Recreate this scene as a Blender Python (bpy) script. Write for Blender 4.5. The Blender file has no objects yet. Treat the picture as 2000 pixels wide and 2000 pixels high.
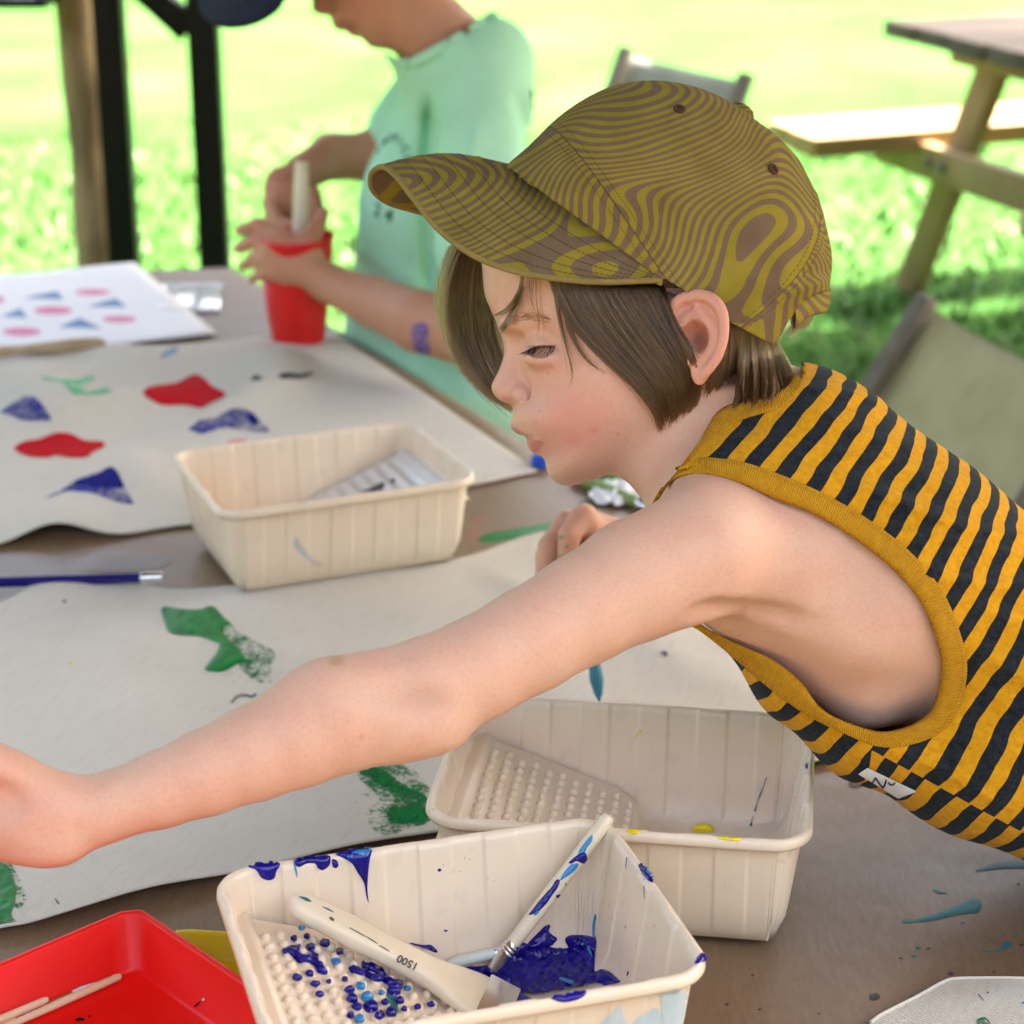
import bpy, bmesh, math, random
import numpy as np
from mathutils import Vector, Matrix
from mathutils.bvhtree import BVHTree
from mathutils.geometry import delaunay_2d_cdt

S = bpy.context.scene
COL = S.collection
random.seed(7)
rng = np.random.default_rng(7)

# ------------------------------------------------------------------ camera
F = 4167.0            # focal length in pixels of a 2000 px wide frame
PITCH = 0.3594
TZ = 0.72             # table height
CAMZ = TZ + 0.7558
cam_d = bpy.data.cameras.new('camera')
cam = bpy.data.objects.new('camera', cam_d)
COL.objects.link(cam)
cam.location = (0, 0, CAMZ)
cam.rotation_euler = (math.pi / 2 - PITCH, 0, 0)
cam_d.sensor_width = 36
cam_d.lens = F / 2000 * 36
cam_d.clip_start = 0.05
cam_d.clip_end = 600
cam_d.dof.use_dof = True
cam_d.dof.focus_distance = 1.335
cam_d.dof.aperture_fstop = 8.0
S.camera = cam
CM = Matrix.Translation((0, 0, CAMZ)) @ Matrix.Rotation(math.pi / 2 - PITCH, 4, 'X')
CMI = CM.inverted()
CMn = np.array(CM)

# ------------------------------------------------------------------ daylight
SUN_EL, SUN_AZ = 58, 60      # azimuth: degrees clockwise from +y (away from the viewer)
w = bpy.data.worlds.new('World')
S.world = w
w.use_nodes = True
nt = w.node_tree
sky = nt.nodes.new('ShaderNodeTexSky')
sky.sky_type = 'NISHITA'
sky.sun_disc = False
sky.sun_elevation = math.radians(SUN_EL)
sky.sun_rotation = math.radians(SUN_AZ)
sky.air_density = 0.5
sky.dust_density = 6.0
sky.ozone_density = 0.0
tint_ = nt.nodes.new('ShaderNodeVectorMath')      # hazy, slightly warm sky
tint_.operation = 'MULTIPLY'
tint_.inputs[1].default_value = (1.0, .96, .86)
nt.links.new(sky.outputs[0], tint_.inputs[0])
nt.links.new(tint_.outputs[0], nt.nodes['Background'].inputs['Color'])
nt.nodes['Background'].inputs['Strength'].default_value = 0.15
sd = bpy.data.lights.new('sun', 'SUN')
sd.energy = 2.3
sd.angle = math.radians(0.55)
sd.color = (1.0, 0.95, 0.86)
so = bpy.data.objects.new('sun', sd)
COL.objects.link(so)
_el, _az = math.radians(SUN_EL), math.radians(SUN_AZ)
_dir = Vector((math.sin(_az) * math.cos(_el), math.cos(_az) * math.cos(_el), math.sin(_el)))
so.rotation_euler = _dir.to_track_quat('Z', 'Y').to_euler()
so.location = (4, 6, 9)
vs = S.view_settings
vs.view_transform = 'Standard'
vs.look = 'None'
vs.gamma = 1
vs.exposure = 3.78
vs.use_curve_mapping = False
cy = S.cycles
cy.use_denoising = True
cy.max_bounces = 9
cy.diffuse_bounces = 5
cy.glossy_bounces = 4
cy.transmission_bounces = 6
cy.transparent_max_bounces = 10
cy.sample_clamp_indirect = 8


# ------------------------------------------------------------------ helpers
def at(px, py, d):
    """world point seen at photo pixel px,py at depth d"""
    return CM @ Vector(((px - 1000) / F * d, (1000 - py) / F * d, -d))


def cc(px, py, d):
    """the same point in the viewing frame"""
    return np.array([(px - 1000) / F * d, (1000 - py) / F * d, -d])


def tab(px, py, z=0.0):
    """point of the table top (z above it) under a photo pixel"""
    v = CM.to_3x3() @ Vector(((px - 1000) / F, (1000 - py) / F, -1))
    t = (TZ + z - CAMZ) / v.z
    return Vector((0, 0, CAMZ)) + v * t


def w2c(p):
    return np.array(CMI @ Vector(p))


def link(o, parent=None):
    COL.objects.link(o)
    if parent is not None:
        o.parent = parent
    return o


def thing(name, label, cat, loc=(0, 0, 0), group=None, rot=0.0):
    o = bpy.data.objects.new(name, None)
    o.empty_display_size = 0.05
    COL.objects.link(o)
    o.location = loc
    o.rotation_euler = (0, 0, rot)
    tag(o, label, cat, group)
    return o


def tag(o, label=None, cat=None, group=None, kind=None):
    if label: o['label'] = label
    if cat: o['category'] = cat
    if group: o['group'] = group
    if kind: o['kind'] = kind
    return o


def mesh_obj(name, v, f, m, parent=None, smooth=True, rel=True, frame=None, auto=None):
    """one mesh object; v in world coordinates (made relative to the parent) unless rel=False; frame: a matrix the vertices are given in"""
    me = bpy.data.meshes.new(name)
    v = np.asarray(v, dtype=np.float64).reshape(-1, 3)
    o = bpy.data.objects.new(name, me)
    if isinstance(f, np.ndarray):
        me.vertices.add(len(v))
        me.vertices.foreach_set('co', v.astype(np.float32).ravel())
        n, k = f.shape
        me.loops.add(n * k)
        me.loops.foreach_set('vertex_index', f.astype(np.int32).ravel())
        me.polygons.add(n)
        me.polygons.foreach_set('loop_start', np.arange(0, n * k, k, dtype=np.int32))
        me.update(calc_edges=True)
        me.validate()
    else:
        me.from_pydata([tuple(p) for p in v], [], [tuple(q) for q in f])
        me.update()
    if m is not None:
        me.materials.append(m)
    if smooth:
        me.polygons.foreach_set('use_smooth', [True] * len(me.polygons))
    link(o, parent)
    if frame is not None:
        o.matrix_basis = (root_matrix(parent).inverted() if parent else Matrix()) @ frame
    elif rel and parent is not None:
        o.matrix_basis = root_matrix(parent).inverted()
    if auto is not None:
        sharp_edges(me, auto)
    return o


def root_matrix(o):
    m = Matrix()
    chain = []
    while o is not None:
        chain.append(o)
        o = o.parent
    for c in reversed(chain):
        m = m @ c.matrix_basis
    return m


def sharp_edges(me, deg):
    bm = bmesh.new()
    bm.from_mesh(me)
    a = math.radians(deg)
    for e in bm.edges:
        if len(e.link_faces) == 2 and e.calc_face_angle(0) > a:
            e.smooth = False
    bm.to_mesh(me)
    bm.free()


class MB:
    """collects simple shapes into one mesh"""
    def __init__(s):
        s.v, s.f = [], []

    def add(s, v, f):
        b = len(s.v)
        s.v += [Vector(p) for p in v]
        s.f += [tuple(i + b for i in q) for q in f]
        return s

    def box(s, c, size, rot=None, bev=0.0):
        bm = bmesh.new()
        bmesh.ops.create_cube(bm, size=1)
        bmesh.ops.scale(bm, vec=size, verts=bm.verts)
        if bev:
            bmesh.ops.bevel(bm, geom=list(bm.edges), offset=bev, segments=2, affect='EDGES', profile=0.6)
        m = Matrix.Translation(c) @ (rot.to_4x4() if rot is not None else Matrix())
        bmesh.ops.transform(bm, matrix=m, verts=bm.verts)
        bm.verts.index_update()
        s.add([v.co.copy() for v in bm.verts], [[v.index for v in f.verts] for f in bm.faces])
        bm.free()
        return s

    def beam(s, a, b, w, h, up=(0, 0, 1), bev=0.0):
        """rectangular bar from a to b"""
        a, b = Vector(a), Vector(b)
        d = b - a
        x = d.normalized()
        u = Vector(up)
        y = u.cross(x)
        if y.length < 1e-4:
            y = Vector((1, 0, 0))
        y.normalize()
        z = x.cross(y)
        r = Matrix((x, y, z)).transposed()
        return s.box((a + b) / 2, (d.length, w, h), r, bev)

    def tube(s, pts, rad, n=12, cap=True, closed=False, flat=1.0, flatdir=None):
        pts = [Vector(p) for p in pts]
        if not hasattr(rad, '__len__'):
            rad = [rad] * len(pts)
        N = len(pts)
        rings = []
        ref = None
        for i, p in enumerate(pts):
            if closed:
                t = (pts[(i + 1) % N] - pts[i - 1]).normalized()
            else:
                t = (pts[min(i + 1, N - 1)] - pts[max(i - 1, 0)]).normalized()
            if ref is None:
                ref = Vector(flatdir) if flatdir is not None else (Vector((0, 0, 1)) if abs(t.z) < 0.9 else Vector((1, 0, 0)))
            y = (ref - t * ref.dot(t)).normalized()
            ref = y
            z = t.cross(y)
            rings.append([p + (y * math.cos(2 * math.pi * k / n) * flat + z * math.sin(2 * math.pi * k / n)) * rad[i] for k in range(n)])
        v = [q for r in rings for q in r]
        f = []
        for i in range(N if closed else N - 1):
            j = (i + 1) % N
            for k in range(n):
                f.append((i * n + k, j * n + k, j * n + (k + 1) % n, i * n + (k + 1) % n))
        if cap and not closed:
            f.append(tuple(range(n - 1, -1, -1)))
            f.append(tuple((N - 1) * n + k for k in range(n)))
        return s.add(v, f)

    def rev(s, prof, org, axis, n=24):
        """surface of revolution: prof = [(along, radius)]"""
        a = Vector(axis).normalized()
        y = a.orthogonal().normalized()
        z = a.cross(y)
        o = Vector(org)
        v = []
        for t, r in prof:
            for k in range(n):
                c = 2 * math.pi * k / n
                v.append(o + a * t + (y * math.cos(c) + z * math.sin(c)) * r)
        f = []
        for i in range(len(prof) - 1):
            for k in range(n):
                f.append((i * n + k, i * n + (k + 1) % n, (i + 1) * n + (k + 1) % n, (i + 1) * n + k))
        return s.add(v, f)

    def build(s, name, m, parent=None, smooth=True, auto=40):
        o = mesh_obj(name, [tuple(p) for p in s.v], s.f, m, parent, smooth)
        if smooth and auto:
            sharp_edges(o.data, auto)
        return o


# ------------------------------------------------------------------ materials
def node(nt, t, **kw):
    n = nt.nodes.new(t)
    for k, v in kw.items():
        setattr(n, k, v)
    return n


class M:
    """small wrapper for building a Principled material"""
    def __init__(s, name, color=(.5, .5, .5), rough=.5, spec=.5, **kw):
        s.m = bpy.data.materials.new(name)
        s.m.use_nodes = True
        s.nt = s.m.node_tree
        s.b = s.nt.nodes['Principled BSDF']
        s.b.inputs['Base Color'].default_value = (*color, 1)
        s.b.inputs['Roughness'].default_value = rough
        s.b.inputs['Specular IOR Level'].default_value = spec
        for k, v in kw.items():
            s.b.inputs[k].default_value = v
        s.tc = None

    def co(s, out='Object'):
        if s.tc is None:
            s.tc = node(s.nt, 'ShaderNodeTexCoord')
        return s.tc.outputs[out]

    def lk(s, a, b):
        s.nt.links.new(a, b)
        return s

    def noise(s, scale, detail=3, rough=.55, vec=None, dist=0.0, stretch=None):
        n = node(s.nt, 'ShaderNodeTexNoise')
        n.inputs['Scale'].default_value = scale
        n.inputs['Detail'].default_value = detail
        n.inputs['Roughness'].default_value = rough
        n.inputs['Distortion'].default_value = dist
        v = vec if vec is not None else s.co()
        if stretch:
            mp = node(s.nt, 'ShaderNodeMapping')
            mp.inputs['Scale'].default_value = stretch
            s.lk(v, mp.inputs[0])
            v = mp.outputs[0]
        s.lk(v, n.inputs['Vector'])
        return n.outputs['Fac']

    def ramp(s, fac, stops, interp='LINEAR'):
        r = node(s.nt, 'ShaderNodeValToRGB')
        r.color_ramp.interpolation = interp
        e = r.color_ramp.elements
        while len(e) < len(stops):
            e.new(0.5)
        for i, (p, c) in enumerate(stops):
            e[i].position = p
            e[i].color = (*c, 1) if len(c) == 3 else c
        s.lk(fac, r.inputs[0])
        return r.outputs[0]

    def math(s, op, a, b=None, c=None, clamp=False):
        n = node(s.nt, 'ShaderNodeMath', operation=op, use_clamp=clamp)
        for i, x in enumerate((a, b, c)):
            if x is None: continue
            if isinstance(x, (int, float)):
                n.inputs[i].default_value = x
            else:
                s.lk(x, n.inputs[i])
        return n.outputs[0]

    def mix(s, fac, a, b, mode='MIX'):
        n = node(s.nt, 'ShaderNodeMix', data_type='RGBA', blend_type=mode)
        for sock, x in ((n.inputs['Factor'], fac), (n.inputs[6], a), (n.inputs[7], b)):
            if isinstance(x, (int, float)):
                sock.default_value = x
            elif isinstance(x, tuple):
                sock.default_value = (*x, 1)
            else:
                s.lk(x, sock)
        return n.outputs[2]

    def color(s, x):
        return s.lk(x, s.b.inputs['Base Color'])

    def rough(s, x):
        return s.lk(x, s.b.inputs['Roughness'])

    def bump(s, h, strength=.3, dist=.001, prev=None):
        n = node(s.nt, 'ShaderNodeBump')
        n.inputs['Strength'].default_value = strength
        n.inputs['Distance'].default_value = dist
        s.lk(h, n.inputs['Height'])
        if prev is not None:
            s.lk(prev, n.inputs['Normal'])
        s.lk(n.outputs[0], s.b.inputs['Normal'])
        return n.outputs[0]

    def sep(s, v):
        n = node(s.nt, 'ShaderNodeSeparateXYZ')
        s.lk(v, n.inputs[0])
        return n.outputs

    def attr(s, name, typ='GEOMETRY'):
        n = node(s.nt, 'ShaderNodeAttribute', attribute_name=name, attribute_type=typ)
        return n


def varied(name, c1, c2, scale, rough=.6, spec=.4, bump=0.0, bscale=None, bdist=.001, detail=5, stretch=None, **kw):
    m = M(name, c1, rough, spec, **kw)
    f = m.noise(scale, detail, stretch=stretch)
    m.color(m.ramp(f, [(.3, c1), (.7, c2)]))
    if bump:
        m.bump(m.noise(bscale or scale * 3, 5, stretch=stretch), bump, bdist)
    return m.m


# ------------------------------------------------------------------ signed-distance sculpting
def axis(*segs):
    """grid lines from (lo, hi, step) pieces"""
    out = []
    for lo, hi, st in segs:
        n = max(1, int(round((hi - lo) / st)))
        out.append(np.linspace(lo, hi, n + 1)[:-1])
    out.append([segs[-1][1]])
    return np.concatenate(out).astype(np.float32)


class Field:
    def __init__(s, xs, ys, zs, far=.06):
        s.ax = (xs, ys, zs)
        s.v = np.full((len(xs), len(ys), len(zs)), far, np.float32)
        s.far = far
        s.sym = None

    def sub(s, lo, hi):
        sl = tuple(slice(max(0, np.searchsorted(a, l) - 1), min(len(a), np.searchsorted(a, h) + 1)) for a, l, h in zip(s.ax, lo, hi))
        g = (s.ax[0][sl[0]][:, None, None], s.ax[1][sl[1]][None, :, None], s.ax[2][sl[2]][None, None, :])
        return sl, g

    def put(s, fn, lo, hi, k=0.0, op='add'):
        lo, hi = np.array(lo, float), np.array(hi, float)
        if s.sym is not None:          # build the same on both sides of a mid plane
            f0, zc = fn, s.sym
            fn = lambda X, Y, Z: f0(X, Y, zc + np.abs(Z - zc))
            lo[2] = min(lo[2], 2 * zc - hi[2]); hi[2] = max(hi[2], 2 * zc - lo[2])
        sl, g = s.sub(lo, hi)
        if any(q.stop <= q.start for q in sl):
            return s
        d = fn(*g).astype(np.float32)
        a = s.v[sl]
        if op == 'cut':
            d = -d
            if k > 0:
                h = np.maximum(k - np.abs(a - d), 0) / k
                s.v[sl] = np.maximum(a, d) + h * h * k * .25
            else:
                s.v[sl] = np.maximum(a, d)
        else:
            if k > 0:
                h = np.maximum(k - np.abs(a - d), 0) / k
                s.v[sl] = np.minimum(a, d) - h * h * k * .25
            else:
                s.v[sl] = np.minimum(a, d)
        return s

    def cone(s, a, b, r1, r2, k=.01, op='add', zs=1.0, pad=.05):
        """tapered capsule; zs stretches its section along z"""
        a, b = np.asarray(a, float), np.asarray(b, float)
        A = a.copy(); B = b.copy()
        A[2] /= zs; B[2] /= zs
        ba = B - A
        l2 = max(float(ba @ ba), 1e-12)

        def fn(X, Y, Z):
            x, y, z = X - A[0], Y - A[1], Z / zs - A[2]
            t = np.clip((x * ba[0] + y * ba[1] + z * ba[2]) / l2, 0, 1)
            return np.sqrt((x - ba[0] * t) ** 2 + (y - ba[1] * t) ** 2 + (z - ba[2] * t) ** 2) - (r1 + (r2 - r1) * t)
        r = max(r1, r2) + pad + k
        rr = np.array([r, r, r * max(zs, 1)])
        return s.put(fn, np.minimum(a, b) - rr, np.maximum(a, b) + rr, k, op)

    def ell(s, c, r, k=.01, op='add', rot=None, pad=.04):
        c = np.asarray(c, float)
        r = np.asarray(r, float) * np.ones(3)
        R = np.eye(3) if rot is None else np.array(rot)

        def fn(X, Y, Z):
            x, y, z = X - c[0], Y - c[1], Z - c[2]
            p = [R[0, i] * x + R[1, i] * y + R[2, i] * z for i in range(3)]
            k0 = np.sqrt(sum((q / e) ** 2 for q, e in zip(p, r))) + 1e-6
            k1 = np.sqrt(sum((q / e ** 2) ** 2 for q, e in zip(p, r))) + 1e-6
            return k0 * (k0 - 1) / k1
        q = r.max() + pad + k
        return s.put(fn, c - q, c + q, k, op)

    def chain(s, pts, rad, k=.01, zs=1.0, op='add'):
        for i in range(len(pts) - 1):
            s.cone(pts[i], pts[i + 1], rad[i], rad[i + 1], k, op, zs)
        return s

    def near(s):
        """height map: the z nearest the viewer where the field is inside, per (x, y); nan where none"""
        zs = s.ax[2]
        ins = s.v < 0
        anyi = ins.any(2)
        last = ins.shape[2] - 1 - np.argmax(ins[:, :, ::-1], axis=2)
        nxt = np.minimum(last + 1, len(zs) - 1)
        I, J = np.indices(last.shape)
        f0, f1 = s.v[I, J, last], s.v[I, J, nxt]
        t = np.where(f1 > f0, -f0 / np.maximum(f1 - f0, 1e-9), 0)
        z = zs[last] + (zs[nxt] - zs[last]) * np.clip(t, 0, 1)
        return np.where(anyi, z, np.nan)

    def mesh(s):
        v, (xs, ys, zs) = s.v, s.ax
        ins = v < 0
        nx, ny, nz = v.shape
        cnt = np.zeros((nx - 1, ny - 1, nz - 1), np.uint8)
        for i in (0, 1):
            for j in (0, 1):
                for k in (0, 1):
                    cnt += ins[i:nx - 1 + i, j:ny - 1 + j, k:nz - 1 + k]
        act = np.argwhere((cnt > 0) & (cnt < 8))
        del cnt
        idx = np.full((nx - 1, ny - 1, nz - 1), -1, np.int32)
        idx[act[:, 0], act[:, 1], act[:, 2]] = np.arange(len(act))
        I, J, K = act.T
        acc = np.zeros((len(act), 3))
        n = np.zeros(len(act))
        cr = [(i, j, k) for i in (0, 1) for j in (0, 1) for k in (0, 1)]
        for a in cr:
            for ax in range(3):
                if a[ax] == 1: continue
                b = list(a); b[ax] = 1
                ia, ja, ka = I + a[0], J + a[1], K + a[2]
                ib, jb, kb = I + b[0], J + b[1], K + b[2]
                fa, fb = v[ia, ja, ka], v[ib, jb, kb]
                m = (fa < 0) != (fb < 0)
                t = np.where(m, fa / np.where(fa == fb, 1, fa - fb), 0)
                pa = np.stack([xs[ia], ys[ja], zs[ka]], 1)
                pb = np.stack([xs[ib], ys[jb], zs[kb]], 1)
                acc += np.where(m[:, None], pa + (pb - pa) * t[:, None], 0)
                n += m
        V = acc / n[:, None]
        faces = []
        for ax in range(3):
            sa = [slice(None)] * 3; sb = [slice(None)] * 3
            sa[ax] = slice(0, -1); sb[ax] = slice(1, None)
            A, B = ins[tuple(sa)], ins[tuple(sb)]
            o1, o2 = [(1, 2), (2, 0), (0, 1)][ax]
            for sgn in (0, 1):
                e = np.argwhere((A & ~B) if sgn == 0 else (~A & B))
                ok = (e[:, o1] > 0) & (e[:, o2] > 0) & (e[:, o1] < v.shape[o1] - 1) & (e[:, o2] < v.shape[o2] - 1)
                e = e[ok]
                q = []
                for d1, d2 in ((-1, -1), (0, -1), (0, 0), (-1, 0)):
                    c = e.copy()
                    c[:, o1] += d1; c[:, o2] += d2
                    q.append(idx[c[:, 0], c[:, 1], c[:, 2]])
                q = np.stack(q, 1)
                if sgn == 1:
                    q = q[:, ::-1]
                faces.append(q)
        Fc = np.concatenate(faces)
        Fc = Fc[(Fc >= 0).all(1)]
        return V, Fc


def lap_smooth(V, Fc, it=2, lam=.5, mask=None):
    e = np.concatenate([Fc[:, [i, (i + 1) % Fc.shape[1]]] for i in range(Fc.shape[1])])
    e = np.concatenate([e, e[:, ::-1]])
    deg = np.bincount(e[:, 0], minlength=len(V)).astype(float)
    for _ in range(it):
        acc = np.stack([np.bincount(e[:, 0], V[e[:, 1], c], len(V)) for c in range(3)], 1)
        avg = acc / np.maximum(deg, 1)[:, None]
        l = lam if mask is None else lam * mask[:, None]
        V = V + (avg - V) * l
    return V


def poly_sd(px, py, poly):
    """signed distance (negative outside, positive inside) to a polygon"""
    poly = np.asarray(poly, float)
    px = np.asarray(px, float); py = np.asarray(py, float)
    d = np.full(np.broadcast(px, py).shape, 1e9)
    ins = np.zeros(d.shape, bool)
    for a, b in zip(poly, np.roll(poly, -1, 0)):
        e = b - a
        wx, wy = px - a[0], py - a[1]
        t = np.clip((wx * e[0] + wy * e[1]) / max(e @ e, 1e-12), 0, 1)
        d = np.minimum(d, (wx - e[0] * t) ** 2 + (wy - e[1] * t) ** 2)
        c = (a[1] > py) != (b[1] > py)
        with np.errstate(divide='ignore', invalid='ignore'):
            xi = a[0] + (py - a[1]) / (b[1] - a[1] if b[1] != a[1] else 1e-12) * e[0]
        ins ^= c & (px < xi)
    d = np.sqrt(d)
    return np.where(ins, d, -d)


def spline(pts, n, closed=False):
    """Catmull-Rom through points, n samples"""
    P = np.asarray(pts, float)
    N = len(P)
    if closed:
        E = np.concatenate([P[-1:], P, P[:2]])
        T = np.linspace(0, N, n, endpoint=False)
    else:
        E = np.concatenate([2 * P[:1] - P[1:2], P, 2 * P[-1:] - P[-2:-1]])
        T = np.linspace(0, N - 1, n)
    i = np.minimum(T.astype(int), (N - 1 if closed else N - 2))
    t = (T - i)[:, None]
    p0, p1, p2, p3 = E[i], E[i + 1], E[i + 2], E[i + 3]
    return .5 * (2 * p1 + (p2 - p0) * t + (2 * p0 - 5 * p1 + 4 * p2 - p3) * t ** 2 + (3 * p1 - p0 - 3 * p2 + p3) * t ** 3)


def resample(P, n):
    """n points evenly spaced along a polyline"""
    P = np.asarray(P, float)
    s = np.concatenate([[0], np.cumsum(np.linalg.norm(np.diff(P, axis=0), axis=1))])
    t = np.linspace(0, s[-1], n)
    return np.stack([np.interp(t, s, P[:, c]) for c in range(P.shape[1])], 1)


def sstep(a, b, x):
    t = np.clip((x - a) / (b - a), 0, 1)
    return t * t * (3 - 2 * t)


def bvh_of(*objs):
    v, f = [], []
    for o in objs:
        m = root_matrix(o)
        b = len(v)
        v += [m @ p.co for p in o.data.vertices]
        f += [[i + b for i in p.vertices] for p in o.data.polygons]
    return BVHTree.FromPolygons(v, f)


def patch(name, outline, bvh, m, parent, thick=.0006, base=.0004, step=6, edge=8, smooth_n=0, rough_edge=0.0, jitter=None):
    """a skin of paint, paper or print lying on the surface seen inside an outline of photo pixels; it has its own thickness and follows that surface"""
    P = np.asarray(outline, float)
    if rough_edge:
        P = resample(np.concatenate([P, P[:1]]), max(24, int(np.linalg.norm(np.diff(P, axis=0), axis=1).sum() / step)))[:-1]
        P = P + rng.normal(0, rough_edge, P.shape)
    lo, hi = P.min(0), P.max(0)
    gx, gy = np.meshgrid(np.arange(lo[0] + step / 2, hi[0], step), np.arange(lo[1] + step / 2, hi[1], step))
    sd_ = poly_sd(gx, gy, P)
    k = sd_ > step * .45
    pts = [Vector(p) for p in P] + [Vector(p) for p in np.stack([gx[k], gy[k]], 1)]
    vs_, _, fs, _, _, _ = delaunay_2d_cdt(pts, [], [list(range(len(P)))], 1, 1e-4)
    vv = np.array([tuple(q) for q in vs_])
    s = np.maximum(poly_sd(vv[:, 0], vv[:, 1], P), 0)
    dome = np.sqrt(np.clip(1 - (1 - np.clip(s / edge, 0, 1)) ** 2, 0, 1))
    if jitter:
        dome = dome * (1 + jitter * np.sin(vv[:, 0] * .21 + 1.3 * np.sin(vv[:, 1] * .17)) * np.sin(vv[:, 1] * .23))
    o3 = Vector((0, 0, CAMZ))
    out, okv = [], []
    for (x, y), h in zip(vv, dome):
        d = (CM.to_3x3() @ Vector(((x - 1000) / F, (1000 - y) / F, -1))).normalized()
        hit = bvh.ray_cast(o3, d)
        if hit[0] is None:
            okv.append(False); out.append(Vector((0, 0, 0))); continue
        n = hit[1] if hit[1].dot(d) < 0 else -hit[1]
        out.append(hit[0] + n * (base + thick * h)); okv.append(True)
    ff = [f for f in fs if all(okv[i] for i in f)]
    # drop triangles that bridge a jump in depth
    keep = []
    for f in ff:
        p = [out[i] for i in f]
        if max((p[0] - p[1]).length, (p[1] - p[2]).length, (p[2] - p[0]).length) < 40 * step / F * 3.0:
            keep.append(f)
    fixed = []
    for f in keep:
        a, b, c = (out[i] for i in f[:3])
        if (b - a).cross(c - a).dot(o3 - a) < 0:
            f = f[::-1]
        fixed.append(f)
    # one piece only: drop crumbs cut off by a step in the surface
    par = list(range(len(out)))

    def root(i):
        while par[i] != i:
            par[i] = par[par[i]]
            i = par[i]
        return i
    for f in fixed:
        for i in f[1:]:
            par[root(i)] = root(f[0])
    cnt = {}
    for f in fixed:
        cnt[root(f[0])] = cnt.get(root(f[0]), 0) + 1
    if cnt:
        top_ = max(cnt, key=cnt.get)
        fixed = [f for f in fixed if root(f[0]) == top_]
    used = sorted({i for f in fixed for i in f})
    remap = {i: j for j, i in enumerate(used)}
    return mesh_obj(name, [tuple(out[i]) for i in used], [[remap[i] for i in f] for f in fixed], m, parent)


def hair_obj(name, strands, m, parent, r0=.00012, r1=.00004):
    """strands: array (N, K, 3) of world points"""
    A = np.asarray(strands, np.float32)
    N, K, _ = A.shape
    c = bpy.data.hair_curves.new(name)
    c.add_curves([K] * N)
    c.attributes['position'].data.foreach_set('vector', A.reshape(-1)) if 'position' in c.attributes else c.position_data.foreach_set('vector', A.reshape(-1))
    ra = c.attributes.get('radius') or c.attributes.new('radius', 'FLOAT', 'POINT')
    prof = np.tile(np.interp(np.linspace(0, 1, K), [0, .6, 1], [r0, r0 * .85, r1]), N).astype(np.float32)
    ra.data.foreach_set('value', prof)
    c.materials.append(m)
    o = bpy.data.objects.new(name, c)
    link(o, parent)
    if parent is not None:
        o.matrix_basis = root_matrix(parent).inverted()
    return o

# ------------------------------------------------------------------ shared materials
def wood(name, c1, c2, scale=9, rough=.7, stretch=(1, 1, 12)):
    m = M(name, c1, rough, .3)
    f = m.noise(scale, 6, .6, stretch=stretch, dist=.6)
    m.color(m.ramp(f, [(.3, c1), (.68, c2)]))
    m.bump(m.noise(scale * 3, 5, stretch=stretch), .35, .002)
    return m.m


black_steel = varied('black_steel', (.002, .003, .002), (.005, .007, .005), 30, .5, .25)
log_wood = wood('log_wood', (.10, .062, .03), (.42, .29, .15), 14, .8, (1, 1, .18))
plank_wood = wood('plank_wood', (.30, .19, .085), (.44, .30, .15), 6, .65, (.25, 1, 1))
post_wood = wood('post_wood', (.23, .155, .065), (.36, .25, .12), 6, .65, (1, 1, .3))
grey_plank = wood('grey_plank', (.085, .066, .052), (.16, .135, .115), 7, .75, (.25, 1, 1))
roof_wood = wood('roof_wood', (.16, .105, .06), (.25, .17, .10), 5, .8, (1, .15, 1))
chair_wood = wood('chair_wood', (.10, .085, .065), (.20, .17, .13), 20, .7, (1, 1, .2))
grey_canvas = varied('grey_canvas', (.27, .275, .25), (.35, .355, .33), 14, .9, .1, .4, 420, .0006)
olive_canvas = varied('olive_canvas', (.40, .365, .22), (.50, .46, .30), 14, .9, .15, .4, 420, .0006)
bolt_metal = varied('bolt_metal', (.08, .09, .09), (.16, .17, .17), 60, .4, .5)

# lawn: short grass, worn to earth under and around the shelter
lm = M('lawn', (.1, .2, .03), .95, .03)
pos = lm.co('Object')
sx = lm.sep(pos)
g1 = lm.ramp(lm.noise(.9, 5), [(.3, (.026, .085, .016)), (.5, (.042, .115, .027)), (.72, (.072, .150, .048))])
g2 = lm.mix(lm.ramp(lm.noise(7, 3), [(.35, (0, 0, 0)), (.65, (1, 1, 1))]), g1, (.052, .128, .028))
g2 = lm.mix(.5, g1, g2)
dn = lm.noise(1.1, 4)
dist = lm.math('ADD', lm.math('MULTIPLY', sx[1], -.55), lm.math('MULTIPLY', dn, 1.6))
dirt = lm.ramp(lm.math('ADD', dist, 1.45), [(.0, (0, 0, 0)), (.45, (1, 1, 1))])
earth = lm.ramp(lm.noise(22, 6), [(.3, (.075, .055, .032)), (.7, (.15, .115, .07))])
lm.color(lm.mix(dirt, g2, earth))
lm.bump(lm.noise(40, 5), .4, .02)
lawn_mat = lm.m

N = 64
ring = [(260 * math.cos(2 * math.pi * k / N), 120 + 260 * math.sin(2 * math.pi * k / N), 0) for k in range(N)]
tag(mesh_obj('lawn', ring, [tuple(range(N))], lawn_mat, smooth=False), kind='structure')

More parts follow.
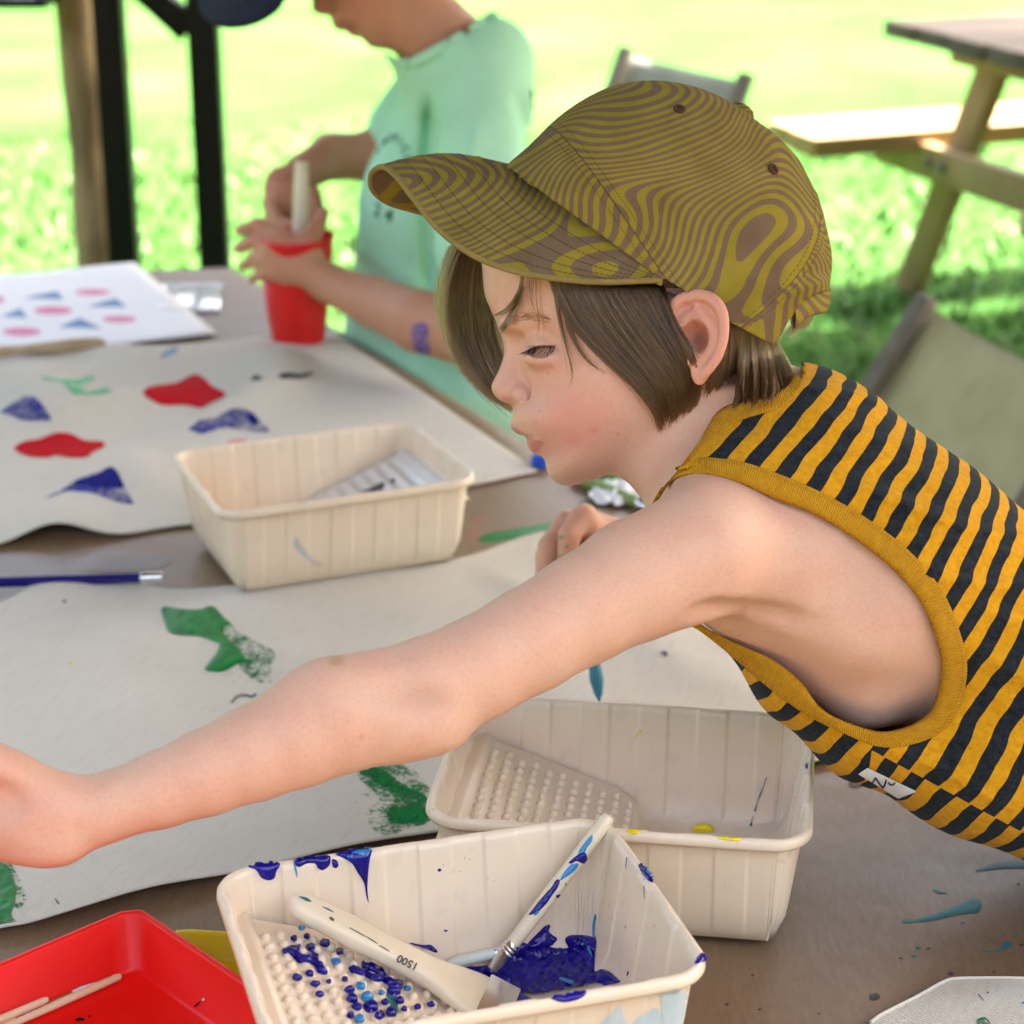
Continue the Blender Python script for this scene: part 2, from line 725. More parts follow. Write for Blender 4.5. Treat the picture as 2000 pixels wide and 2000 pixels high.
# blades of grass over the part of the lawn in view
nb = 36000
gy = 3.7 + (rng.random(nb) ** 1.4) * 4.5
gx = (rng.random(nb) - .5) * (gy * 1.15) + gy * .02
keep = rng.random(nb) < np.clip((gy - 3.4) / 1.4, .15, 1) * np.clip((8.2 - gy) / 2.5, 0, 1)
gx, gy = gx[keep], gy[keep]
nb = len(gx)
hgt = rng.uniform(.02, .05, nb) * np.clip(gy / 6, .8, 1.3)
wd = rng.uniform(.004, .008, nb) * np.clip(gy / 5, .8, 2)
an = rng.uniform(0, 2 * math.pi, nb)
le = rng.normal(0, .025, (nb, 2))
bv = np.zeros((nb, 3, 3))
bv[:, 0] = np.stack([gx - np.cos(an) * wd, gy - np.sin(an) * wd, np.full(nb, .0)], 1)
bv[:, 1] = np.stack([gx + np.cos(an) * wd, gy + np.sin(an) * wd, np.full(nb, .0)], 1)
bv[:, 2] = np.stack([gx + le[:, 0], gy + le[:, 1], hgt], 1)
bm_ = M('grass_blade', (.12, .24, .03), .55, .4)
bm_.color(bm_.ramp(bm_.noise(1.4, 3), [(.3, (.050, .135, .014)), (.7, (.095, .19, .036))]))
bm_.b.inputs['Transmission Weight'].default_value = 0
tag(mesh_obj('grass', bv.reshape(-1, 3), np.arange(nb * 3).reshape(-1, 3), bm_.m, smooth=False), kind='stuff')

# woods all round the lawn, unseen, added to block the low sky
nl = 26000
ta = rng.uniform(0, 2 * math.pi, nl)
tr_ = 62 + rng.normal(0, 4, nl)
tz_ = rng.random(nl) ** .8 * (15 + 4 * np.sin(ta * 9) + 3 * np.sin(ta * 23 + 1))
sz = rng.uniform(1.1, 2.4, nl)
cx_ = np.stack([tr_ * np.cos(ta), 8 + tr_ * np.sin(ta), tz_], 1)
wv_ = cx_[:, None, :] + rng.normal(0, 1, (nl, 3, 3)) * sz[:, None, None]
wv_[..., 2] = np.maximum(wv_[..., 2], .0)
tag(mesh_obj('added_woods', wv_.reshape(-1, 3), np.arange(nl * 3).reshape(-1, 3), varied('added_woods_leaf', (.05, .09, .02), (.09, .14, .035), .3, .6, .3), smooth=False), kind='stuff')

# ------------------------------------------------------------------ the shelter: roof, posts, hanging things
rf = thing('shelter_roof', 'broad timber shelter roof overhead that shades the painting table', 'roof', (-.7, 2.4, 2.72))
RX0, RX1, RY0, RY1 = -2.4, 3.4, -0.3, 6.15  # unseen roof; edges set by where shade and sky light should fall
mb = MB().box((( RX0 + RX1) / 2, (RY0 + RY1) / 2, 2.93), (RX1 - RX0, RY1 - RY0, .04))
mb.build('roof_deck', roof_wood, rf, False)
for k in range(8):
    x = RX0 + .2 + k * (RX1 - RX0 - .4) / 7
    MB().box((x, (RY0 + RY1) / 2, 2.855), (.05, RY1 - RY0, .105)).build('rafter', roof_wood, rf, False)
for y in (5.21, -.1):
    MB().box(((RX0 + RX1) / 2, y, 2.75), (RX1 - RX0, .12, .1)).build('roof_beam', roof_wood, rf, False)


def vpost(px, py, d, top):
    a = at(px, py, d)
    return Vector((a.x, a.y, 0)), Vector((a.x, a.y, top))


# rough log post
a, b = vpost(170, 300, 5.25, 2.70)
lp = thing('log_post', 'rough peeled log post standing beside the black steel posts', 'post', a)
pts, rad = [], []
for k in range(40):
    z = 2.70 * k / 39
    pts.append((a.x + .008 * math.sin(z * 5.1), a.y + .006 * math.sin(z * 4.3 + 1), z))
    rad.append(.047 + .004 * math.sin(z * 7) + .003 * math.sin(z * 19 + 2) + .004 * (1 - z / 2.7))
MB().tube(pts, rad, 18).build('trunk', log_wood, lp)
for z, an_ in ((1.02, -1.2), (1.42, -2.0), (.86, -2.4)):
    p = Vector((a.x + .041 * math.cos(an_), a.y + .041 * math.sin(an_), z))
    MB().rev([(-.012, .014), (.004, .013), (.009, .009), (.010, .0)], p, (math.cos(an_), math.sin(an_), .1), 10).build('knot', log_wood, lp)

# black steel posts with knee braces
for px, d, lab, braces in ((228, 4.95, 'black square steel post next to the log post', 0), (408, 4.9, 'black square steel post with knee brace behind the navy cap', 1)):
    a, b = vpost(px, 260, d, 2.70)
    t = thing('steel_post', lab, 'post', a, 'black steel posts of the shelter')
    MB().beam((a.x, a.y, .012), (a.x, a.y, 2.70), .068, .068, (0, 1, 0), .004).build('post_tube', black_steel, t)
    MB().box((a.x, a.y, .006), (.16, .16, .012)).build('foot_plate', black_steel, t, False)
    for s_ in ((-1,) if braces else (1,)):
        zb = .80 if braces else 1.75
        MB().beam((a.x + s_ * .03, a.y, zb), (a.x + s_ * .62, a.y, zb + .56), .06, .06, (0, 1, 0), .003).build('knee_brace', black_steel, t)
        if braces:
            MB().beam((a.x + s_ * .60, a.y, zb + .54), (a.x + s_ * .60, a.y, 2.70), .05, .05, (0, 1, 0), .003).build('brace_strut', black_steel, t)

# small black lantern hanging at the top edge
c = at(35, -70, 5.0)
hl = thing('hanging_lantern', 'black lantern hanging from the shelter, its base showing at the top edge', 'lantern', c)
zb = at(40, 14, 5.0).z
MB().box((c.x, c.y, zb + .012), (.15, .15, .024), None, .004).build('lantern_base', black_steel, hl)
for sx_ in (-1, 1):
    for sy_ in (-1, 1):
        MB().box((c.x + sx_ * .055, c.y + sy_ * .055, zb + .114), (.012, .012, .18)).build('lantern_bar', black_steel, hl, False)
MB().rev([(0, .11), (.03, .09), (.07, .03), (.09, .012), (.10, 0)], (c.x, c.y, zb + .204), (0, 0, 1), 4).build('lantern_cap', black_steel, hl, False)
MB().tube([(c.x, c.y, zb + .3), (c.x, c.y, 2.90)], .004, 8).build('hanging_wire', black_steel, hl)

# weathered cord with a wooden toggle
c0 = at(246, 150, 5.6)
hc = thing('hanging_rope', 'brown cord with wooden toggle hanging behind the steel post', 'cord', c0)
rope = varied('rope', (.22, .13, .08), (.36, .23, .17), 120, .9, .2)
MB().tube([(c0.x - .004 * math.sin(z * 6), c0.y, c0.z + z) for z in np.linspace(.05, 2.9 - c0.z, 26)], .011, 10).build('cord', rope, hc)
MB().rev([(0, .004), (.005, .014), (.035, .016), (.055, .012), (.06, .004)], c0, (0, 0, 1), 14).build('toggle', log_wood, hc)


# ------------------------------------------------------------------ low folding chairs
def low_chair(label, tl, tr, zt, lean, chair_canvas):
    """tl, tr: photo pixels of the two upper ends of the back; zt: their height over the table plane"""
    A, B = tab(*tl, zt), tab(*tr, zt)
    W = (B - A); W.z = 0
    L = .50
    u = W.normalized()
    back = Vector((-u.y, u.x, 0))          # away from the seat
    if back.x < 0: back = -back
    A = Vector((A.x, A.y, TZ + zt))
    B = A + u * L
    base = (A + B) / 2
    t = thing('folding_chair', label, 'chair', (base.x - back.x * .3, base.y - back.y * .3, 0), 'low folding canvas chairs')
    dn = (Vector((0, 0, -1)) - back * lean).normalized()
    for P in (A, B):
        foot = P + dn * (P.z / -dn.z)
        MB().beam(P - dn * .012, foot - dn * .003, .042, .024, back, .006).build('back_post', chair_wood, t)
        s0 = P + dn * (.34)
        fr = s0 - back * .40
        fr.z = .24
        MB().beam(P + dn * .40 - back * .022, (fr.x, fr.y, .25), .022, .035, (0, 0, 1), .005).build('seat_rail', chair_wood, t)
        MB().beam((fr.x, fr.y, .232), (fr.x - back.x * .02, fr.y - back.y * .02, 0.0), .03, .022, back, .005).build('front_leg', chair_wood, t)
    for q, nm in ((.232, 'back_lath'),):
        MB().beam(A + dn * q + u * .014, B + dn * q - u * .014, .018, .022, back, .004).build(nm, chair_wood, t)
    # canvas back, wrapped round the posts, sagging a little
    v, f = [], []
    nu, nv = 18, 8
    for j in range(nv + 1):
        for i in range(nu + 1):
            s_, r_ = i / nu, j / nv
            p = A + u * (L * s_) + dn * (.015 + .205 * r_)
            sag = .035 * math.sin(math.pi * s_) * (.6 + .4 * r_) + .003 * math.sin(9 * s_ + 5 * r_)
            v.append(tuple(p + back * (.020 * (1 - 4 * sag) + .006 - sag * .4)))
    for j in range(nv):
        for i in range(nu):
            k = j * (nu + 1) + i
            f.append((k, k + 1, k + nu + 2, k + nu + 1))
    o = mesh_obj('back_canvas', v, f, chair_canvas, t)
    md = o.modifiers.new('thick', 'SOLIDIFY'); md.thickness = .004; md.offset = 0
    v, f = [], []
    for j in range(9):
        for i in range(nu + 1):
            s_, r_ = i / nu, j / 8
            p = A + u * (L * s_) + dn * .40 - back * (.03 + .37 * r_)
            zz = TZ + zt + dn.z * .40
            z = zz + (.25 - zz) * r_ + .024 - .05 * math.sin(math.pi * s_) * math.sin(math.pi * r_)
            v.append((p.x, p.y, z))
    for j in range(8):
        for i in range(nu):
            k = j * (nu + 1) + i
            f.append((k, k + 1, k + nu + 2, k + nu + 1))
    o = mesh_obj('seat_canvas', v, f, chair_canvas, t)
    md = o.modifiers.new('thick', 'SOLIDIFY'); md.thickness = .004; md.offset = 0
    return t


low_chair('grey canvas folding chair out on the lawn behind the patterned cap', (1222, 100), (1490, 160), -.06, .42, grey_canvas)
low_chair('olive canvas folding chair close behind the striped tank top', (1805, 592), (2010, 698), -.12, .62, olive_canvas)

# ------------------------------------------------------------------ picnic table out on the lawn
PA = tab(1726, 39, .04)
PB = tab(2000, 106, .04)
e1 = (PB - PA); e1.z = 0; e1.normalize()          # along the plank ends
e2 = Vector((-e1.y, e1.x, 0))                      # along the planks
if e2.x < 0: e2 = -e2
pt = thing('picnic_table', 'heavy timber picnic table with attached benches on the lawn', 'picnic table', (PA.x + e1.x * .36 + e2.x * .8, PA.y + e1.y * .36 + e2.y * .8, 0))
PO = Vector((PA.x, PA.y, 0))
LT = 1.75


def pp(a, b, z):
    return PO + e1 * a + e2 * b + Vector((0, 0, z))


for k in range(5):
    y = .071 + k * .150
    j = .004 * math.sin(k * 2.3)
    MB().beam(pp(y, j, .741), pp(y, LT + j, .741), .141, .040, (0, 0, 1), .004).build('table_plank', grey_plank, pt)
for side in (-1, 1):
    for k in range(2):
        y = .371 + side * (.52 + k * .142)
        MB().beam(pp(y, -.13 + .01 * k, .434), pp(y, LT, .434), .136, .052, (0, 0, 1), .005).build('bench_plank', plank_wood, pt)
for b in (.24, LT - .24):
    for side in (-1, 1):
        MB().beam(pp(.371 + side * .20, b, .719), pp(.371 + side * .56, b, .0), .09, .042, e2, .004).build('table_leg', post_wood, pt)
    MB().beam(pp(.371 - .68, b - .043, .385), pp(.371 + .68, b - .043, .385), .04, .09, (0, 0, 1), .004).build('bench_bearer', post_wood, pt)
    MB().beam(pp(.371 - .34, b - .043, .685), pp(.371 + .34, b - .043, .685), .04, .07, (0, 0, 1), .004).build('top_bearer', post_wood, pt)
    for side in (-1, 1):
        for q in (.335, .40):
            MB().rev([(0, .0), (0, .016), (.006, .015), (.010, .009), (.010, 0)], pp(.371 + side * q, b - .064, .385), -e2, 12).build('bolt', bolt_metal, pt)
MB().beam(pp(.371, .26, .42), pp(.371, LT * .5, .70), .04, .07, (0, 0, 1), .004).build('centre_brace', post_wood, pt)
MB().beam(pp(.371, LT - .26, .42), pp(.371, LT * .5 + .05, .70), .04, .07, (0, 0, 1), .004).build('centre_brace', post_wood, pt)

# ------------------------------------------------------------------ the painting table
tabletop_wood = wood('tabletop_wood', (.24, .16, .09), (.34, .24, .14), 7, .6, (1, .2, 1))
TC = [(.76, .85), (-.413, 3.02), (-1.40, 2.80), (-.35, .85)]
tbl = thing('painting_table', 'long work table under brown paper, spread with canvas and paint trays', 'table', (-.3, 1.9, 0))
top_z = TZ - .003


def slab(name, poly, z0, z1, m, parent):
    n = len(poly)
    v = [(x, y, z0) for x, y in poly] + [(x, y, z1) for x, y in poly]
    f = [tuple(range(n, 2 * n)), tuple(range(n - 1, -1, -1))]
    a = sum(poly[i][0] * poly[(i + 1) % n][1] - poly[(i + 1) % n][0] * poly[i][1] for i in range(n))
    if a < 0: f = [tuple(reversed(q)) for q in f]
    for i in range(n):
        j = (i + 1) % n
        f.append((i, j, n + j, n + i) if a > 0 else (j, i, n + i, n + j))
    return mesh_obj(name, v, f, m, parent, False)


slab('tabletop', TC, top_z - .032, top_z, tabletop_wood, tbl)
ctr = np.array(TC).mean(0)
for x, y in TC:
    q = ctr + (np.array([x, y]) - ctr) * .86
    MB().beam((q[0], q[1], 0), (q[0], q[1], top_z - .0325), .05, .05, (0, 1, 0), .004).build('leg', tabletop_wood, tbl)

# kraft paper: sheet in the table frame, edge hanging a little over the far rim
km = M('kraft_paper', (.30, .22, .15), .40, .5)
kf = km.noise(9, 5, .6)
kb = km.ramp(kf, [(.3, (.155, .093, .048)), (.7, (.20, .126, .068))])
kfib = km.noise(260, 3, .7, stretch=(1, .25, 1))
kb = km.mix(km.ramp(kfib, [(.40, (0, 0, 0)), (.75, (.5, .5, .5))]), kb, (.25, .18, .12))
kspk = km.noise(420, 2, .6)
kb = km.mix(km.ramp(kspk, [(.66, (0, 0, 0)), (.72, (.75, .75, .75))]), kb, (.10, .07, .045))
kst = km.ramp(km.noise(2.6, 6, .68, dist=.8), [(.52, (0, 0, 0)), (.70, (1, 1, 1))])
kb = km.mix(km.math('MULTIPLY', kst, .30), kb, (.10, .068, .042))
km.color(kb)
nb_ = km.bump(km.noise(6, 3), .5, .006)
km.bump(kfib, .25, .0004, nb_)
KX = np.array([(.775, .83), (-.405, 3.045), (-1.42, 2.83), (-.37, .83)])
nu, nv = 60, 110
uu, vv = np.meshgrid(np.linspace(0, 1, nu + 1), np.linspace(0, 1, nv + 1))
P2 = ((1 - uu) * (1 - vv))[..., None] * KX[3] + (uu * (1 - vv))[..., None] * KX[0] + (uu * vv)[..., None] * KX[1] + ((1 - uu) * vv)[..., None] * KX[2]
kz = .0009 * np.sin(P2[..., 0] * 17 + 2 * np.sin(P2[..., 1] * 5)) * np.sin(P2[..., 1] * 13 + P2[..., 0] * 6)
over = np.maximum(np.maximum(uu - .985, .015 - uu) / .015, np.maximum(vv - .988, 0) / .012).clip(0, 1)
zz = TZ + .0005 + kz - .010 * over ** 2
qs = lambda nu, nv: np.array([(j * (nu + 1) + i, j * (nu + 1) + i + 1, (j + 1) * (nu + 1) + i + 1, (j + 1) * (nu + 1) + i) for j in range(nv) for i in range(nu)])
kraft = thing('brown_paper', 'brown kraft paper covering the whole table, spotted with teal paint', 'paper', (0, 2, TZ))
kraft_sheet = mesh_obj('paper_sheet', np.concatenate([P2.reshape(-1, 2), zz.reshape(-1, 1)], 1), qs(nu, nv), km.m, kraft)
KB = bvh_of(kraft_sheet)


# paint materials
def paint(name, c, rough=.22, dark=.8, coat=.15, spec=.35):
    m = M(name, c, rough, spec)
    m.color(m.ramp(m.noise(90, 4), [(.3, tuple(q * dark for q in c)), (.7, c)]))
    m.b.inputs['Coat Weight'].default_value = coat
    m.b.inputs['Coat Roughness'].default_value = .06
    m.bump(m.noise(70, 4, dist=1.2), .35, .0012)
    return m.m


def dry_paint(name, c, lo=.45, hi=.55, scale=230, rough=.5):
    """broken, dry-brushed paint: bare cloth shows through"""
    m = M(name, c, .85, .08)
    a = m.noise(scale, 4, .75, dist=.3)
    b = m.noise(26, 3)
    s_ = m.math('ADD', m.math('MULTIPLY', a, .62), m.math('MULTIPLY', b, .38))
    m.lk(m.ramp(s_, [(lo, (0, 0, 0)), (hi, (1, 1, 1))]), m.b.inputs['Alpha'])
    m.color(m.ramp(m.noise(50, 4), [(.3, tuple(q * .75 for q in c)), (.7, c)]))
    return m.m


blue_paint = paint('blue_paint', (.008, .004, .22), .14, .6, .10, .35)
cyan_paint = paint('cyan_paint', (.02, .22, .48), .25, .7, .4)
green_paint = paint('green_paint', (.004, .21, .035), .4, .55, .05, .2)
green_dry = dry_paint('green_dry_paint', (.008, .20, .05), .46, .58)
green_faint = dry_paint('green_faint_paint', (.02, .26, .10), .55, .66)
red_paint = paint('red_print_paint', (.50, .004, .008), .8, .85, .0, .08)
bluep = dry_paint('blue_print_paint', (.035, .045, .30), .37, .60, 190)
bluep2 = paint('blue_print_solid', (.014, .018, .20), .8, .6, .0, .08)
teal_paint = varied('teal_stain', (.012, .105, .115), (.02, .15, .16), 90, .5, .4)
dark_stain = varied('dark_stain', (.035, .030, .024), (.06, .05, .04), 120, .5, .4)
yellow_paint = paint('yellow_paint', (.78, .62, .0), .2, .9, .4)
black_paint = paint('black_paint', (.006, .006, .01), .3, .8, .3)
grey_pencil = dry_paint('grey_pencil', (.16, .16, .19), .40, .52, 300)
pale_blue = varied('pale_blue_film', (.42, .54, .56), (.52, .60, .60), 60, .45, .4)


def blob(cx, cy, rx, ry, n=14, j=.12, rot=0.0):
    a = np.linspace(0, 2 * math.pi, n, endpoint=False)
    r = 1 + rng.normal(0, j, n)
    x, y = rx * r * np.cos(a), ry * r * np.sin(a)
    c, s_ = math.cos(rot), math.sin(rot)
    return spline(np.stack([cx + x * c - y * s_, cy + x * s_ + y * c], 1), n * 3, True)


def fan(pts, ws):
    """outline of a stroke through pts with half widths ws"""
    P = np.asarray(pts, float)
    t = np.gradient(P, axis=0)
    t /= np.linalg.norm(t, axis=1)[:, None] + 1e-9
    nrm = np.stack([-t[:, 1], t[:, 0]], 1)
    ws = np.asarray(ws, float)[:, None]
    return np.concatenate([P + nrm * ws, (P - nrm * ws)[::-1]])


# spots and strokes on the kraft paper
patch('paint_stroke', fan(spline([(1762, 1800), (1792, 1798), (1830, 1790), (1868, 1778), (1900, 1770), (1917, 1768)], 22), np.interp(np.linspace(0, 1, 22), [0, .06, .12, .3, .62, .8, .95, 1], [2, 4, 2, 5, 9, 15, 12, 2])), KB, teal_paint, kraft, .0004, .0003, 4)
patch('paint_stroke', fan(spline([(1905, 1702), (1945, 1692), (1990, 1688), (2060, 1690)], 16), np.interp(np.linspace(0, 1, 16), [0, .3, .6, 1], [1.5, 6, 8, 10])), KB, teal_paint, kraft, .0003, .0003, 4)
patch('paint_stroke', fan(spline([(1918, 1858), (1950, 1857), (1962, 1848), (1978, 1843)], 12), [1, 1, 1, 1.2, 1.6, 2, 3, 5, 7, 6, 4, 1]), KB, teal_paint, kraft, .0003, .0003, 3)
patch('paint_stroke', fan(spline([(1822, 1738), (1836, 1743), (1850, 1744)], 8), [1, 2, 3, 3.5, 3, 2, 1.5, 1]), KB, teal_paint, kraft, .0002, .0003, 2)
for x, y, r, mm in ((1671, 1529, 11, dark_stain), (1708, 1947, 8, dark_stain), (1783, 1948, 3.4, dark_stain), (1724, 1988, 3, dark_stain), (1856, 1902, 4, dark_stain), (1792, 1851, 3.6, teal_paint),
                    (1785, 1867, 3.4, teal_paint), (1813, 1853, 3, dark_stain), (1760, 1872, 2.4, dark_stain), (1941, 1899, 2.4, dark_stain), (1995, 1846, 3, dark_stain), (1990, 1727, 2.6, dark_stain),
                    (1880, 1803, 2.6, teal_paint), (1420, 1962, 2.5, dark_stain), (1484, 1972, 2.5, dark_stain), (1600, 1980, 2.2, dark_stain), (1470, 1905, 2, dark_stain)):
    patch('paint_spot', blob(x, y, r * 1.45, r * .85, 10, .1), KB, mm, kraft, .0003, .0003, max(2, r * .5), r)
# the wet stain under the pencil, and the green streak near the far edge
wet = M('wet_paper', (.17, .135, .10), .34, .25)
wet.color(wet.ramp(wet.noise(9, 5, dist=1), [(.3, (.10, .075, .06)), (.55, (.19, .155, .12)), (.75, (.15, .16, .10))]))
patch('wet_stain', spline([(-60, 1100), (60, 1080), (140, 1095), (190, 1078), (250, 1076), (290, 1083), (338, 1090), (320, 1108), (270, 1116), (150, 1122), (120, 1165), (60, 1170), (-60, 1210)], 60, True), KB, wet.m, kraft, .0003, .0004, 8)
patch('paint_stroke', fan(spline([(936, 1055), (975, 1048), (1030, 1040), (1085, 1030), (1135, 1020)], 20), np.interp(np.linspace(0, 1, 20), [0, .1, .5, 1], [3, 9, 11, 12])), KB, green_paint, kraft, .0006, .0003, 5)
patch('paint_stroke', fan(spline([(1130, 992), (1150, 984), (1172, 990)], 8), [3, 6, 8, 9, 8, 7, 5, 2]), KB, green_dry, kraft, .0004, .0003, 4)
for x, y in ((931, 1016), (1128, 955), (925, 1043)):
    patch('paint_spot', blob(x, y, 14, 5, 10, .2), KB, varied('red_smear', (.34, .12, .09), (.3, .16, .12), 50, .6), kraft, .0002, .0003, 4)


# ------------------------------------------------------------------ canvas cloths
cm = M('canvas_cloth', (.66, .63, .55), .95, .05)
cf = cm.noise(5, 4)
cb = cm.ramp(cf, [(.3, (.685, .645, .545)), (.7, (.745, .71, .615))])
uvn = node(cm.nt, 'ShaderNodeUVMap')
us = cm.sep(uvn.outputs[0])
TP = 2 * math.pi / .0024
wx_ = cm.math('SINE', cm.math('MULTIPLY', us[0], TP))
wy_ = cm.math('SINE', cm.math('MULTIPLY', us[1], TP))
wv = cm.math('MULTIPLY', wx_, wy_)
slub = cm.noise(300, 2, .5, vec=uvn.outputs[0], stretch=(1, .12, 1))
hole = cm.ramp(wv, [(.0, (1, 1, 1)), (.5, (0, 0, 0))])
cb = cm.mix(cm.math('MULTIPLY', cm.math('GREATER_THAN', cm.math('MULTIPLY', wv, -1), .45), .50), cb, (.42, .385, .31))
cb = cm.mix(cm.ramp(slub, [(.5, (0, 0, 0)), (.8, (.4, .4, .4))]), cb, (.52, .48, .40))
cb = cm.mix(cm.math('MULTIPLY', cm.ramp(cm.noise(3.3, 6, .65), [(.55, (0, 0, 0)), (.75, (1, 1, 1))]), .22), cb, (.55, .53, .44))
cm.color(cb)
b1 = cm.bump(wv, .8, .0006)
cm.bump(cm.noise(60, 3), .12, .002, b1)
canvas_mat = cm.m
hem_mat = varied('hem_stitch', (.60, .56, .48), (.68, .64, .56), 900, .9, .1, .6, 1500, .0004)


def cloth(name, label, top, right, bottom, left, hfun, nu=120, nv=90, group='painted canvas cloths'):
    """a sheet of canvas; the four edges are photo pixels on the table, hfun gives its lift over the paper"""
    def w(P, n):
        P = resample(spline(P, 160), n)
        return np.array([tuple(tab(x, y))[:2] for x, y in P])
    T_, B_ = w(top, nu + 1), w(bottom, nu + 1)
    L_, R_ = w(left, nv + 1), w(right, nv + 1)
    u = np.linspace(0, 1, nu + 1)[None, :, None]
    v = np.linspace(0, 1, nv + 1)[:, None, None]
    c00, c10, c01, c11 = B_[0], B_[-1], T_[0], T_[-1]
    P = (1 - v) * B_[None] + v * T_[None] + (1 - u) * L_[:, None] + u * R_[:, None] - ((1 - u) * (1 - v) * c00 + u * (1 - v) * c10 + (1 - u) * v * c01 + u * v * c11)
    h = hfun(P[..., 0], P[..., 1], u[..., 0] + 0 * v[..., 0], v[..., 0] + 0 * u[..., 0])
    V = np.concatenate([P.reshape(-1, 2), (TZ + .0028 + np.maximum(h, 0)).reshape(-1, 1)], 1)
    c = V.mean(0)
    t = thing(name, label, 'canvas cloth', (c[0], c[1], TZ), group)
    o = mesh_obj('cloth_sheet', V, qs(nu, nv), canvas_mat, t)
    uv = o.data.uv_layers.new(name='UVMap')
    li = np.empty(len(o.data.loops), np.int32)
    o.data.loops.foreach_get('vertex_index', li)
    Pq = P.reshape(-1, 2)
    d1 = (Pq @ np.array([.93, -.36])); d2 = (Pq @ np.array([.36, .93]))
    uv.data.foreach_set('uv', np.stack([d1[li], d2[li]], 1).astype(np.float32).ravel())
    md = o.modifiers.new('thick', 'SOLIDIFY'); md.thickness = .0011; md.offset = -1
    G = V.reshape(nv + 1, nu + 1, 3)
    return t, o, G


def fold(x, y, cx, cy, dx, dy, wid, length, h):
    """one soft ridge"""
    n = math.hypot(dx, dy); dx, dy = dx / n, dy / n
    a = (x - cx) * dx + (y - cy) * dy
    b = -(x - cx) * dy + (y - cy) * dx
    return h * np.exp(-(b / wid) ** 2) * np.exp(-(a / length) ** 2)


def edge_roll(G, idx, parent, off=.0):
    """stitched hem along one edge"""
    pts = idx(G)
    MB().tube([(p[0], p[1], p[2] + .0002) for p in resample(pts, 140)], .0013, 6).build('hem', hem_mat, parent)


def px_ridge(x, y, a, b, wid, h):
    A, B = tab(*a), tab(*b)
    c = (A + B) / 2
    d = B - A
    return fold(x, y, c.x, c.y, d.x, d.y, wid, d.length * .55, h)


def h1(x, y, u, v):
    z = .0015 + 0 * x
    for a, b, wd_, hh in (((60, 735), (120, 840), .05, .015), ((560, 700), (500, 790), .05, .020), ((330, 780), (-20, 860), .045, .014), ((620, 760), (360, 850), .035, .010),
                          ((60, 950), (330, 935), .05, .008), ((40, 1050), (190, 1045), .05, .013), ((240, 900), (330, 980), .03, .006), ((800, 800), (700, 760), .05, .006), ((160, 690), (300, 720), .04, .008)):
        z = z + px_ridge(x, y, a, b, wd_, hh)
    return z * (1 + .45 * sstep(.1, .3, v)) * (1 - .75 * sstep(.75, 1, u))


c1, s1, G1 = cloth('canvas_cloth', 'far canvas cloth printed with red ovals and blue triangles', [(-120, 735), (120, 700), (400, 675), (560, 664), (665, 664)], [(1050, 925), (920, 835), (760, 728), (665, 664)],
                   [(-120, 1095), (0, 1072), (103, 1053), (228, 1053), (342, 1035), (560, 1010), (800, 975), (921, 953), (1050, 925)], [(-120, 1095), (-120, 735)], h1)
B1 = bvh_of(s1)


def h2(x, y, u, v):
    z = .0015 + 0 * x
    for a, b, wd_, hh in (((0, 1190), (250, 1150), .035, .016), ((-20, 1300), (300, 1345), .05, .008), ((120, 1230), (330, 1290), .04, .006), ((80, 1440), (420, 1400), .05, .008),
                          ((480, 1330), (600, 1250), .05, .006), ((640, 1200), (900, 1180), .05, .005), ((960, 1130), (1090, 1210), .02, .006), ((1240, 1210), (1330, 1330), .03, .006),
                          ((1300, 1290), (1480, 1380), .03, .005), ((60, 1810), (430, 1728), .03, .007), ((430, 1640), (700, 1600), .05, .006), ((560, 1700), (850, 1640), .012, .004), ((160, 1740), (420, 1660), .03, .004)):
        z = z + px_ridge(x, y, a, b, wd_, hh)
    return z


c2, s2, G2 = cloth('canvas_cloth', 'large middle canvas cloth under the reaching arm, with green leaf prints', [(-160, 1228), (0, 1196), (124, 1160), (241, 1147), (305, 1158), (424, 1154), (650, 1130), (880, 1102), (1040, 1050), (1190, 1032)],
                   [(1652, 1474), (1560, 1380), (1400, 1230), (1190, 1032)], [(-160, 1858), (0, 1826), (60, 1818), (181, 1790), (259, 1769), (336, 1749), (437, 1726), (848, 1638), (1250, 1560), (1600, 1494), (1652, 1474)],
                   [(-160, 1858), (-160, 1228)], h2, 170, 120)
B2 = bvh_of(s2)
edge_roll(G2, lambda G: G[0, :], c2)


def h3(x, y, u, v):
    return .0015 + px_ridge(x, y, (1790, 1990), (2050, 1935), .02, .004) + px_ridge(x, y, (1900, 2060), (2050, 2000), .03, .004)


c3, s3, G3 = cloth('canvas_cloth', 'corner of a third canvas cloth on bare brown paper at lower right', [(1700, 2010), (1724, 1994), (1789, 1963), (1843, 1932), (1872, 1926), (1935, 1928), (2120, 1932)], [(2240, 2160), (2120, 1932)],
                   [(1600, 2190), (1900, 2190), (2240, 2160)], [(1600, 2190), (1650, 2080), (1700, 2010)], h3, 80, 50)
B3 = bvh_of(s3)
edge_roll(G3, lambda G: G[-1, :], c3)

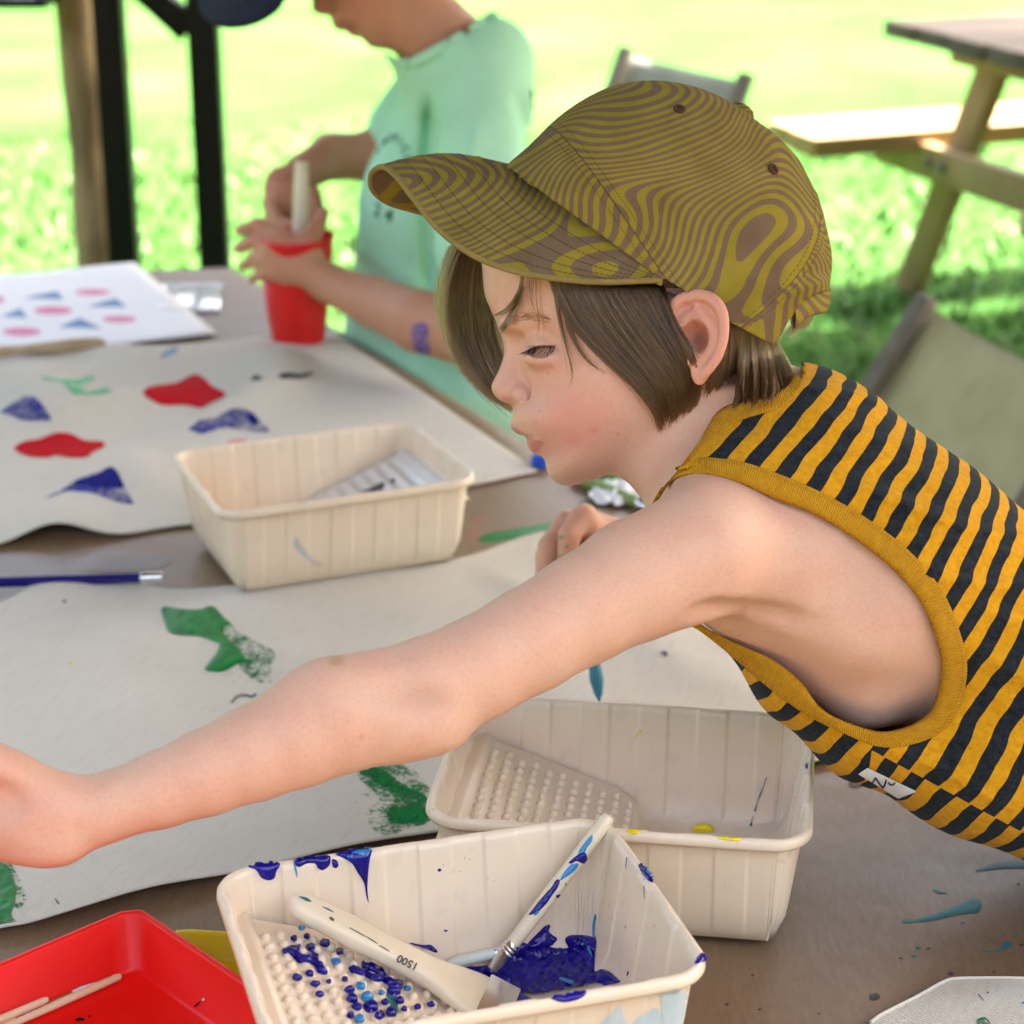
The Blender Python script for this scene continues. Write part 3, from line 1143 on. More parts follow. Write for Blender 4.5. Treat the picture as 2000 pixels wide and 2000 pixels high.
# prints on the far cloth
k = .2847
q3 = lambda P: [(x * k, 500 + y * k) for x, y in P]
R_ = lambda P, n=60: spline(P, n, True)
patch('red_print', R_(q3([(985, 950), (1010, 905), (1100, 885), (1210, 870), (1330, 815), (1400, 840), (1450, 890), (1530, 930), (1545, 965), (1450, 1010), (1380, 1045), (1270, 1025), (1120, 1025), (1040, 990)])), B1, red_paint, c1, .0003, .0006, 6, 6)
patch('red_print', R_(q3([(100, 1325), (160, 1275), (270, 1255), (380, 1215), (480, 1220), (580, 1265), (700, 1275), (715, 1310), (640, 1345), (590, 1385), (470, 1385), (390, 1370), (320, 1385), (190, 1375)])), B1, red_paint, c1, .0003, .0006, 6, 6)
for P in ([(0, 1075), (70, 1020), (170, 965), (230, 960), (280, 1010), (330, 1080), (360, 1135), (170, 1135)],
          [(1290, 1195), (1370, 1125), (1480, 1110), (1580, 1050), (1660, 1045), (1740, 1080), (1780, 1130), (1860, 1215), (1700, 1205), (1580, 1180), (1480, 1190), (1380, 1225)],
          [(270, 1680), (420, 1610), (540, 1530), (660, 1490), (770, 1440), (830, 1510), (855, 1590), (930, 1715), (800, 1690), (620, 1620), (480, 1610)]):
    P = [(x * 1.0, y) for x, y in P]
    patch('blue_print', resample(np.array(q3(P + [P[0]])), 50)[:-1], B1, bluep, c1, .0002, .0006, 6, 6, rough_edge=.6)
patch('blue_print', R_(q3([(500, 1560), (660, 1500), (765, 1450), (820, 1520), (845, 1590), (700, 1590)]), 40), B1, bluep2, c1, .0002, .0008, 6, 6)
patch('blue_print', R_(q3([(1690, 1110), (1740, 1090), (1775, 1140), (1740, 1165)]), 24), B1, bluep2, c1, .0002, .0008, 5, 6)
patch('green_print', resample(np.array(q3([(285, 830), (400, 850), (520, 850), (640, 820), (650, 845), (570, 880), (560, 920), (600, 935), (700, 910), (760, 905), (775, 935), (640, 955), (500, 950), (470, 915), (430, 870), (300, 850), (285, 830)])), 60)[:-1], B1, varied('pale_green_print', (.05, .36, .14), (.08, .42, .2), 60, .6), c1, .0003, .0007, 5, 5)
patch('blue_dab', R_(q3([(1100, 700), (1140, 655), (1200, 630), (1220, 645), (1180, 680)]), 24), B1, cyan_paint, c1, .0005, .0007, 4, 5)
patch('pink_print', R_(q3([(1560, 1285), (1600, 1262), (1690, 1262), (1680, 1285), (1600, 1296)]), 24), B1, varied('pink_print', (.6, .2, .22), (.66, .3, .3), 50, .7), c1, .0002, .0007, 4, 4)
patch('black_scribble', fan([(492, 741), (502, 738), (512, 740)], [4, 5, 3]), B1, dry_paint('black_scribble', (.03, .03, .035), .36, .5, 200), c1, .0001, .0008, 4, 3)
patch('black_scribble', fan(spline([(545, 736), (565, 734), (585, 736), (612, 729)], 10), [3, 5, 6, 5, 6, 5, 4, 4, 3, 2]), B1, bpy.data.materials['black_scribble'], c1, .0001, .0008, 4, 3)
# prints on the middle cloth: a wet leaf shape, then dry drags
k6 = .15528
q6 = lambda P: [(300 + x * k6, 1150 + y * k6) for x, y in P]
patch('green_print', q6(R_([(110, 235), (320, 255), (480, 265), (600, 260), (700, 222), (780, 250), (850, 330), (900, 420), (880, 560), (960, 660), (1060, 740), (1130, 850), (1180, 920), (1060, 950), (900, 1040), (780, 1050), (650, 1020), (700, 930), (800, 800), (830, 700), (740, 660), (560, 600), (230, 570), (140, 430)], 90)), B2, green_paint, c2, .0007, .0006, 5, 9, jitter=.3)
patch('green_smear', q6(R_([(780, 280), (930, 400), (1080, 540), (1300, 680), (1520, 800), (1480, 980), (1480, 1180), (1330, 1180), (1120, 1030), (900, 600)], 60)), B2, green_dry, c2, .0001, .0006, 6, 6)
patch('green_smear', q6(R_([(640, 1030), (900, 1000), (1100, 1000), (1150, 1120), (900, 1200), (760, 1150)], 40)), B2, green_faint, c2, .0001, .0005, 6, 6)
patch('green_smear', R_([(1240 * .5694, 1150 + 635 * .5694), (740, 1490), (800, 1500), (838, 1540), (842, 1600), (800, 1618), (745, 1632), (715, 1590), (740, 1560), (700, 1520)], 60), B2, green_dry, c2, .0001, .0006, 6, 6)
patch('green_smear', R_([(700, 1508), (740, 1500), (790, 1535), (835, 1560), (836, 1600), (770, 1610), (756, 1590), (770, 1560), (735, 1530)], 60), B2, dry_paint('green_heavy_dry', (.006, .17, .04), .38, .52, 210), c2, .0002, .0008, 6, 6)
patch('green_smear', R_([(690, 1580), (720, 1540), (790, 1480), (842, 1520), (845, 1612), (720, 1640)], 40), B2, green_faint, c2, .0001, .0004, 6, 6)
patch('green_print', R_([(-90, 1660), (-10, 1680), (18, 1700), (30, 1735), (28, 1765), (22, 1790), (40, 1808), (30, 1814), (-60, 1828), (-120, 1800)], 50), B2, green_paint, c2, .0010, .0006, 5, 9, jitter=.4)
patch('green_smear', R_([(-40, 1672), (10, 1680), (32, 1705), (48, 1740), (50, 1762), (32, 1775), (16, 1740)], 50), B2, green_dry, c2, .0001, .0007, 5, 6)
patch('green_dab', blob(844, 1458, 10, 3.5, 10), B2, green_dry, c2, .0001, .0007, 3, 3)
patch('green_dab', blob(190, 1503, 6, 3, 10), B2, green_dry, c2, .0001, .0007, 3, 3)
patch('pencil_mark', fan(spline([(452, 1374), (462, 1362), (476, 1358), (492, 1362), (500, 1356)], 14), [2] * 14), B2, grey_pencil, c2, .0001, .0007, 3, 3)
patch('pencil_mark', blob(1298, 1278, 7, 5, 10, .2), B2, grey_pencil, c2, .0001, .0007, 3, 3)
patch('pencil_mark', fan([(108, 1757), (113, 1764), (116, 1767)], [1.2, 1.6, 1]), B2, black_paint, c2, .0001, .0007, 2, 3)
patch('pencil_mark', blob(126, 1176, 4, 3, 8), B2, grey_pencil, c2, .0001, .0007, 2, 3)
patch('yellow_dab', blob(137, 1297, 4, 2.4, 8), B2, yellow_paint, c2, .0002, .0007, 2, 3)
# prints on the corner cloth
patch('green_smear', R_([(1912, 2004), (1908, 1994), (1922, 1988), (1932, 1996), (1938, 2010)], 24), B3, green_dry, c3, .0002, .0007, 4, 4)
patch('pencil_mark', fan([(1910, 1943), (1916, 1950), (1921, 1956)], [1, 1.4, 1]), B3, grey_pencil, c3, .0001, .0007, 2, 3)
patch('blue_dab', blob(1929, 1940, 2.4, 2, 8), B3, cyan_paint, c3, .0002, .0007, 2, 3)
patch('blue_dab', blob(1999, 1960, 4, 2, 8), B3, cyan_paint, c3, .0002, .0007, 2, 3)

# white sheet with printed shapes
pw = varied('white_paper', (.78, .79, .82), (.82, .83, .85), 6, .6, .3)
wp = [tab(x, y, .004) for x, y in ((-110, 548), (262, 519), (424, 653), (-60, 720))]
wt = thing('white_paper', 'white paper sheet printed with pink ovals and blue triangles, by the far edge', 'paper', sum(wp, Vector()) / 4)
n = 16
v = []
for j in range(n + 1):
    for i in range(n + 1):
        a, b = i / n, j / n
        p = wp[3].lerp(wp[2], a).lerp(wp[0].lerp(wp[1], a), b)
        v.append((p.x, p.y, p.z + .0015 + .004 * math.sin(3 * a + 2 * b) ** 2 * a))
ws = mesh_obj('paper_sheet', v, qs(n, n), pw, wt)
md = ws.modifiers.new('thick', 'SOLIDIFY'); md.thickness = .0003; md.offset = -1
WB = bvh_of(ws)
pink = varied('pink_ink', (.66, .22, .36), (.70, .25, .40), 40, .6, .3)
sky_ink = varied('blue_ink', (.12, .24, .46), (.15, .28, .50), 40, .6, .3)
for cx, cy, rx, ry in ((635, 250, 120, 22), (365, 375, 130, 30), (820, 435, 115, 24), (150, 520, 130, 30), (-30, 300, 60, 26)):
    patch('printed_oval', q3(blob(cx, cy, rx, ry, 14, .01)), WB, pink, wt, .00005, .0003, 5, 4)
for P in ([(155, 290), (390, 240), (440, 300)], [(595, 350), (790, 290), (875, 350)], [(10, 415), (140, 360), (190, 425)], [(400, 490), (550, 425), (700, 500)]):
    patch('printed_triangle', resample(np.array(q3(P + [P[0]])), 24)[:-1], WB, sky_ink, wt, .00005, .0003, 5, 4)

# ------------------------------------------------------------------ paint trays
tm = M('cream_plastic', (.70, .60, .48), .34, .5)
tm.b.inputs['Subsurface Weight'].default_value = .22
tm.b.inputs['Subsurface Radius'].default_value = (1, .62, .3)
tm.b.inputs['Subsurface Scale'].default_value = .0035
tcl = tm.ramp(tm.noise(7, 3), [(.3, (.72, .595, .435)), (.7, (.755, .64, .48))])
tcl = tm.mix(tm.math('MULTIPLY', tm.ramp(tm.noise(48, 6, .7, dist=.5), [(.56, (0, 0, 0)), (.70, (1, 1, 1))]), .22), tcl, (.50, .44, .36))
tcl = tm.mix(tm.math('MULTIPLY', tm.ramp(tm.noise(16, 5, .7, stretch=(1, 1, .15)), [(.58, (0, 0, 0)), (.66, (1, 1, 1))]), .18), tcl, (.56, .50, .44))
tm.color(tcl)
tm.rough(tm.ramp(tm.noise(40, 4), [(.3, (.27, .27, .27)), (.75, (.42, .42, .42))]))
tm.bump(tm.noise(180, 3), .05, .0006)
cream = tm.m
wm = varied('white_plastic', (.72, .68, .62), (.78, .74, .68), 30, .35, .5)
TL, TW, TH = .25, .189, .0882


def rrect(a, b, r, n):
    """rounded rectangle, n points, with running length"""
    P = []
    for cx, cy, t0 in ((a - r, b - r, 0), (-a + r, b - r, 90), (-a + r, -b + r, 180), (a - r, -b + r, 270)):
        for t in np.linspace(t0, t0 + 90, 12):
            P.append((cx + r * math.cos(math.radians(t)), cy + r * math.sin(math.radians(t))))
    P.append(P[0])
    return resample(np.array(P), n + 1)[:-1]


def tray(label, cx, cy, ang, z0, ramp_side, ridged):
    t = thing('paint_tray', label, 'paint tray', (cx, cy, TZ + z0), 'cream paint trays', ang)
    n = 960
    base = rrect(TL / 2, TW / 2, .027, n)
    cen = base / np.linalg.norm(base, axis=1)[:, None]
    nr = np.roll(base, -1, 0) - np.roll(base, 1, 0)
    nr = np.stack([nr[:, 1], -nr[:, 0]], 1) / np.linalg.norm(nr, axis=1)[:, None]
    # pressed panels in the walls: alternately proud and recessed by position along each side
    cornerd = np.minimum(np.abs(np.abs(base[:, 0]) - TL / 2), 9) * 0
    long_side = np.abs(base[:, 1]) > TW / 2 - .004
    s_ = np.where(np.abs(nr[:, 1]) > np.abs(nr[:, 0]), base[:, 0], base[:, 1])
    per = .042
    ph = ((s_ + 10 * per) / per) % 1.0
    tri = np.where(ph < .035, ph / .035, np.where(ph < .5, 1, np.where(ph < .535, 1 - (ph - .5) / .035, 0)))
    fl = sstep(.06, .0, 1 - np.maximum(np.abs(nr[:, 0]), np.abs(nr[:, 1])) )
    pan = (tri - .5) * fl
    rows = []

    def row(off, z, amp=0.0, bot=0.0):
        """ring moved inwards by off at height z"""
        b = base - nr * (off + amp * pan[:, None]) if off < .023 else rrect(TL / 2 - off, TW / 2 - off, max(.027 - off, .002), n)
        rows.append(np.concatenate([b, np.full((n, 1), z)], 1))
    # outside, from the foot up, over the rim, then down the inside
    cornz = 0
    row(.0260, .0005); row(.0205, .004); row(.0175, .013, .0006)
    for q in np.linspace(.25, .86, 6):
        row(.0165 - .0115 * q, TH * q, .0011)
    row(.0048, TH - .0085, .0010)
    row(.0008, TH - .0078); row(-.0004, TH - .0060); row(0.0, TH - .0022); row(.0014, TH - .0002, .0004); row(.0034, TH, .0010); row(.0056, TH - .0012, .0014); row(.0066, TH - .004, .0016)
    for q in np.linspace(.92, .22, 8):
        row(.0184 - .0120 * q, TH * q, .0012)
    row(.0205, .011, .0012); row(.0245, .0052); row(.031, .0034); row(.045, .0030)
    V = np.concatenate(rows)
    f = []
    m_ = len(rows)
    for i in range(m_ - 1):
        for k in range(n):
            f.append((i * n + k, i * n + (k + 1) % n, (i + 1) * n + (k + 1) % n, (i + 1) * n + k))
    f.append(tuple(range(n - 1, -1, -1)))
    f.append(tuple((m_ - 1) * n + k for k in range(n)))
    body = mesh_obj('tray_body', V, f, cream, t, rel=False)
    # sloping ramp, moulded with studs or ridges
    L0, L1 = -(TL / 2 - .0075), .012
    zt, zb = .064, .0045
    nx_, ny_ = 46, 40
    v = []
    hw = TW / 2 - .0125
    for i in range(nx_ + 1):
        a = i / nx_
        x = L0 + (L1 - L0) * a
        z = zt - (zt - .022) * min(a / .93, 1)
        if a > .93:
            z = .022 - (.022 - zb) * sstep(.93, 1, a)
        if a < .10:
            z = zt
        taper = .0
        for j in range(ny_ + 1):
            b = -1 + 2 * j / ny_
            ww = hw - (.072 - z) * .10
            rc = .018
            # rounded outer corners where the ramp ends
            xe = x
            if a > .8:
                e = (abs(b) - .8) / .2
                if e > 0: xe = x - .010 * e * e * (a - .8) / .2
            v.append((xe, b * ww, z + (.0022 * math.sin((a - .1) / .9 * 2 * math.pi * 8.5) * (.1 < a < .93) * (abs(b) < .93) if ridged else 0)))
    f = [(i * (ny_ + 1) + j, (i + 1) * (ny_ + 1) + j, (i + 1) * (ny_ + 1) + j + 1, i * (ny_ + 1) + j + 1) for i in range(nx_) for j in range(ny_)]
    mb = MB().add(v, f)
    bumps = []
    if not ridged:
        for i in range(11):
            a = .14 + i * .075
            x = L0 + (L1 - L0) * a
            z = zt - (zt - .022) * min(a / .93, 1)
            nn = Vector(((zt - .022) / (.93 * (L1 - L0)), 0, 1)).normalized()
            for j in range(12):
                b = -.86 + (j + (.5 if i % 2 else 0) * .9) * 1.72 / 11.6
                y = b * (hw - .006)
                bumps.append((x, y, z))
                mb.rev([(-.001, .0031), (.0012, .0030), (.0028, .0023), (.0037, .0012), (.0040, 0.0001)], (x, y, z), nn, 10)
    sgn = -1 if ramp_side > 0 else 1
    mb.v = [Vector((p.x * sgn, p.y * (1 if sgn > 0 else -1), p.z)) for p in mb.v]
    r = mesh_obj('ramp', [tuple(p) for p in mb.v], mb.f, wm if ridged else cream, t, rel=False)
    return t, body, r


t3, t3b, t3r = tray('cream paint tray with ridged ramp, standing furthest away near the blue prints', -.1787, 1.8941, .3995, .004, 1, True)
t2, t2b, t2r = tray('cream paint tray with clean studded ramp and dabs of yellow paint', .0775, 1.2877, -.1415, .003, -1, False)
t1, t1b, t1r = tray('nearest cream paint tray, smeared and pooled with blue paint', -.0331, 1.0589, .2896, .0215, -1, False)
T1 = bvh_of(t1b, t1r)
T2 = bvh_of(t2b, t2r)
T3 = bvh_of(t3b, t3r)
# blue paint in the nearest tray
k5 = .64700
q5 = lambda P: [(400 + x * k5, 1300 + y * k5) for x, y in P]
k5b = .31056
qa = lambda P: [(400 + x * k5b, 1550 + y * k5b) for x, y in P]
qb = lambda P: [(850 + x * k5b, 1550 + y * k5b) for x, y in P]
patch('blue_drip', R_(qa([(262, 458), (330, 432), (440, 430), (475, 445), (450, 490), (438, 530), (400, 545), (355, 528), (320, 480)])), T1, blue_paint, t1, .0020, .0003, 4, 14)
patch('blue_drip', R_(qa([(560, 425), (600, 405), (700, 392), (780, 388), (790, 420), (780, 455), (745, 480), (712, 470), (690, 440), (640, 440), (600, 460), (575, 455)])), T1, blue_paint, t1, .0020, .0003, 4, 12)
patch('blue_drip', R_(qa([(800, 412), (830, 420), (840, 455), (820, 468), (803, 455)]), 30), T1, blue_paint, t1, .0016, .0003, 3, 7)
patch('blue_drip', R_(qa([(820, 382), (900, 358), (1020, 344), (1050, 358), (1038, 410), (1028, 500), (1022, 600), (1030, 685), (1015, 640), (1000, 560), (960, 495), (925, 440), (870, 405)]), 80), T1, blue_paint, t1, .0022, .0003, 4, 12)
patch('cyan_streak', R_(qa([(905, 392), (960, 368), (1040, 362), (1035, 378), (960, 398)]), 30), T1, cyan_paint, t1, .0006, .0022, 3, 6)
patch('cyan_streak', fan(qa([(562, 440), (572, 480), (580, 525)]), [2.4, 1.8, .8]), T1, cyan_paint, t1, .0005, .0004, 3, 3)
# pool on the tray floor with its lumps
patch('blue_pool', R_(qb([(100, 1120), (200, 1090), (330, 1075), (480, 1000), (580, 975), (700, 965), (800, 975), (900, 965), (1000, 960), (1006, 1060), (1010, 1120), (1050, 1105), (1100, 1120), (1150, 1165), (1160, 1190), (1000, 1230), (900, 1290), (700, 1330), (500, 1330), (380, 1310), (270, 1230), (180, 1180)]), 110), T1, blue_paint, t1, .0035, .0006, 5, 20, jitter=.35)
patch('blue_lump', R_(qb([(570, 960), (640, 880), (690, 830), (722, 826), (716, 870), (765, 910), (740, 950), (690, 975), (620, 985)]), 50), T1, blue_paint, t1, .0026, .0006, 4, 12, jitter=.3)
patch('blue_lump', R_(qb([(815, 915), (850, 890), (940, 890), (1010, 910), (1015, 960), (1000, 1000), (900, 990), (850, 985), (830, 955)]), 50), T1, blue_paint, t1, .0040, .0008, 4, 14, jitter=.5)
patch('cyan_streak', R_(qb([(895, 970), (930, 935), (985, 935), (1000, 960), (1025, 1040), (1000, 1010), (980, 975), (930, 960)]), 40), T1, cyan_paint, t1, .0006, .0042, 3, 6)
patch('cyan_streak', fan(qb([(1010, 760), (1000, 820), (998, 880), (1005, 930)]), [1.6, 2.4, 2.2, 1.2]), T1, cyan_paint, t1, .0005, .0004, 3, 3)
patch('cyan_streak', fan(spline(qb([(760, 1190), (840, 1215), (910, 1240), (980, 1235)]), 12), [1, 2, 3, 4, 4, 4, 4, 3, 3, 2, 2, 1]), T1, cyan_paint, t1, .0005, .0042, 3, 5)
patch('blue_smear', R_(qb([(680, 1262), (760, 1238), (850, 1232), (945, 1240), (935, 1275), (880, 1300), (780, 1310)]), 40), T1, blue_paint, t1, .0010, .0003, 4, 8, jitter=.3)
patch('blue_smear', R_(qb([(230, 1336), (300, 1318), (370, 1312), (372, 1330), (300, 1350)]), 30), T1, blue_paint, t1, .0012, .0003, 3, 6)
patch('blue_smear', R_(qb([(1278, 455), (1310, 448), (1350, 480), (1390, 530), (1440, 590), (1425, 606), (1380, 570), (1330, 540)]), 40), T1, blue_paint, t1, .0016, .0003, 3, 8, jitter=.5)
patch('cyan_streak', R_(qb([(1310, 470), (1350, 490), (1370, 530), (1330, 515)]), 24), T1, cyan_paint, t1, .0005, .0018, 3, 4)
patch('blue_smear', R_(qb([(1632, 1072), (1660, 1015), (1690, 1000), (1725, 1018), (1732, 1050), (1690, 1060)]), 30), T1, blue_paint, t1, .0012, .0003, 3, 8)
for x, y, r, ry in ((1475, 480, 9, 7), (1515, 862, 10, 5), (1635, 405, 3, 2), (1665, 412, 3, 2), (1500, 448, 3, 2), (1780, 532, 3, 2), (1820, 550, 3, 2), (1600, 490, 2.5, 2)):
    x_, y_ = qa([(x, y)])[0]
    patch('blue_fleck', blob(x_, y_, r * k5b * 1.3, ry * k5b * 1.3, 8, .1), T1, blue_paint, t1, .0004, .0002, 1.6, 3)
for x0, y0, x1, y1, wd_ in ((1208, 375, 1198, 468, 1), (1312, 535, 1316, 660, .9), (1216, 1118, 1208, 1146, 1.6), (1198, 830, 1196, 850, .8)):
    patch('blue_trickle', fan(qb([(x0, y0), ((x0 + x1) / 2, (y0 + y1) / 2), (x1, y1)]), [wd_, wd_ * .8, wd_ * .5]), T1, blue_paint, t1, .0003, .0002, 2, 2)
# blue on the studs: each dab covers a stud and the hollow beside it
dabs = [(610, 845, 18), (640, 900, 17), (560, 912, 18), (665, 970, 26), (755, 940, 28), (850, 995, 22), (825, 1055, 24), (580, 1155, 24), (695, 1195, 22), (720, 1260, 22), (660, 1130, 22), (910, 1235, 26), (985, 1210, 24), (880, 1165, 18),
        (1185, 1245, 34), (1225, 1300, 24), (1135, 1310, 20), (925, 1290, 28), (1020, 1280, 32), (1045, 1340, 38), (955, 1340, 24), (1170, 1375, 28), (1340, 1340, 18), (1425, 1325, 18), (1275, 1225, 18), (1255, 1355, 16), (1350, 1030, 18),
        (1460, 1070, 20), (1385, 1080, 14), (1495, 1125, 18), (975, 1415, 26), (915, 1395, 22), (1100, 1395, 26), (1240, 985, 8), (505, 990, 18), (780, 1180, 14), (1110, 1250, 16), (1005, 1080, 20), (935, 1105, 26)]
for i, (x, y, r) in enumerate(dabs):
    x_, y_ = qa([(x, y)])[0]
    patch('blue_dab', blob(x_, y_, r * k5b * 1.2, r * k5b * 1.05, 9, .07), T1, blue_paint if i % 6 else cyan_paint, t1, .0014, .0003, 2.4, 6)
for P in ([(500, 975), (560, 955), (600, 960), (595, 1000), (640, 1020), (680, 1000), (715, 1010), (720, 1050), (770, 1110), (760, 1140), (710, 1130), (690, 1090), (640, 1060), (590, 1070), (560, 1040), (530, 1010)],
          [(900, 1100), (950, 1090), (1000, 1110), (1060, 1130), (1110, 1130), (1180, 1160), (1240, 1190), (1230, 1240), (1170, 1230), (1130, 1190), (1060, 1180), (1000, 1150), (940, 1130)],
          [(985, 1060), (1040, 1070), (1120, 1100), (1130, 1140), (1080, 1130), (1010, 1100)], [(1290, 935), (1370, 950), (1420, 950), (1460, 985), (1450, 1000), (1380, 970), (1310, 950)]):
    patch('blue_smear', R_(qa(P), 60), T1, blue_paint, t1, .0022, .0004, 2.6, 8, jitter=.5)
patch('teal_smear', R_(qa([(1140, 1260), (1200, 1270), (1215, 1340), (1200, 1400), (1160, 1390), (1165, 1330)]), 30), T1, teal_paint, t1, .0004, .0003, 3, 5)
# pale blue film wiped on the front wall
for P in ([(1420, 1250), (1500, 1230), (1570, 1245), (1590, 1330), (1575, 1460), (1440, 1460), (1425, 1340)], [(1240, 1440), (1300, 1390), (1400, 1350), (1410, 1460), (1230, 1460)], [(1040, 1440), (1110, 1380), (1160, 1330), (1180, 1400), (1200, 1460), (1040, 1460)]):
    patch('paint_film', R_(qb(P), 40), T1, pale_blue, t1, .0001, .0003, 5, 6)
# yellow dabs, teal trickle in the clean tray
kq = .36232
qc = lambda P: [(1300 + x * kq, 1400 + y * kq) for x, y in P]
patch('yellow_dab', R_(qc([(148, 608), (168, 588), (215, 584), (248, 598), (258, 622), (200, 626), (150, 624)]), 40), T2, yellow_paint, t2, .0050, .0003, 3, 12)
patch('yellow_dab', R_([(1400, 1638), (1420, 1634), (1446, 1638), (1440, 1644)], 24), T2, yellow_paint, t2, .0008, .0003, 3, 5)
patch('yellow_dab', R_([(1222, 1623), (1236, 1620), (1252, 1624), (1240, 1630)], 24), T2, yellow_paint, t2, .0008, .0003, 3, 5)
patch('yellow_dab', fan([(1239, 1441), (1246, 1434), (1251, 1428), (1252, 1425)], [.8, 1, 2, 2.6]), T2, yellow_paint, t2, .0006, .0003, 2, 3)
patch('teal_trickle', fan(qc([(545, 325), (528, 375), (512, 415), (495, 460), (480, 510)]), [1, .7, 1.6, .6, 2]), T2, teal_paint, t2, .0003, .0003, 2, 2)
patch('teal_trickle', fan(qc([(474, 530), (466, 560), (459, 590)]), [.5, .5, 3.4]), T2, teal_paint, t2, .0005, .0003, 2, 2)
patch('blue_fleck', R_(qc([(752, 262), (765, 248), (768, 270), (760, 284)]), 16), T2, blue_paint, t2, .0006, .0003, 2, 3)
# dark smear on the ridged ramp, grey smear on the far tray's wall
k4 = .34161
qd = lambda P: [(300 + x * k4, 820 + y * k4) for x, y in P]
patch('black_smear', R_(qd([(1190, 410), (1240, 390), (1300, 360), (1325, 365), (1310, 395), (1260, 410)]), 30), T3, black_paint, t3, .0008, .0004, 3, 5)
patch('black_smear', R_(qd([(1355, 345), (1375, 335), (1380, 355), (1362, 362)]), 16), T3, black_paint, t3, .0005, .0004, 3, 4)
patch('grey_smear', fan(spline(qd([(815, 670), (820, 710), (850, 750), (885, 790), (930, 820), (960, 830)]), 14), [2, 5, 7, 7, 6, 6, 5, 4, 3, 3, 2, 3, 3, 1]), T3, varied('grey_film', (.46, .46, .43), (.52, .52, .48), 50, .5), t3, .0002, .0003, 4, 4)

# ------------------------------------------------------------------ shallow colour trays at lower left
red_plastic = varied('red_plastic', (.70, .006, .004), (.76, .008, .005), 20, .36, .3, .04, 200)
yellow_plastic = varied('yellow_plastic', (.62, .44, .0), (.68, .50, .004), 20, .35, .5, .04, 200)


def shallow(label, corner, ang, L, W, H, z0, m, name='shallow_tray'):
    """tray with its far inner corner at corner, sides running along ang and ang-90"""
    t = thing(name, label, 'tray', (corner.x, corner.y, TZ + z0), 'shallow plastic trays', ang)
    a, b = L / 2, W / 2
    n = 96
    r = .006
    base = rrect(a, b, r, n)
    base = base - np.array([a, b])
    nr = np.roll(base, -1, 0) - np.roll(base, 1, 0)
    nr = np.stack([nr[:, 1], -nr[:, 0]], 1) / np.linalg.norm(nr, axis=1)[:, None]
    rows = [np.concatenate([(base - nr * o_) if o_ < .0055 else rrect(a - o_, b - o_, .0012, n) - np.array([a, b]), np.full((n, 1), z)], 1) for o_, z in ((.006, .0003), (.003, .003), (.0, H - .006), (-.0028, H - .0055), (-.003, H - .001), (-.002, H), (.0012, H), (.002, H - .001), (.0052, .005), (.008, .0028), (.03, .0028))]
    V = np.concatenate(rows)
    f = []
    for i in range(len(rows) - 1):
        for k in range(n):
            f.append((i * n + k, i * n + (k + 1) % n, (i + 1) * n + (k + 1) % n, (i + 1) * n + k))
    f.append(tuple(range(n - 1, -1, -1)))
    f.append(tuple((len(rows) - 1) * n + k for k in range(n)))
    o = mesh_obj('tray_body', V, f, m, t, rel=False)
    return t, o


RH = .042
zr = .0218
cr = tab(262, 1772, zr + RH)
d1 = tab(-10, 1888, zr + RH) - cr     # towards the left
d2 = tab(500, 1909, zr + RH) - cr     # towards the viewer
ang = math.atan2(-d1.y, -d1.x)
red_t, red_o = shallow('red shallow plastic tray holding three thin brushes', cr, ang, .34, .26, RH, zr, red_plastic)
RB = bvh_of(red_o)
ya, yb = tab(343, 1816, .0214), tab(492, 1826, .0214)
yd = (yb - ya).normalized()
yel_t, yel_o = shallow('yellow shallow plastic tray wedged under the red tray and the blue smeared tray', ya + yd * .23, math.atan2(yd.y, yd.x), .23, .22, .020, .0014, yellow_plastic)
patch('black_fleck', R_([(380, 1964), (388, 1957), (393, 1955), (388, 1962), (381, 1967)], 16), RB, black_paint, red_t, .0003, .0003, 2, 2)
patch('black_fleck', blob(398, 1952, 2.6, 4, 8), RB, varied('lilac_fleck', (.45, .38, .5), (.55, .45, .6), 50), red_t, .0008, .0003, 1.6, 2)
patch('black_fleck', fan([(147, 1993), (155, 1990), (165, 1992)], [2, 4, 2]), RB, black_paint, red_t, .0003, .0003, 2, 2)
patch('black_fleck', blob(174, 1985, 3, 2, 8), RB, black_paint, red_t, .0003, .0003, 1.6, 2)

# ------------------------------------------------------------------ brushes
handle_wood = varied('pale_handle', (.66, .56, .38), (.73, .64, .47), 30, .4, .5, .08, 90, .0006, stretch=(1, 1, 1))
tan_handle = varied('tan_handle', (.62, .42, .24), (.70, .50, .32), 30, .5, .4)
metal = M('ferrule_metal', (.75, .76, .78), .22, .5, Metallic=1.0).m
bristle_m = varied('bristle', (.50, .44, .46), (.62, .56, .58), 300, .6, .4)


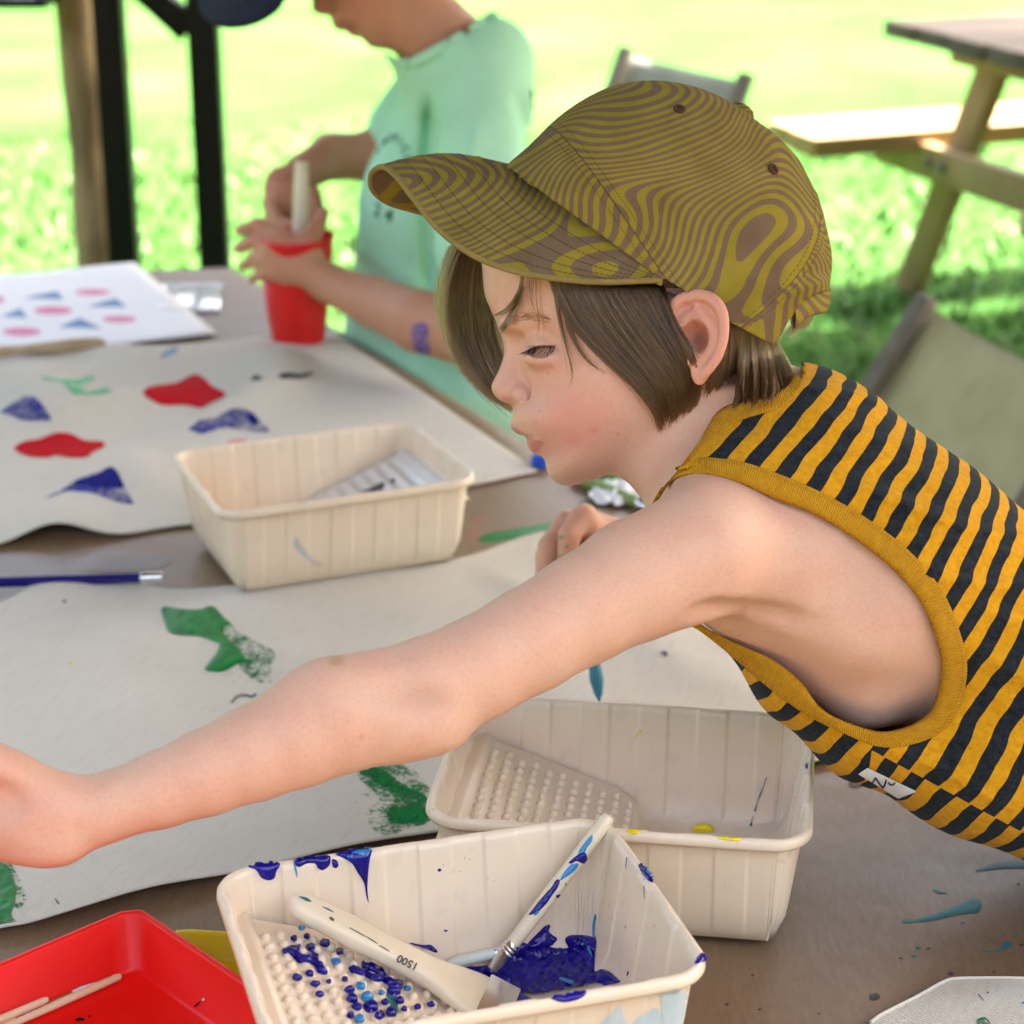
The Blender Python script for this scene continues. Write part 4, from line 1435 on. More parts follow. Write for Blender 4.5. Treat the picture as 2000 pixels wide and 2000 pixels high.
def brush(label, a, b, r, handle_m, ferrule=.2, tip=.16, group=None, tip_m=None, tip_r=1.0, name='paint_brush', collar=True):
    """round brush, handle end a, bristle end b"""
    a, b = Vector(a), Vector(b)
    L = (b - a).length
    ax = (b - a) / L
    t = thing(name, label, 'paint brush', a, group)
    h1_ = L * (1 - ferrule - tip)
    MB().rev([(0, 0), (.0012, r * .7), (.004, r * .92), (h1_ * .25, r), (h1_ * .7, r * 1.02), (h1_, r * .9), (h1_ + .004, r * .85)], a, ax, 20).build('handle', handle_m, t)
    f0 = h1_
    f1 = L * (1 - tip)
    pr = [(f0, r * .95)]
    if collar:
        for q in (.12, .24, .36):
            pr += [(f0 + (f1 - f0) * (q - .05), r * .98), (f0 + (f1 - f0) * q, r * 1.12), (f0 + (f1 - f0) * (q + .05), r * .98)]
    pr += [(f1 - .001, r * .86), (f1, r * .8)]
    MB().rev(pr, a, ax, 20).build('ferrule', metal, t)
    MB().rev([(f1 - .004, r * .7 * tip_r), (f1 + (L - f1) * .35, r * .86 * tip_r), (f1 + (L - f1) * .75, r * .5 * tip_r), (L, .0004)], a, ax, 16).build('bristles', tip_m or bristle_m, t)
    return t


def ray_on(px, py, bvh, off=.0):
    o3 = Vector((0, 0, CAMZ))
    d = (CM.to_3x3() @ Vector(((px - 1000) / F, (1000 - py) / F, -1))).normalized()
    h = bvh.ray_cast(o3, d)
    if h[0] is None:
        return tab(px, py, .030)
    return h[0] + h[1] * off


# round brush standing in the blue pool, handle end over the rim
rim = at(1192, 1592, 1.318)
tipb = ray_on(955, 1915, T1, .004)
b1_ = brush('cream round brush smeared with blue, standing in the blue paint', rim, tipb, .0049, handle_wood, .17, .03, tip_m=blue_paint)
BB = bvh_of(*[c for c in b1_.children])
for P, mm, th in (([(975, 270), (990, 265), (985, 300), (955, 340), (935, 380), (900, 400), (905, 360), (940, 310)], cyan_paint, .0004), ([(840, 435), (870, 405), (920, 370), (945, 375), (955, 410), (935, 440), (890, 425), (860, 440)], blue_paint, .0010),
                  ([(795, 520), (850, 450), (900, 440), (880, 480), (830, 520), (790, 545)], cyan_paint, .0003), ([(590, 765), (620, 720), (680, 645), (730, 590), (760, 545), (785, 545), (770, 590), (735, 640), (700, 690), (650, 740)], blue_paint, .0009),
                  ([(620, 762), (660, 700), (672, 705), (645, 755)], cyan_paint, .0006), ([(760, 640), (790, 635), (795, 660), (770, 670)], blue_paint, .0006), ([(815, 565), (826, 568), (822, 578)], blue_paint, .0003), ([(350, 1180), (335, 1150), (350, 1130), (372, 1140)], blue_paint, .0004)):
    patch('paint_smear', R_(qb(P), 40), BB, mm, b1_, th, .0002, 2.2, 5, jitter=.3)
patch('paint_smear', fan(qb([(605, 880), (635, 870), (650, 855)]), [.6, 1.2, .5]), BB, blue_paint, b1_, .0002, .0002, 1.6, 2)
# second brush lying in the pool, mostly buried
e0 = ray_on(868, 1882, T1, .006)
e1_ = ray_on(1005, 1850, T1, .010)
brush('pale brush tinged with blue, lying half sunk in the blue paint', e0, e0 + (e1_ - e0) * 1.15, .0036, varied('tinted_handle', (.50, .60, .55), (.62, .66, .56), 40, .35, .5), .28, .14, tip_m=blue_paint)

# flat wide brush with shaped paddle handle, leaning on the studded ramp
fa = ray_on(566, 1757, T1, .0)
fa = fa + (Vector((0, 0, CAMZ)) - fa).normalized() * .020
fb = tab(958, 1960, .0215 + .022)
axd = (fb - fa).normalized()
fbt = thing('flat_brush', 'wide flat brush with cream wooden handle lying across the blue spotted studs', 'paint brush', fa)
toc = (Vector((0, 0, CAMZ)) - (fa + fb) / 2).normalized()
nrm_ = (toc - axd * toc.dot(axd)).normalized()
nrm_ = (nrm_ * .72 + Vector((.25, .55, .35)) - axd * axd.dot(Vector((.25, .55, .35)))).normalized()
nrm_ = (nrm_ - axd * nrm_.dot(axd)).normalized()
sid_ = axd.cross(nrm_)
Lf = (fb - fa).length
prof = [(0, .0005, .003), (.006, .0068, .0048), (.018, .0095, .0055), (.06, .0110, .0060), (.10, .0100, .0060), (.135, .0110, .0058), (.16, .0165, .0050), (.178, .0200, .0046), (.190, .0205, .0045)]
sc = (Lf * .965) / .190
prof = [(t_ * sc, w_, h_) for t_, w_, h_ in prof]
P_ = spline(np.array(prof), 44)
v, f = [], []
nn = 20
for t_, w_, h_ in P_:
    for k_ in range(nn):
        c_ = 2 * math.pi * k_ / nn
        ca, sa = math.cos(c_), math.sin(c_)
        v.append(tuple(fa + axd * t_ + sid_ * (w_ * math.copysign(abs(ca) ** .55, ca)) + nrm_ * (h_ * math.copysign(abs(sa) ** .6, sa))))
for i in range(len(P_) - 1):
    for k_ in range(nn):
        f.append((i * nn + k_, i * nn + (k_ + 1) % nn, (i + 1) * nn + (k_ + 1) % nn, (i + 1) * nn + k_))
f.append(tuple(range(nn - 1, -1, -1))); f.append(tuple((len(P_) - 1) * nn + k_ for k_ in range(nn)))
fh = mesh_obj('handle', v, f, handle_wood, fbt)
fc = fa + axd * (P_[-1][0] + .008)
rt = Matrix((axd, sid_, nrm_)).transposed()
MB().box(fc, (.020, .042, .0095), rt, .001).build('ferrule', metal, fbt)
MB().box(fc + axd * .020, (.024, .040, .0070), rt, .002).build('bristles', blue_paint, fbt)
FB = bvh_of(fh)
ink = varied('dark_ink', (.06, .055, .045), (.09, .08, .07), 200, .7, .2)
hc_ = fa + axd * (.036 * sc)
patch('hang_hole_shade', blob(648, 1795, 6, 3, 10, .05, .6), FB, varied('hole_shade', (.08, .05, .02), (.16, .1, .04), 80, .8), fbt, .0001, .0002, 1.5, 2)  # no hole is cut; its shade is a dark patch
patch('paint_smear', R_(qa([(590, 648), (640, 655), (670, 680), (640, 678)]), 20), FB, teal_paint, fbt, .0003, .0002, 2, 2)
patch('paint_smear', fan(qa([(740, 712), (775, 728), (810, 748)]), [.8, 1.6, .8]), FB, teal_paint, fbt, .0003, .0002, 2, 2)


def text_on(body, name, bvh, p0, p1, m, parent, size, flip=False, lift=.0004):
    """flat lettering laid on a surface from pixel p0 to p1"""
    A = ray_on(*p0, bvh); B = ray_on(*p1, bvh)
    o3 = Vector((0, 0, CAMZ))
    c = (A + B) / 2
    d = (CM.to_3x3() @ Vector((((p0[0] + p1[0]) / 2 - 1000) / F, (1000 - (p0[1] + p1[1]) / 2) / F, -1))).normalized()
    n_ = bvh.ray_cast(o3, d)[1]
    if n_.dot(d) > 0: n_ = -n_
    x = (B - A).normalized()
    n_ = (n_ - x * n_.dot(x)).normalized()
    y = n_.cross(x)
    cu = bpy.data.curves.new(name, 'FONT')
    cu.body = body
    cu.size = size
    cu.align_x = 'CENTER'; cu.align_y = 'CENTER'
    cu.extrude = .00008
    cu.offset = size * .025
    cu.materials.append(m)
    tmp = bpy.data.objects.new(name, cu)
    COL.objects.link(tmp)
    me = bpy.data.meshes.new_from_object(tmp.evaluated_get(bpy.context.evaluated_depsgraph_get()))
    bpy.data.objects.remove(tmp)
    bpy.data.curves.remove(cu)
    o = bpy.data.objects.new(name, me)
    link(o, parent)
    mt = Matrix((x, y, n_)).transposed().to_4x4()
    mt.translation = c + n_ * lift
    o.matrix_basis = root_matrix(parent).inverted() @ mt
    return o


text_on('1500', 'lettering', FB, qa([(1340, 1095)])[0], qa([(1210, 1030)])[0], ink, fbt, .0066)
for a_, b_ in (((910, 845), (1010, 900)), ((1015, 900), (1085, 945)), ((1095, 955), (1160, 992))):
    p_, q_ = qa([a_, b_])
    patch('lettering', fan([p_, ((p_[0] + q_[0]) / 2, (p_[1] + q_[1]) / 2 - .4), q_], [.9, 1.2, .9]), FB, ink, fbt, .00005, .0002, 1.2, 1)

# three thin brushes in the red tray
kr = .31056
qr = lambda x, y: (x * kr, 1820 + y * kr)
p0 = ray_on(*qr(735, 255), RB, .0055); p1 = ray_on(*qr(-120, 630), RB, .0055)
brush('tan handled brush lying across the red tray, its blunt end towards the corner', p0, p0 + (p1 - p0) * 1.2, .0026, tan_handle, .18, .1)
p0 = ray_on(*qr(275, 415), RB, .0062); p1 = ray_on(*qr(-110, 570), RB, .0062)
brush('tan handled brush behind the other, half out of the red tray', p0 + Vector((0, 0, .002)), p0 + (p1 - p0) * 2.2, .0024, tan_handle, .18, .1)
p1 = ray_on(*qr(612, 362), RB, .005); p0 = ray_on(*qr(60, 615), RB, .005)
brush('fine brush with silver ferrule and lilac tip lying in the red tray', p0 + (p0 - p1) * .8, p1, .0024, tan_handle, .36, .16)
# blue pencil with a silver end near the far tray
pa, pb = tab(-140, 1142, .0195), tab(318, 1127, .0195)
pn = thing('pencil', 'dark blue pencil with silver capped end between the two big cloths', 'pencil', pa)
navy_gloss = varied('navy_lacquer', (.006, .006, .11), (.01, .01, .15), 30, .25, .5)
dpn = (pb - pa).normalized()
Lp = (pb - pa).length
pa2, pb2 = pa, pb
MB().rev([(0, 0), (0, .0050), (Lp * .905, .0050), (Lp * .905, 0)], pa2, dpn, 6).build('shaft', navy_gloss, pn, False)
MB().rev([(Lp * .903, .0050), (Lp * .915, .0056), (Lp * .93, .0050), (Lp * .945, .0056), (Lp * .955, .005), (Lp * .985, .0052), (Lp, .0044), (Lp, 0)], pa2, dpn, 18).build('end_cap', metal, pn)
# wooden brush lying on the white sheet
fa2, fb2 = tab(206, 671, .016), tab(-90, 694, .014)
wb = thing('wooden_brush', 'brown wooden brush handle lying on the white printed sheet', 'paint brush', fa2)
dw = (fb2 - fa2).normalized()
lw = (fb2 - fa2).length
MB().tube([fa2 + dw * (lw * q) for q in np.linspace(0, 1, 24)], np.interp(np.linspace(0, 1, 24), [0, .04, .2, .55, .75, 1], [.004, .0085, .0095, .006, .008, .012]), 16).build('handle', varied('brown_handle', (.36, .25, .13), (.48, .36, .22), 30, .5, .4), wb)
fe = fb2 + dw * .012
MB().tube([fb2, fe], .012, 16, flat=.7, flatdir=(0, 0, 1)).build('ferrule', metal, wb)
MB().tube([fe, fe + dw * .03], [.011, .008], 16, flat=.6, flatdir=(0, 0, 1)).build('bristles', bristle_m, wb)
# shiny plastic lid by the far edge
lidp = tab(372, 584, .002)
ld = thing('plastic_lid', 'clear glossy plastic lid shining at the far end of the table', 'lid', lidp)
gl = M('clear_plastic', (.9, .93, .95), .08, .6)
gl.b.inputs['Transmission Weight'].default_value = .35
bmx = MB().box((lidp.x, lidp.y, lidp.z + .0022), (.085, .15, .0026), Matrix.Rotation(.1, 3, 'Z'), .0025)
bmx.build('lid_plate', gl.m, ld)
rr_ = [lidp + Matrix.Rotation(.1, 3, 'Z') @ Vector((x_ * .039, y_ * .071, .0036)) for x_, y_ in ((-1, -1), (1, -1), (1, 1), (-1, 1))]
MB().tube([rr_[i].lerp(rr_[(i + 1) % 4], q) for i in range(4) for q in (.06, .5, .94)], .0014, 8, closed=True).build('lid_rim', gl.m, ld)
# things beyond the boy's chin
x0, x1 = tab(1300, 1005, .006), tab(1120, 930, .006)
gb = brush('long brush with green smeared handle lying beyond the chin of the boy in the cap', x1, x0, .007, varied('green_handle', (.10, .22, .03), (.28, .34, .08), 16, .4, .5), .16, .12, tip_m=green_paint)
cr_ = tab(1185, 962, .012)
rg = thing('paper_towel', 'crumpled white paper towel beside the green brush', 'paper towel', cr_)
n = 26
v = []
for j in range(n + 1):
    for i in range(n + 1):
        a, b = i / n * 2 - 1, j / n * 2 - 1
        r_ = math.hypot(a, b)
        z_ = .008 * math.exp(-r_ * r_ * 1.6) + .004 * math.sin(a * 9 + 2.4 * math.sin(b * 5)) * math.cos(b * 8 + a * 3)
        v.append((cr_.x + .012 + a * .026 + .004 * math.sin(b * 4), cr_.y + .02 + b * .034 + .004 * math.sin(a * 5), TZ + .004 + max(0, z_)))
o = mesh_obj('towel_sheet', v, qs(n, n), pw, rg)
o.modifiers.new('thick', 'SOLIDIFY').thickness = .0006
bc = tab(1056, 897, .008)
bp = thing('paint_bottle_cap', 'bright blue plastic cap at the table edge below the lips of the boy', 'cap', (bc.x, bc.y, TZ + .002))
MB().rev([(0, .0), (0, .0105), (.010, .0100), (.0115, .008), (.0115, 0)], (bc.x, bc.y, TZ + .0015), (0, 0, 1), 24).build('cap_body', varied('blue_plastic', (.01, .07, .5), (.015, .09, .56), 30, .3, .5), bp)

# ------------------------------------------------------------------ the boy in the cap
D0 = 1.42
ZC = -D0
mpp = D0 / F                       # metres per photo pixel on his mid plane


def hx(px): return (px - 1000) * mpp
def hy(py): return (1000 - py) * mpp
def X2P(x, z): return 1000 + F * x / -z
def Y2P(y, z): return 1000 - F * y / -z


def idw(px, py, pts, p=2.6):
    """smooth map through scattered (px, py, value...) rows"""
    num = 0; den = 0
    for r in pts:
        w_ = 1 / (((px - r[0]) ** 2 + (py - r[1]) ** 2) ** (p / 2) + 80.0 ** p)
        den = den + w_
        num = num + w_[..., None] * np.array(r[2:])
    return num / den[..., None]


HEAD = [(940, 500), (942, 525), (946, 571), (957, 602), (969, 628), (981, 652), (1002, 692), (1020, 728), (1024, 768), (1007, 797), (999, 815), (997, 830), (1000, 839), (1008, 846), (1018, 850), (1026, 852.5), (1028, 858), (1031, 872), (1040, 883), (1055, 890), (1064, 900),
        (1067, 916), (1075, 933), (1091, 945), (1109, 949), (1131, 946), (1160, 937), (1199, 922), (1226, 914), (1280, 890), (1350, 850), (1440, 770), (1520, 660), (1566, 560), (1578, 480), (1565, 395), (1520, 305), (1440, 232), (1340, 194), (1240, 190), (1140, 222), (1050, 285), (985, 385), (950, 450)]
RM = [(960, 540, 5.2, 6.0), (1000, 600, 5.6, 6.2), (1280, 220, 7, 7.0), (1540, 500, 7, 7.0), (1290, 450, 7.2, 7.25), (1100, 350, 6.5, 6.9), (1090, 570, 6.2, 6.5), (1040, 680, 5.6, 5.5), (1120, 700, 6.2, 6.35), (1150, 790, 6.2, 6.2), (1200, 840, 5.2, 5.9),
      (1020, 840, 5.4, 5.0), (1060, 870, 5.4, 5.1), (1085, 925, 4.2, 4.2), (1140, 920, 4.0, 4.6), (1210, 890, 3.4, 5.2), (1290, 840, 4.2, 5.8), (1420, 760, 5.2, 5.7), (1010, 780, 5.6, 5.1)]
HEAD_S = [q for q in HEAD if not (800 < q[1] < 899 and q[0] < 1060)]
_i = HEAD_S.index((1007, 797))
HEAD_S[_i + 1:_i + 1] = [(1003, 815), (1004, 832), (1012, 849), (1024, 865), (1040, 881), (1055, 891)]
NOSE = [(981, 640), (986, 660), (985.5, 687), (979, 710), (970, 731), (962, 747), (959.5, 756), (962, 766), (969, 776), (978, 783), (990, 788), (1003, 792), (1030, 792), (1050, 775), (1046, 735), (1030, 690), (1010, 650)]
NRM = [(985, 660, .9, 1.0), (988, 700, .95, .95), (975, 735, .95, .95), (970, 758, 1.05, 1.1), (990, 780, .8, 1.15), (1020, 770, 1.2, 1.15), (1030, 720, 1.6, 1.2)]


def box_blur(a, r, it=3):
    for _ in range(it):
        for ax_ in (0, 1):
            p_ = np.pad(a, [(r + 1, r) if q == ax_ else (0, 0) for q in (0, 1)], mode='edge')
            c_ = np.cumsum(p_, axis=ax_)
            a = (np.take(c_, range(2 * r + 1, c_.shape[ax_]), ax_) - np.take(c_, range(0, c_.shape[ax_] - 2 * r - 1), ax_)) / (2 * r + 1)
    return a


def soft_inside(poly, step=2.0):
    """distance to the outline, exact near it and smoothed inwards so that no medial creases show"""
    P = spline(poly, len(poly) * 4, True)
    lo, hi = P.min(0) - 40, P.max(0) + 40
    gx = np.arange(lo[0], hi[0], step); gy = np.arange(lo[1], hi[1], step)
    s0 = poly_sd(gx[:, None], gy[None, :], P)
    s1_, s2_ = box_blur(s0, 3), box_blur(s0, 9)
    w1, w2 = sstep(8, 26, s1_), sstep(24, 75, s2_)
    s_ = s0 * (1 - w1) + s1_ * w1
    s_ = s_ * (1 - w2) + s2_ * w2

    def at_(px, py):
        fx = np.clip((px - gx[0]) / step, 0, len(gx) - 1.001); fy = np.clip((py - gy[0]) / step, 0, len(gy) - 1.001)
        i, j = fx.astype(int), fy.astype(int)
        a, b = fx - i, fy - j
        return (s_[i, j] * (1 - a) + s_[i + 1, j] * a) * (1 - b) + (s_[i, j + 1] * (1 - a) + s_[i + 1, j + 1] * a) * b
    return at_


def profile_fn(poly, maps, side=None):
    soft = soft_inside(poly)
    soft_s = soft_inside(side) if side is not None else None

    def fn(X, Y, Z):
        px = 1000 + X[:, :, 0] / mpp
        py = 1000 - Y[:, :, 0] / mpp
        px, py = np.broadcast_arrays(px, py)
        s_ = soft(px, py) * mpp
        s2_ = soft_s(px, py) * mpp if soft_s is not None else None
        v = idw(px, py, maps) * .01
        R, Mx = v[..., 0][:, :, None], v[..., 1][:, :, None]
        z = np.abs(Z - ZC).astype(np.float32)
        s_ = s_[:, :, None]
        if s2_ is not None:      # lips fade into the cheek away from the mid line
            w_ = sstep(.004, .021, z)
            s_ = s_ * (1 - w_) + s2_[:, :, None] * w_
        q = np.maximum((R - s_) / R, 0).astype(np.float32)
        n_ = np.sqrt(q * q + (z / Mx) ** 2) + 1e-6
        return (n_ - 1) * np.sqrt((q * R) ** 2 + z * z) / n_
    return fn


xs = axis((-.44, -.15, .004), (-.15, -.022, .0028), (-.022, .047, .0009), (.047, .148, .0013), (.148, .345, .0026), (.345, .80, .009))
ys = axis((-.95, -.24, .010), (-.24, .015, .0026), (.015, .175, .0010), (.175, .29, .003))
zs = axis((-1.95, -1.80, .006), (-1.80, -1.50, .0035), (-1.50, -1.42, .003), (-1.42, -1.325, .0011), (-1.325, -1.10, .0026))
FB_ = Field(xs, ys, zs)
px2, py2 = None, None


def cbox(px0, py0, px1, py1, z0, z1, d=D0):
    a, b = cc(px0, py1, d), cc(px1, py0, d)
    return (a[0], a[1], z0), (b[0], b[1], z1)


def PP(px, py, zc_):
    """point of the near half of the head seen at a pixel, zc_ cm off the mid plane"""
    k_ = (D0 - zc_ * .01) / D0
    return np.array([hx(px) * k_, hy(py) * k_, ZC + zc_ * .01])


def build_head(f):
    lo, hi = cbox(900, 150, 1620, 990, ZC - .10, ZC + .10)
    f.put(profile_fn(HEAD, RM, HEAD_S), lo, hi)
    lo, hi = cbox(930, 610, 1080, 815, ZC - .03, ZC + .03)
    f.put(profile_fn(NOSE, NRM), lo, hi, .007)
    f.sym = ZC
    P = PP
    # wings of the nose, nostrils
    f.ell(P(1019, 770, 1.18), (.0066, .0062, .0050), .0030)
    f.ell(P(995, 791, .62), (.0058, .0034, .0040), .002, 'cut', rot=[[.93, .36, 0], [-.36, .93, 0], [0, 0, 1]], pad=.01)
    f.chain([P(1030, 752, 1.55), P(1038, 762, 1.75), P(1040, 776, 1.8), P(1034, 790, 1.75)], [.0010, .0014, .0014, .0010], .0035, op='cut')
    # brow ridge, socket, eyeball and lids
    f.ell(P(1018, 634, 2.6), (.015, .006, .012), .010)
    f.ell(P(1036, 668, 4.9), (.016, .0105, .0125), .012, 'cut', pad=.02)
    f.ell(P(1003, 668, 2.2), (.009, .009, .008), .010, 'cut', pad=.02)
    f.ell(P(1066, 686, 3.02), .0143, .004)
    f.cone(P(1032, 698, 4.0), P(1078, 700, 4.58), .0026, .0030, .009)          # lower lid fold
    f.chain([P(1026, 668, 3.9), P(1038, 659, 4.3), P(1056, 658, 4.75), P(1076, 664, 5.05)], [.0009] * 4, .0022, op='cut')
    # cheek
    # mouth line to the corner
    f.chain([P(1027, 853.5, .4), P(1030, 855, 1.5), P(1037, 857.5, 2.3), P(1048, 861, 2.95), P(1060, 864.5, 3.45)], [.0012, .0013, .0013, .0012, .0006], .0022, op='cut')
    f.sym = None


def eye_cut(f):
    lid = [(1030, 686), (1037, 681), (1047, 678), (1060, 676), (1074, 676), (1085, 677.5), (1081, 686), (1074, 693), (1062, 699), (1048, 699.5), (1037, 694)]
    c = PP(1066, 686, 3.02)
    k_ = (D0 - .042) / D0 * mpp

    def fn(X, Y, Z):
        zz = Z
        px = 1000 + X[:, :, 0] / k_; py = 1000 - Y[:, :, 0] / k_
        px, py = np.broadcast_arrays(px, py)
        s_ = -poly_sd(px, py, spline(lid, 44, True))[:, :, None] * mpp
        r = np.sqrt((X - c[0]) ** 2 + (Y - c[1]) ** 2 + (zz - c[2]) ** 2)
        return np.maximum(np.maximum(s_, .01205 - r), np.maximum(r - .02, c[2] - zz))
    f.sym = ZC
    lo, hi = cbox(1010, 640, 1105, 725, ZC + .02, ZC + .055)
    f.put(fn, lo, hi, .0012, 'cut')
    f.sym = None


def ear(f):
    out = [(1309, 640), (1306, 612), (1311, 592), (1326, 579), (1345, 573), (1364, 572), (1385, 578), (1402, 592), (1412, 612), (1416, 640), (1414, 670), (1406, 698), (1394, 718), (1380, 736), (1368, 750), (1360, 748), (1356, 730), (1352, 700), (1340, 680), (1322, 664)]
    so = spline(out, 100, True)
    ze = lambda px: ZC + .0655 + (px - 1305) / 110 * .021
    KE = (D0 - .076) / D0
    P = lambda px, py, o=0.0: np.array([hx(px) * KE, hy(py) * KE, ze(px) + o])

    def plate(X, Y, Z):
        px = 1000 + X[:, :, 0] / (mpp * KE); py = 1000 - Y[:, :, 0] / (mpp * KE)
        px, py = np.broadcast_arrays(px, py)
        s_ = -poly_sd(px, py, so)[:, :, None] * mpp + .002
        return np.maximum(s_, np.abs(Z - ze(px)[:, :, None]) * .95 - .0016)
    f.sym = ZC
    f.ell((hx(1345) * KE, hy(655) * KE, ZC + .0665), (.015, .024, .010), .006)
    lo, hi = cbox(1270, 555, 1430, 800, ZC + .055, ZC + .095)
    f.put(plate, lo, hi, .003)
    f.ell(P(1363, 664, .0015), (.0105, .0130, .0150), .0025, 'cut', pad=.01)
    f.ell(P(1336, 606, .0040), (.0075, .0042, .0032), .002, 'cut', pad=.01)
    f.ell(P(1340, 655, .0), (.0060, .0045, .0070), .003, 'cut', pad=.01)
    inn = [(1318, 632), (1313, 612), (1318, 596), (1331, 584), (1347, 579), (1364, 578), (1384, 584), (1398, 597), (1407, 615), (1410, 640), (1408, 668), (1400, 695), (1388, 714), (1374, 732)]
    si = spline(inn, 30)
    rad = np.interp(np.linspace(0, 1, 30), [0, .15, .5, .8, 1], [.0024, .0034, .0034, .0028, .0028])
    f.chain([P(a, b, .0026) for a, b in si], rad, .0022)
    an_ = spline([(1362, 603), (1378, 622), (1390, 645), (1392, 665), (1386, 685), (1374, 698), (1362, 704)], 14)
    f.chain([P(a, b, .0010) for a, b in an_], np.interp(np.linspace(0, 1, 14), [0, .4, 1], [.0030, .0028, .0024]), .0025)
    f.cone(P(1346, 612, .0), P(1380, 628, .0008), .0026, .0028, .003)
    f.cone(P(1318, 640, .001), P(1338, 658, .001), .0022, .0018, .003)            # crus of the helix
    f.ell(P(1366, 722, .0003), (.0058, .0100, .0034), .004)                         # lobe
    f.cone(P(1352, 690, .003), P(1350, 706, .002), .0030, .0028, .003)            # small knob below the bowl
    f.sym = None


HZ = None
A_, B_, C_, D_ = cc(1500, 1000, D0 + .005), cc(1765, 1160, D0 + .01), cc(2060, 1330, D0 + .02), cc(2330, 1480, D0 + .03)
r_ = lambda q, d=D0: q / F * d
LSH = cc(1368, 1082, 1.302)
RSH = cc(1360, 1030, 1.545)


def build_torso(f, shirt=False):
    f.cone(A_, B_, r_(225), r_(232), .02, zs=1.34)
    f.cone(B_, C_, r_(232), r_(250), .02, zs=1.36)
    f.cone(C_, D_, r_(250), r_(245), .02, zs=1.36)
    f.cone(cc(1390, 850, D0 + .005), cc(1500, 960, D0 + .005), r_(140), r_(190), .03, zs=1.1)      # root of the neck
    f.cone(cc(1560, 905, D0), cc(1720, 1060, D0), r_(160), r_(170), .04, zs=1.5)              # upper back
    # left shoulder blade and side
    f.cone(cc(1420, 1035, 1.335), cc(1660, 1165, 1.350), .041, .050, .035)
    f.cone(cc(1420, 1000, 1.37), cc(1500, 930, 1.40), .038, .05, .03)
    f.cone(cc(1400, 1010, 1.50), cc(1500, 960, 1.46), .042, .055, .03)
    if shirt:
        f.cone(cc(1425, 1222, 1.385), cc(1560, 1325, 1.385), r_(20), r_(60), .02, zs=1.8)
        f.cone(cc(1560, 1325, 1.385), cc(1700, 1402, 1.39), r_(60), r_(98), .02, zs=1.6)
        f.cone(cc(1700, 1402, 1.39), cc(1900, 1462, 1.40), r_(98), r_(140), .02, zs=1.4)
        f.cone(cc(1900, 1462, 1.40), cc(2200, 1590, 1.42), r_(140), r_(150), .02, zs=1.4)


build_head(FB_)
eye_cut(FB_)
HN = FB_.near()                    # height map of the near side of head
# neck
FB_.cone(cc(1345, 800, D0 + .004), cc(1440, 925, D0 + .004), .0475, .050, .016)
FB_.cone(cc(1265, 890, D0 - .012), cc(1350, 985, D0 - .035), .018, .020, .018)     # throat to collar bone
build_torso(FB_)
FB_.cone(cc(1440, 1150, 1.375), cc(1690, 1332, 1.375), r_(88), r_(88), .022)
HN2 = FB_.near()
HN = np.where((1000 + xs / mpp > 1425)[:, None], HN2, HN)
ear(FB_)
# left arm
arm = [(1368, 1082, 1.302, 132), (1242, 1133, 1.288, 119), (1139, 1190, 1.275, 107), (1035, 1250, 1.262, 102), (932, 1306, 1.250, 100), (835, 1350, 1.241, 105), (745, 1378, 1.236, 107), (662, 1402, 1.230, 108), (580, 1436, 1.224, 102), (497, 1471, 1.218, 92.5), (400, 1510, 1.212, 83), (311, 1543, 1.208, 74.5), (235, 1568, 1.205, 66), (180, 1586, 1.203, 62)]
ap = [cc(a, b, d) for a, b, d, _ in arm]
ar = [q / F * d for _, _, d, q in arm]
for i in range(len(arm) - 1):
    FB_.cone(ap[i], ap[i + 1], ar[i], ar[i + 1], .022 if i == 0 else .004)
FB_.ell(cc(640, 1345, 1.226), (.016, .008, .014), .026)                          # outer side of the elbow
FB_.ell(cc(820, 1424, 1.232), (.018, .010, .016), .026)
NB_ = FB_.near()


def on_skin(px, py, off=0.0, d=1.30):
    for _ in range(12):
        c = cc(px, py, d)
        i = int(np.clip(np.searchsorted(FB_.ax[0], c[0]), 0, len(FB_.ax[0]) - 1)); j = int(np.clip(np.searchsorted(FB_.ax[1], c[1]), 0, len(FB_.ax[1]) - 1))
        if not np.isnan(NB_[i, j]): d = -float(NB_[i, j])
    c = cc(px, py, d)
    c[2] += off
    return c


cr_p = [(1362, 1200), (1390, 1198), (1430, 1199), (1480, 1204), (1530, 1212), (1590, 1224)]
cr_q = [on_skin(a, b, .0035) for a, b in cr_p]
FB_.chain(cr_q, [.0020, .0042, .0046, .0042, .0034, .0020], .012, op='cut')
for a, b, r3, o3_ in ((1690, 1180, (.022, .030, .010), .0080),):
    FB_.ell(on_skin(a, b, o3_), r3, .020, 'cut', pad=.03)
FB_.ell(cc(1345, 1010, 1.335), (.018, .010, .014), .016, 'cut', pad=.03)             # hollow behind the collar bone
FB_.ell(on_skin(822, 1362, .0055), (.017, .0050, .0070), .014, 'cut', rot=[[.93, .36, 0], [-.36, .93, 0], [0, 0, 1]], pad=.03)   # hollow of the elbow
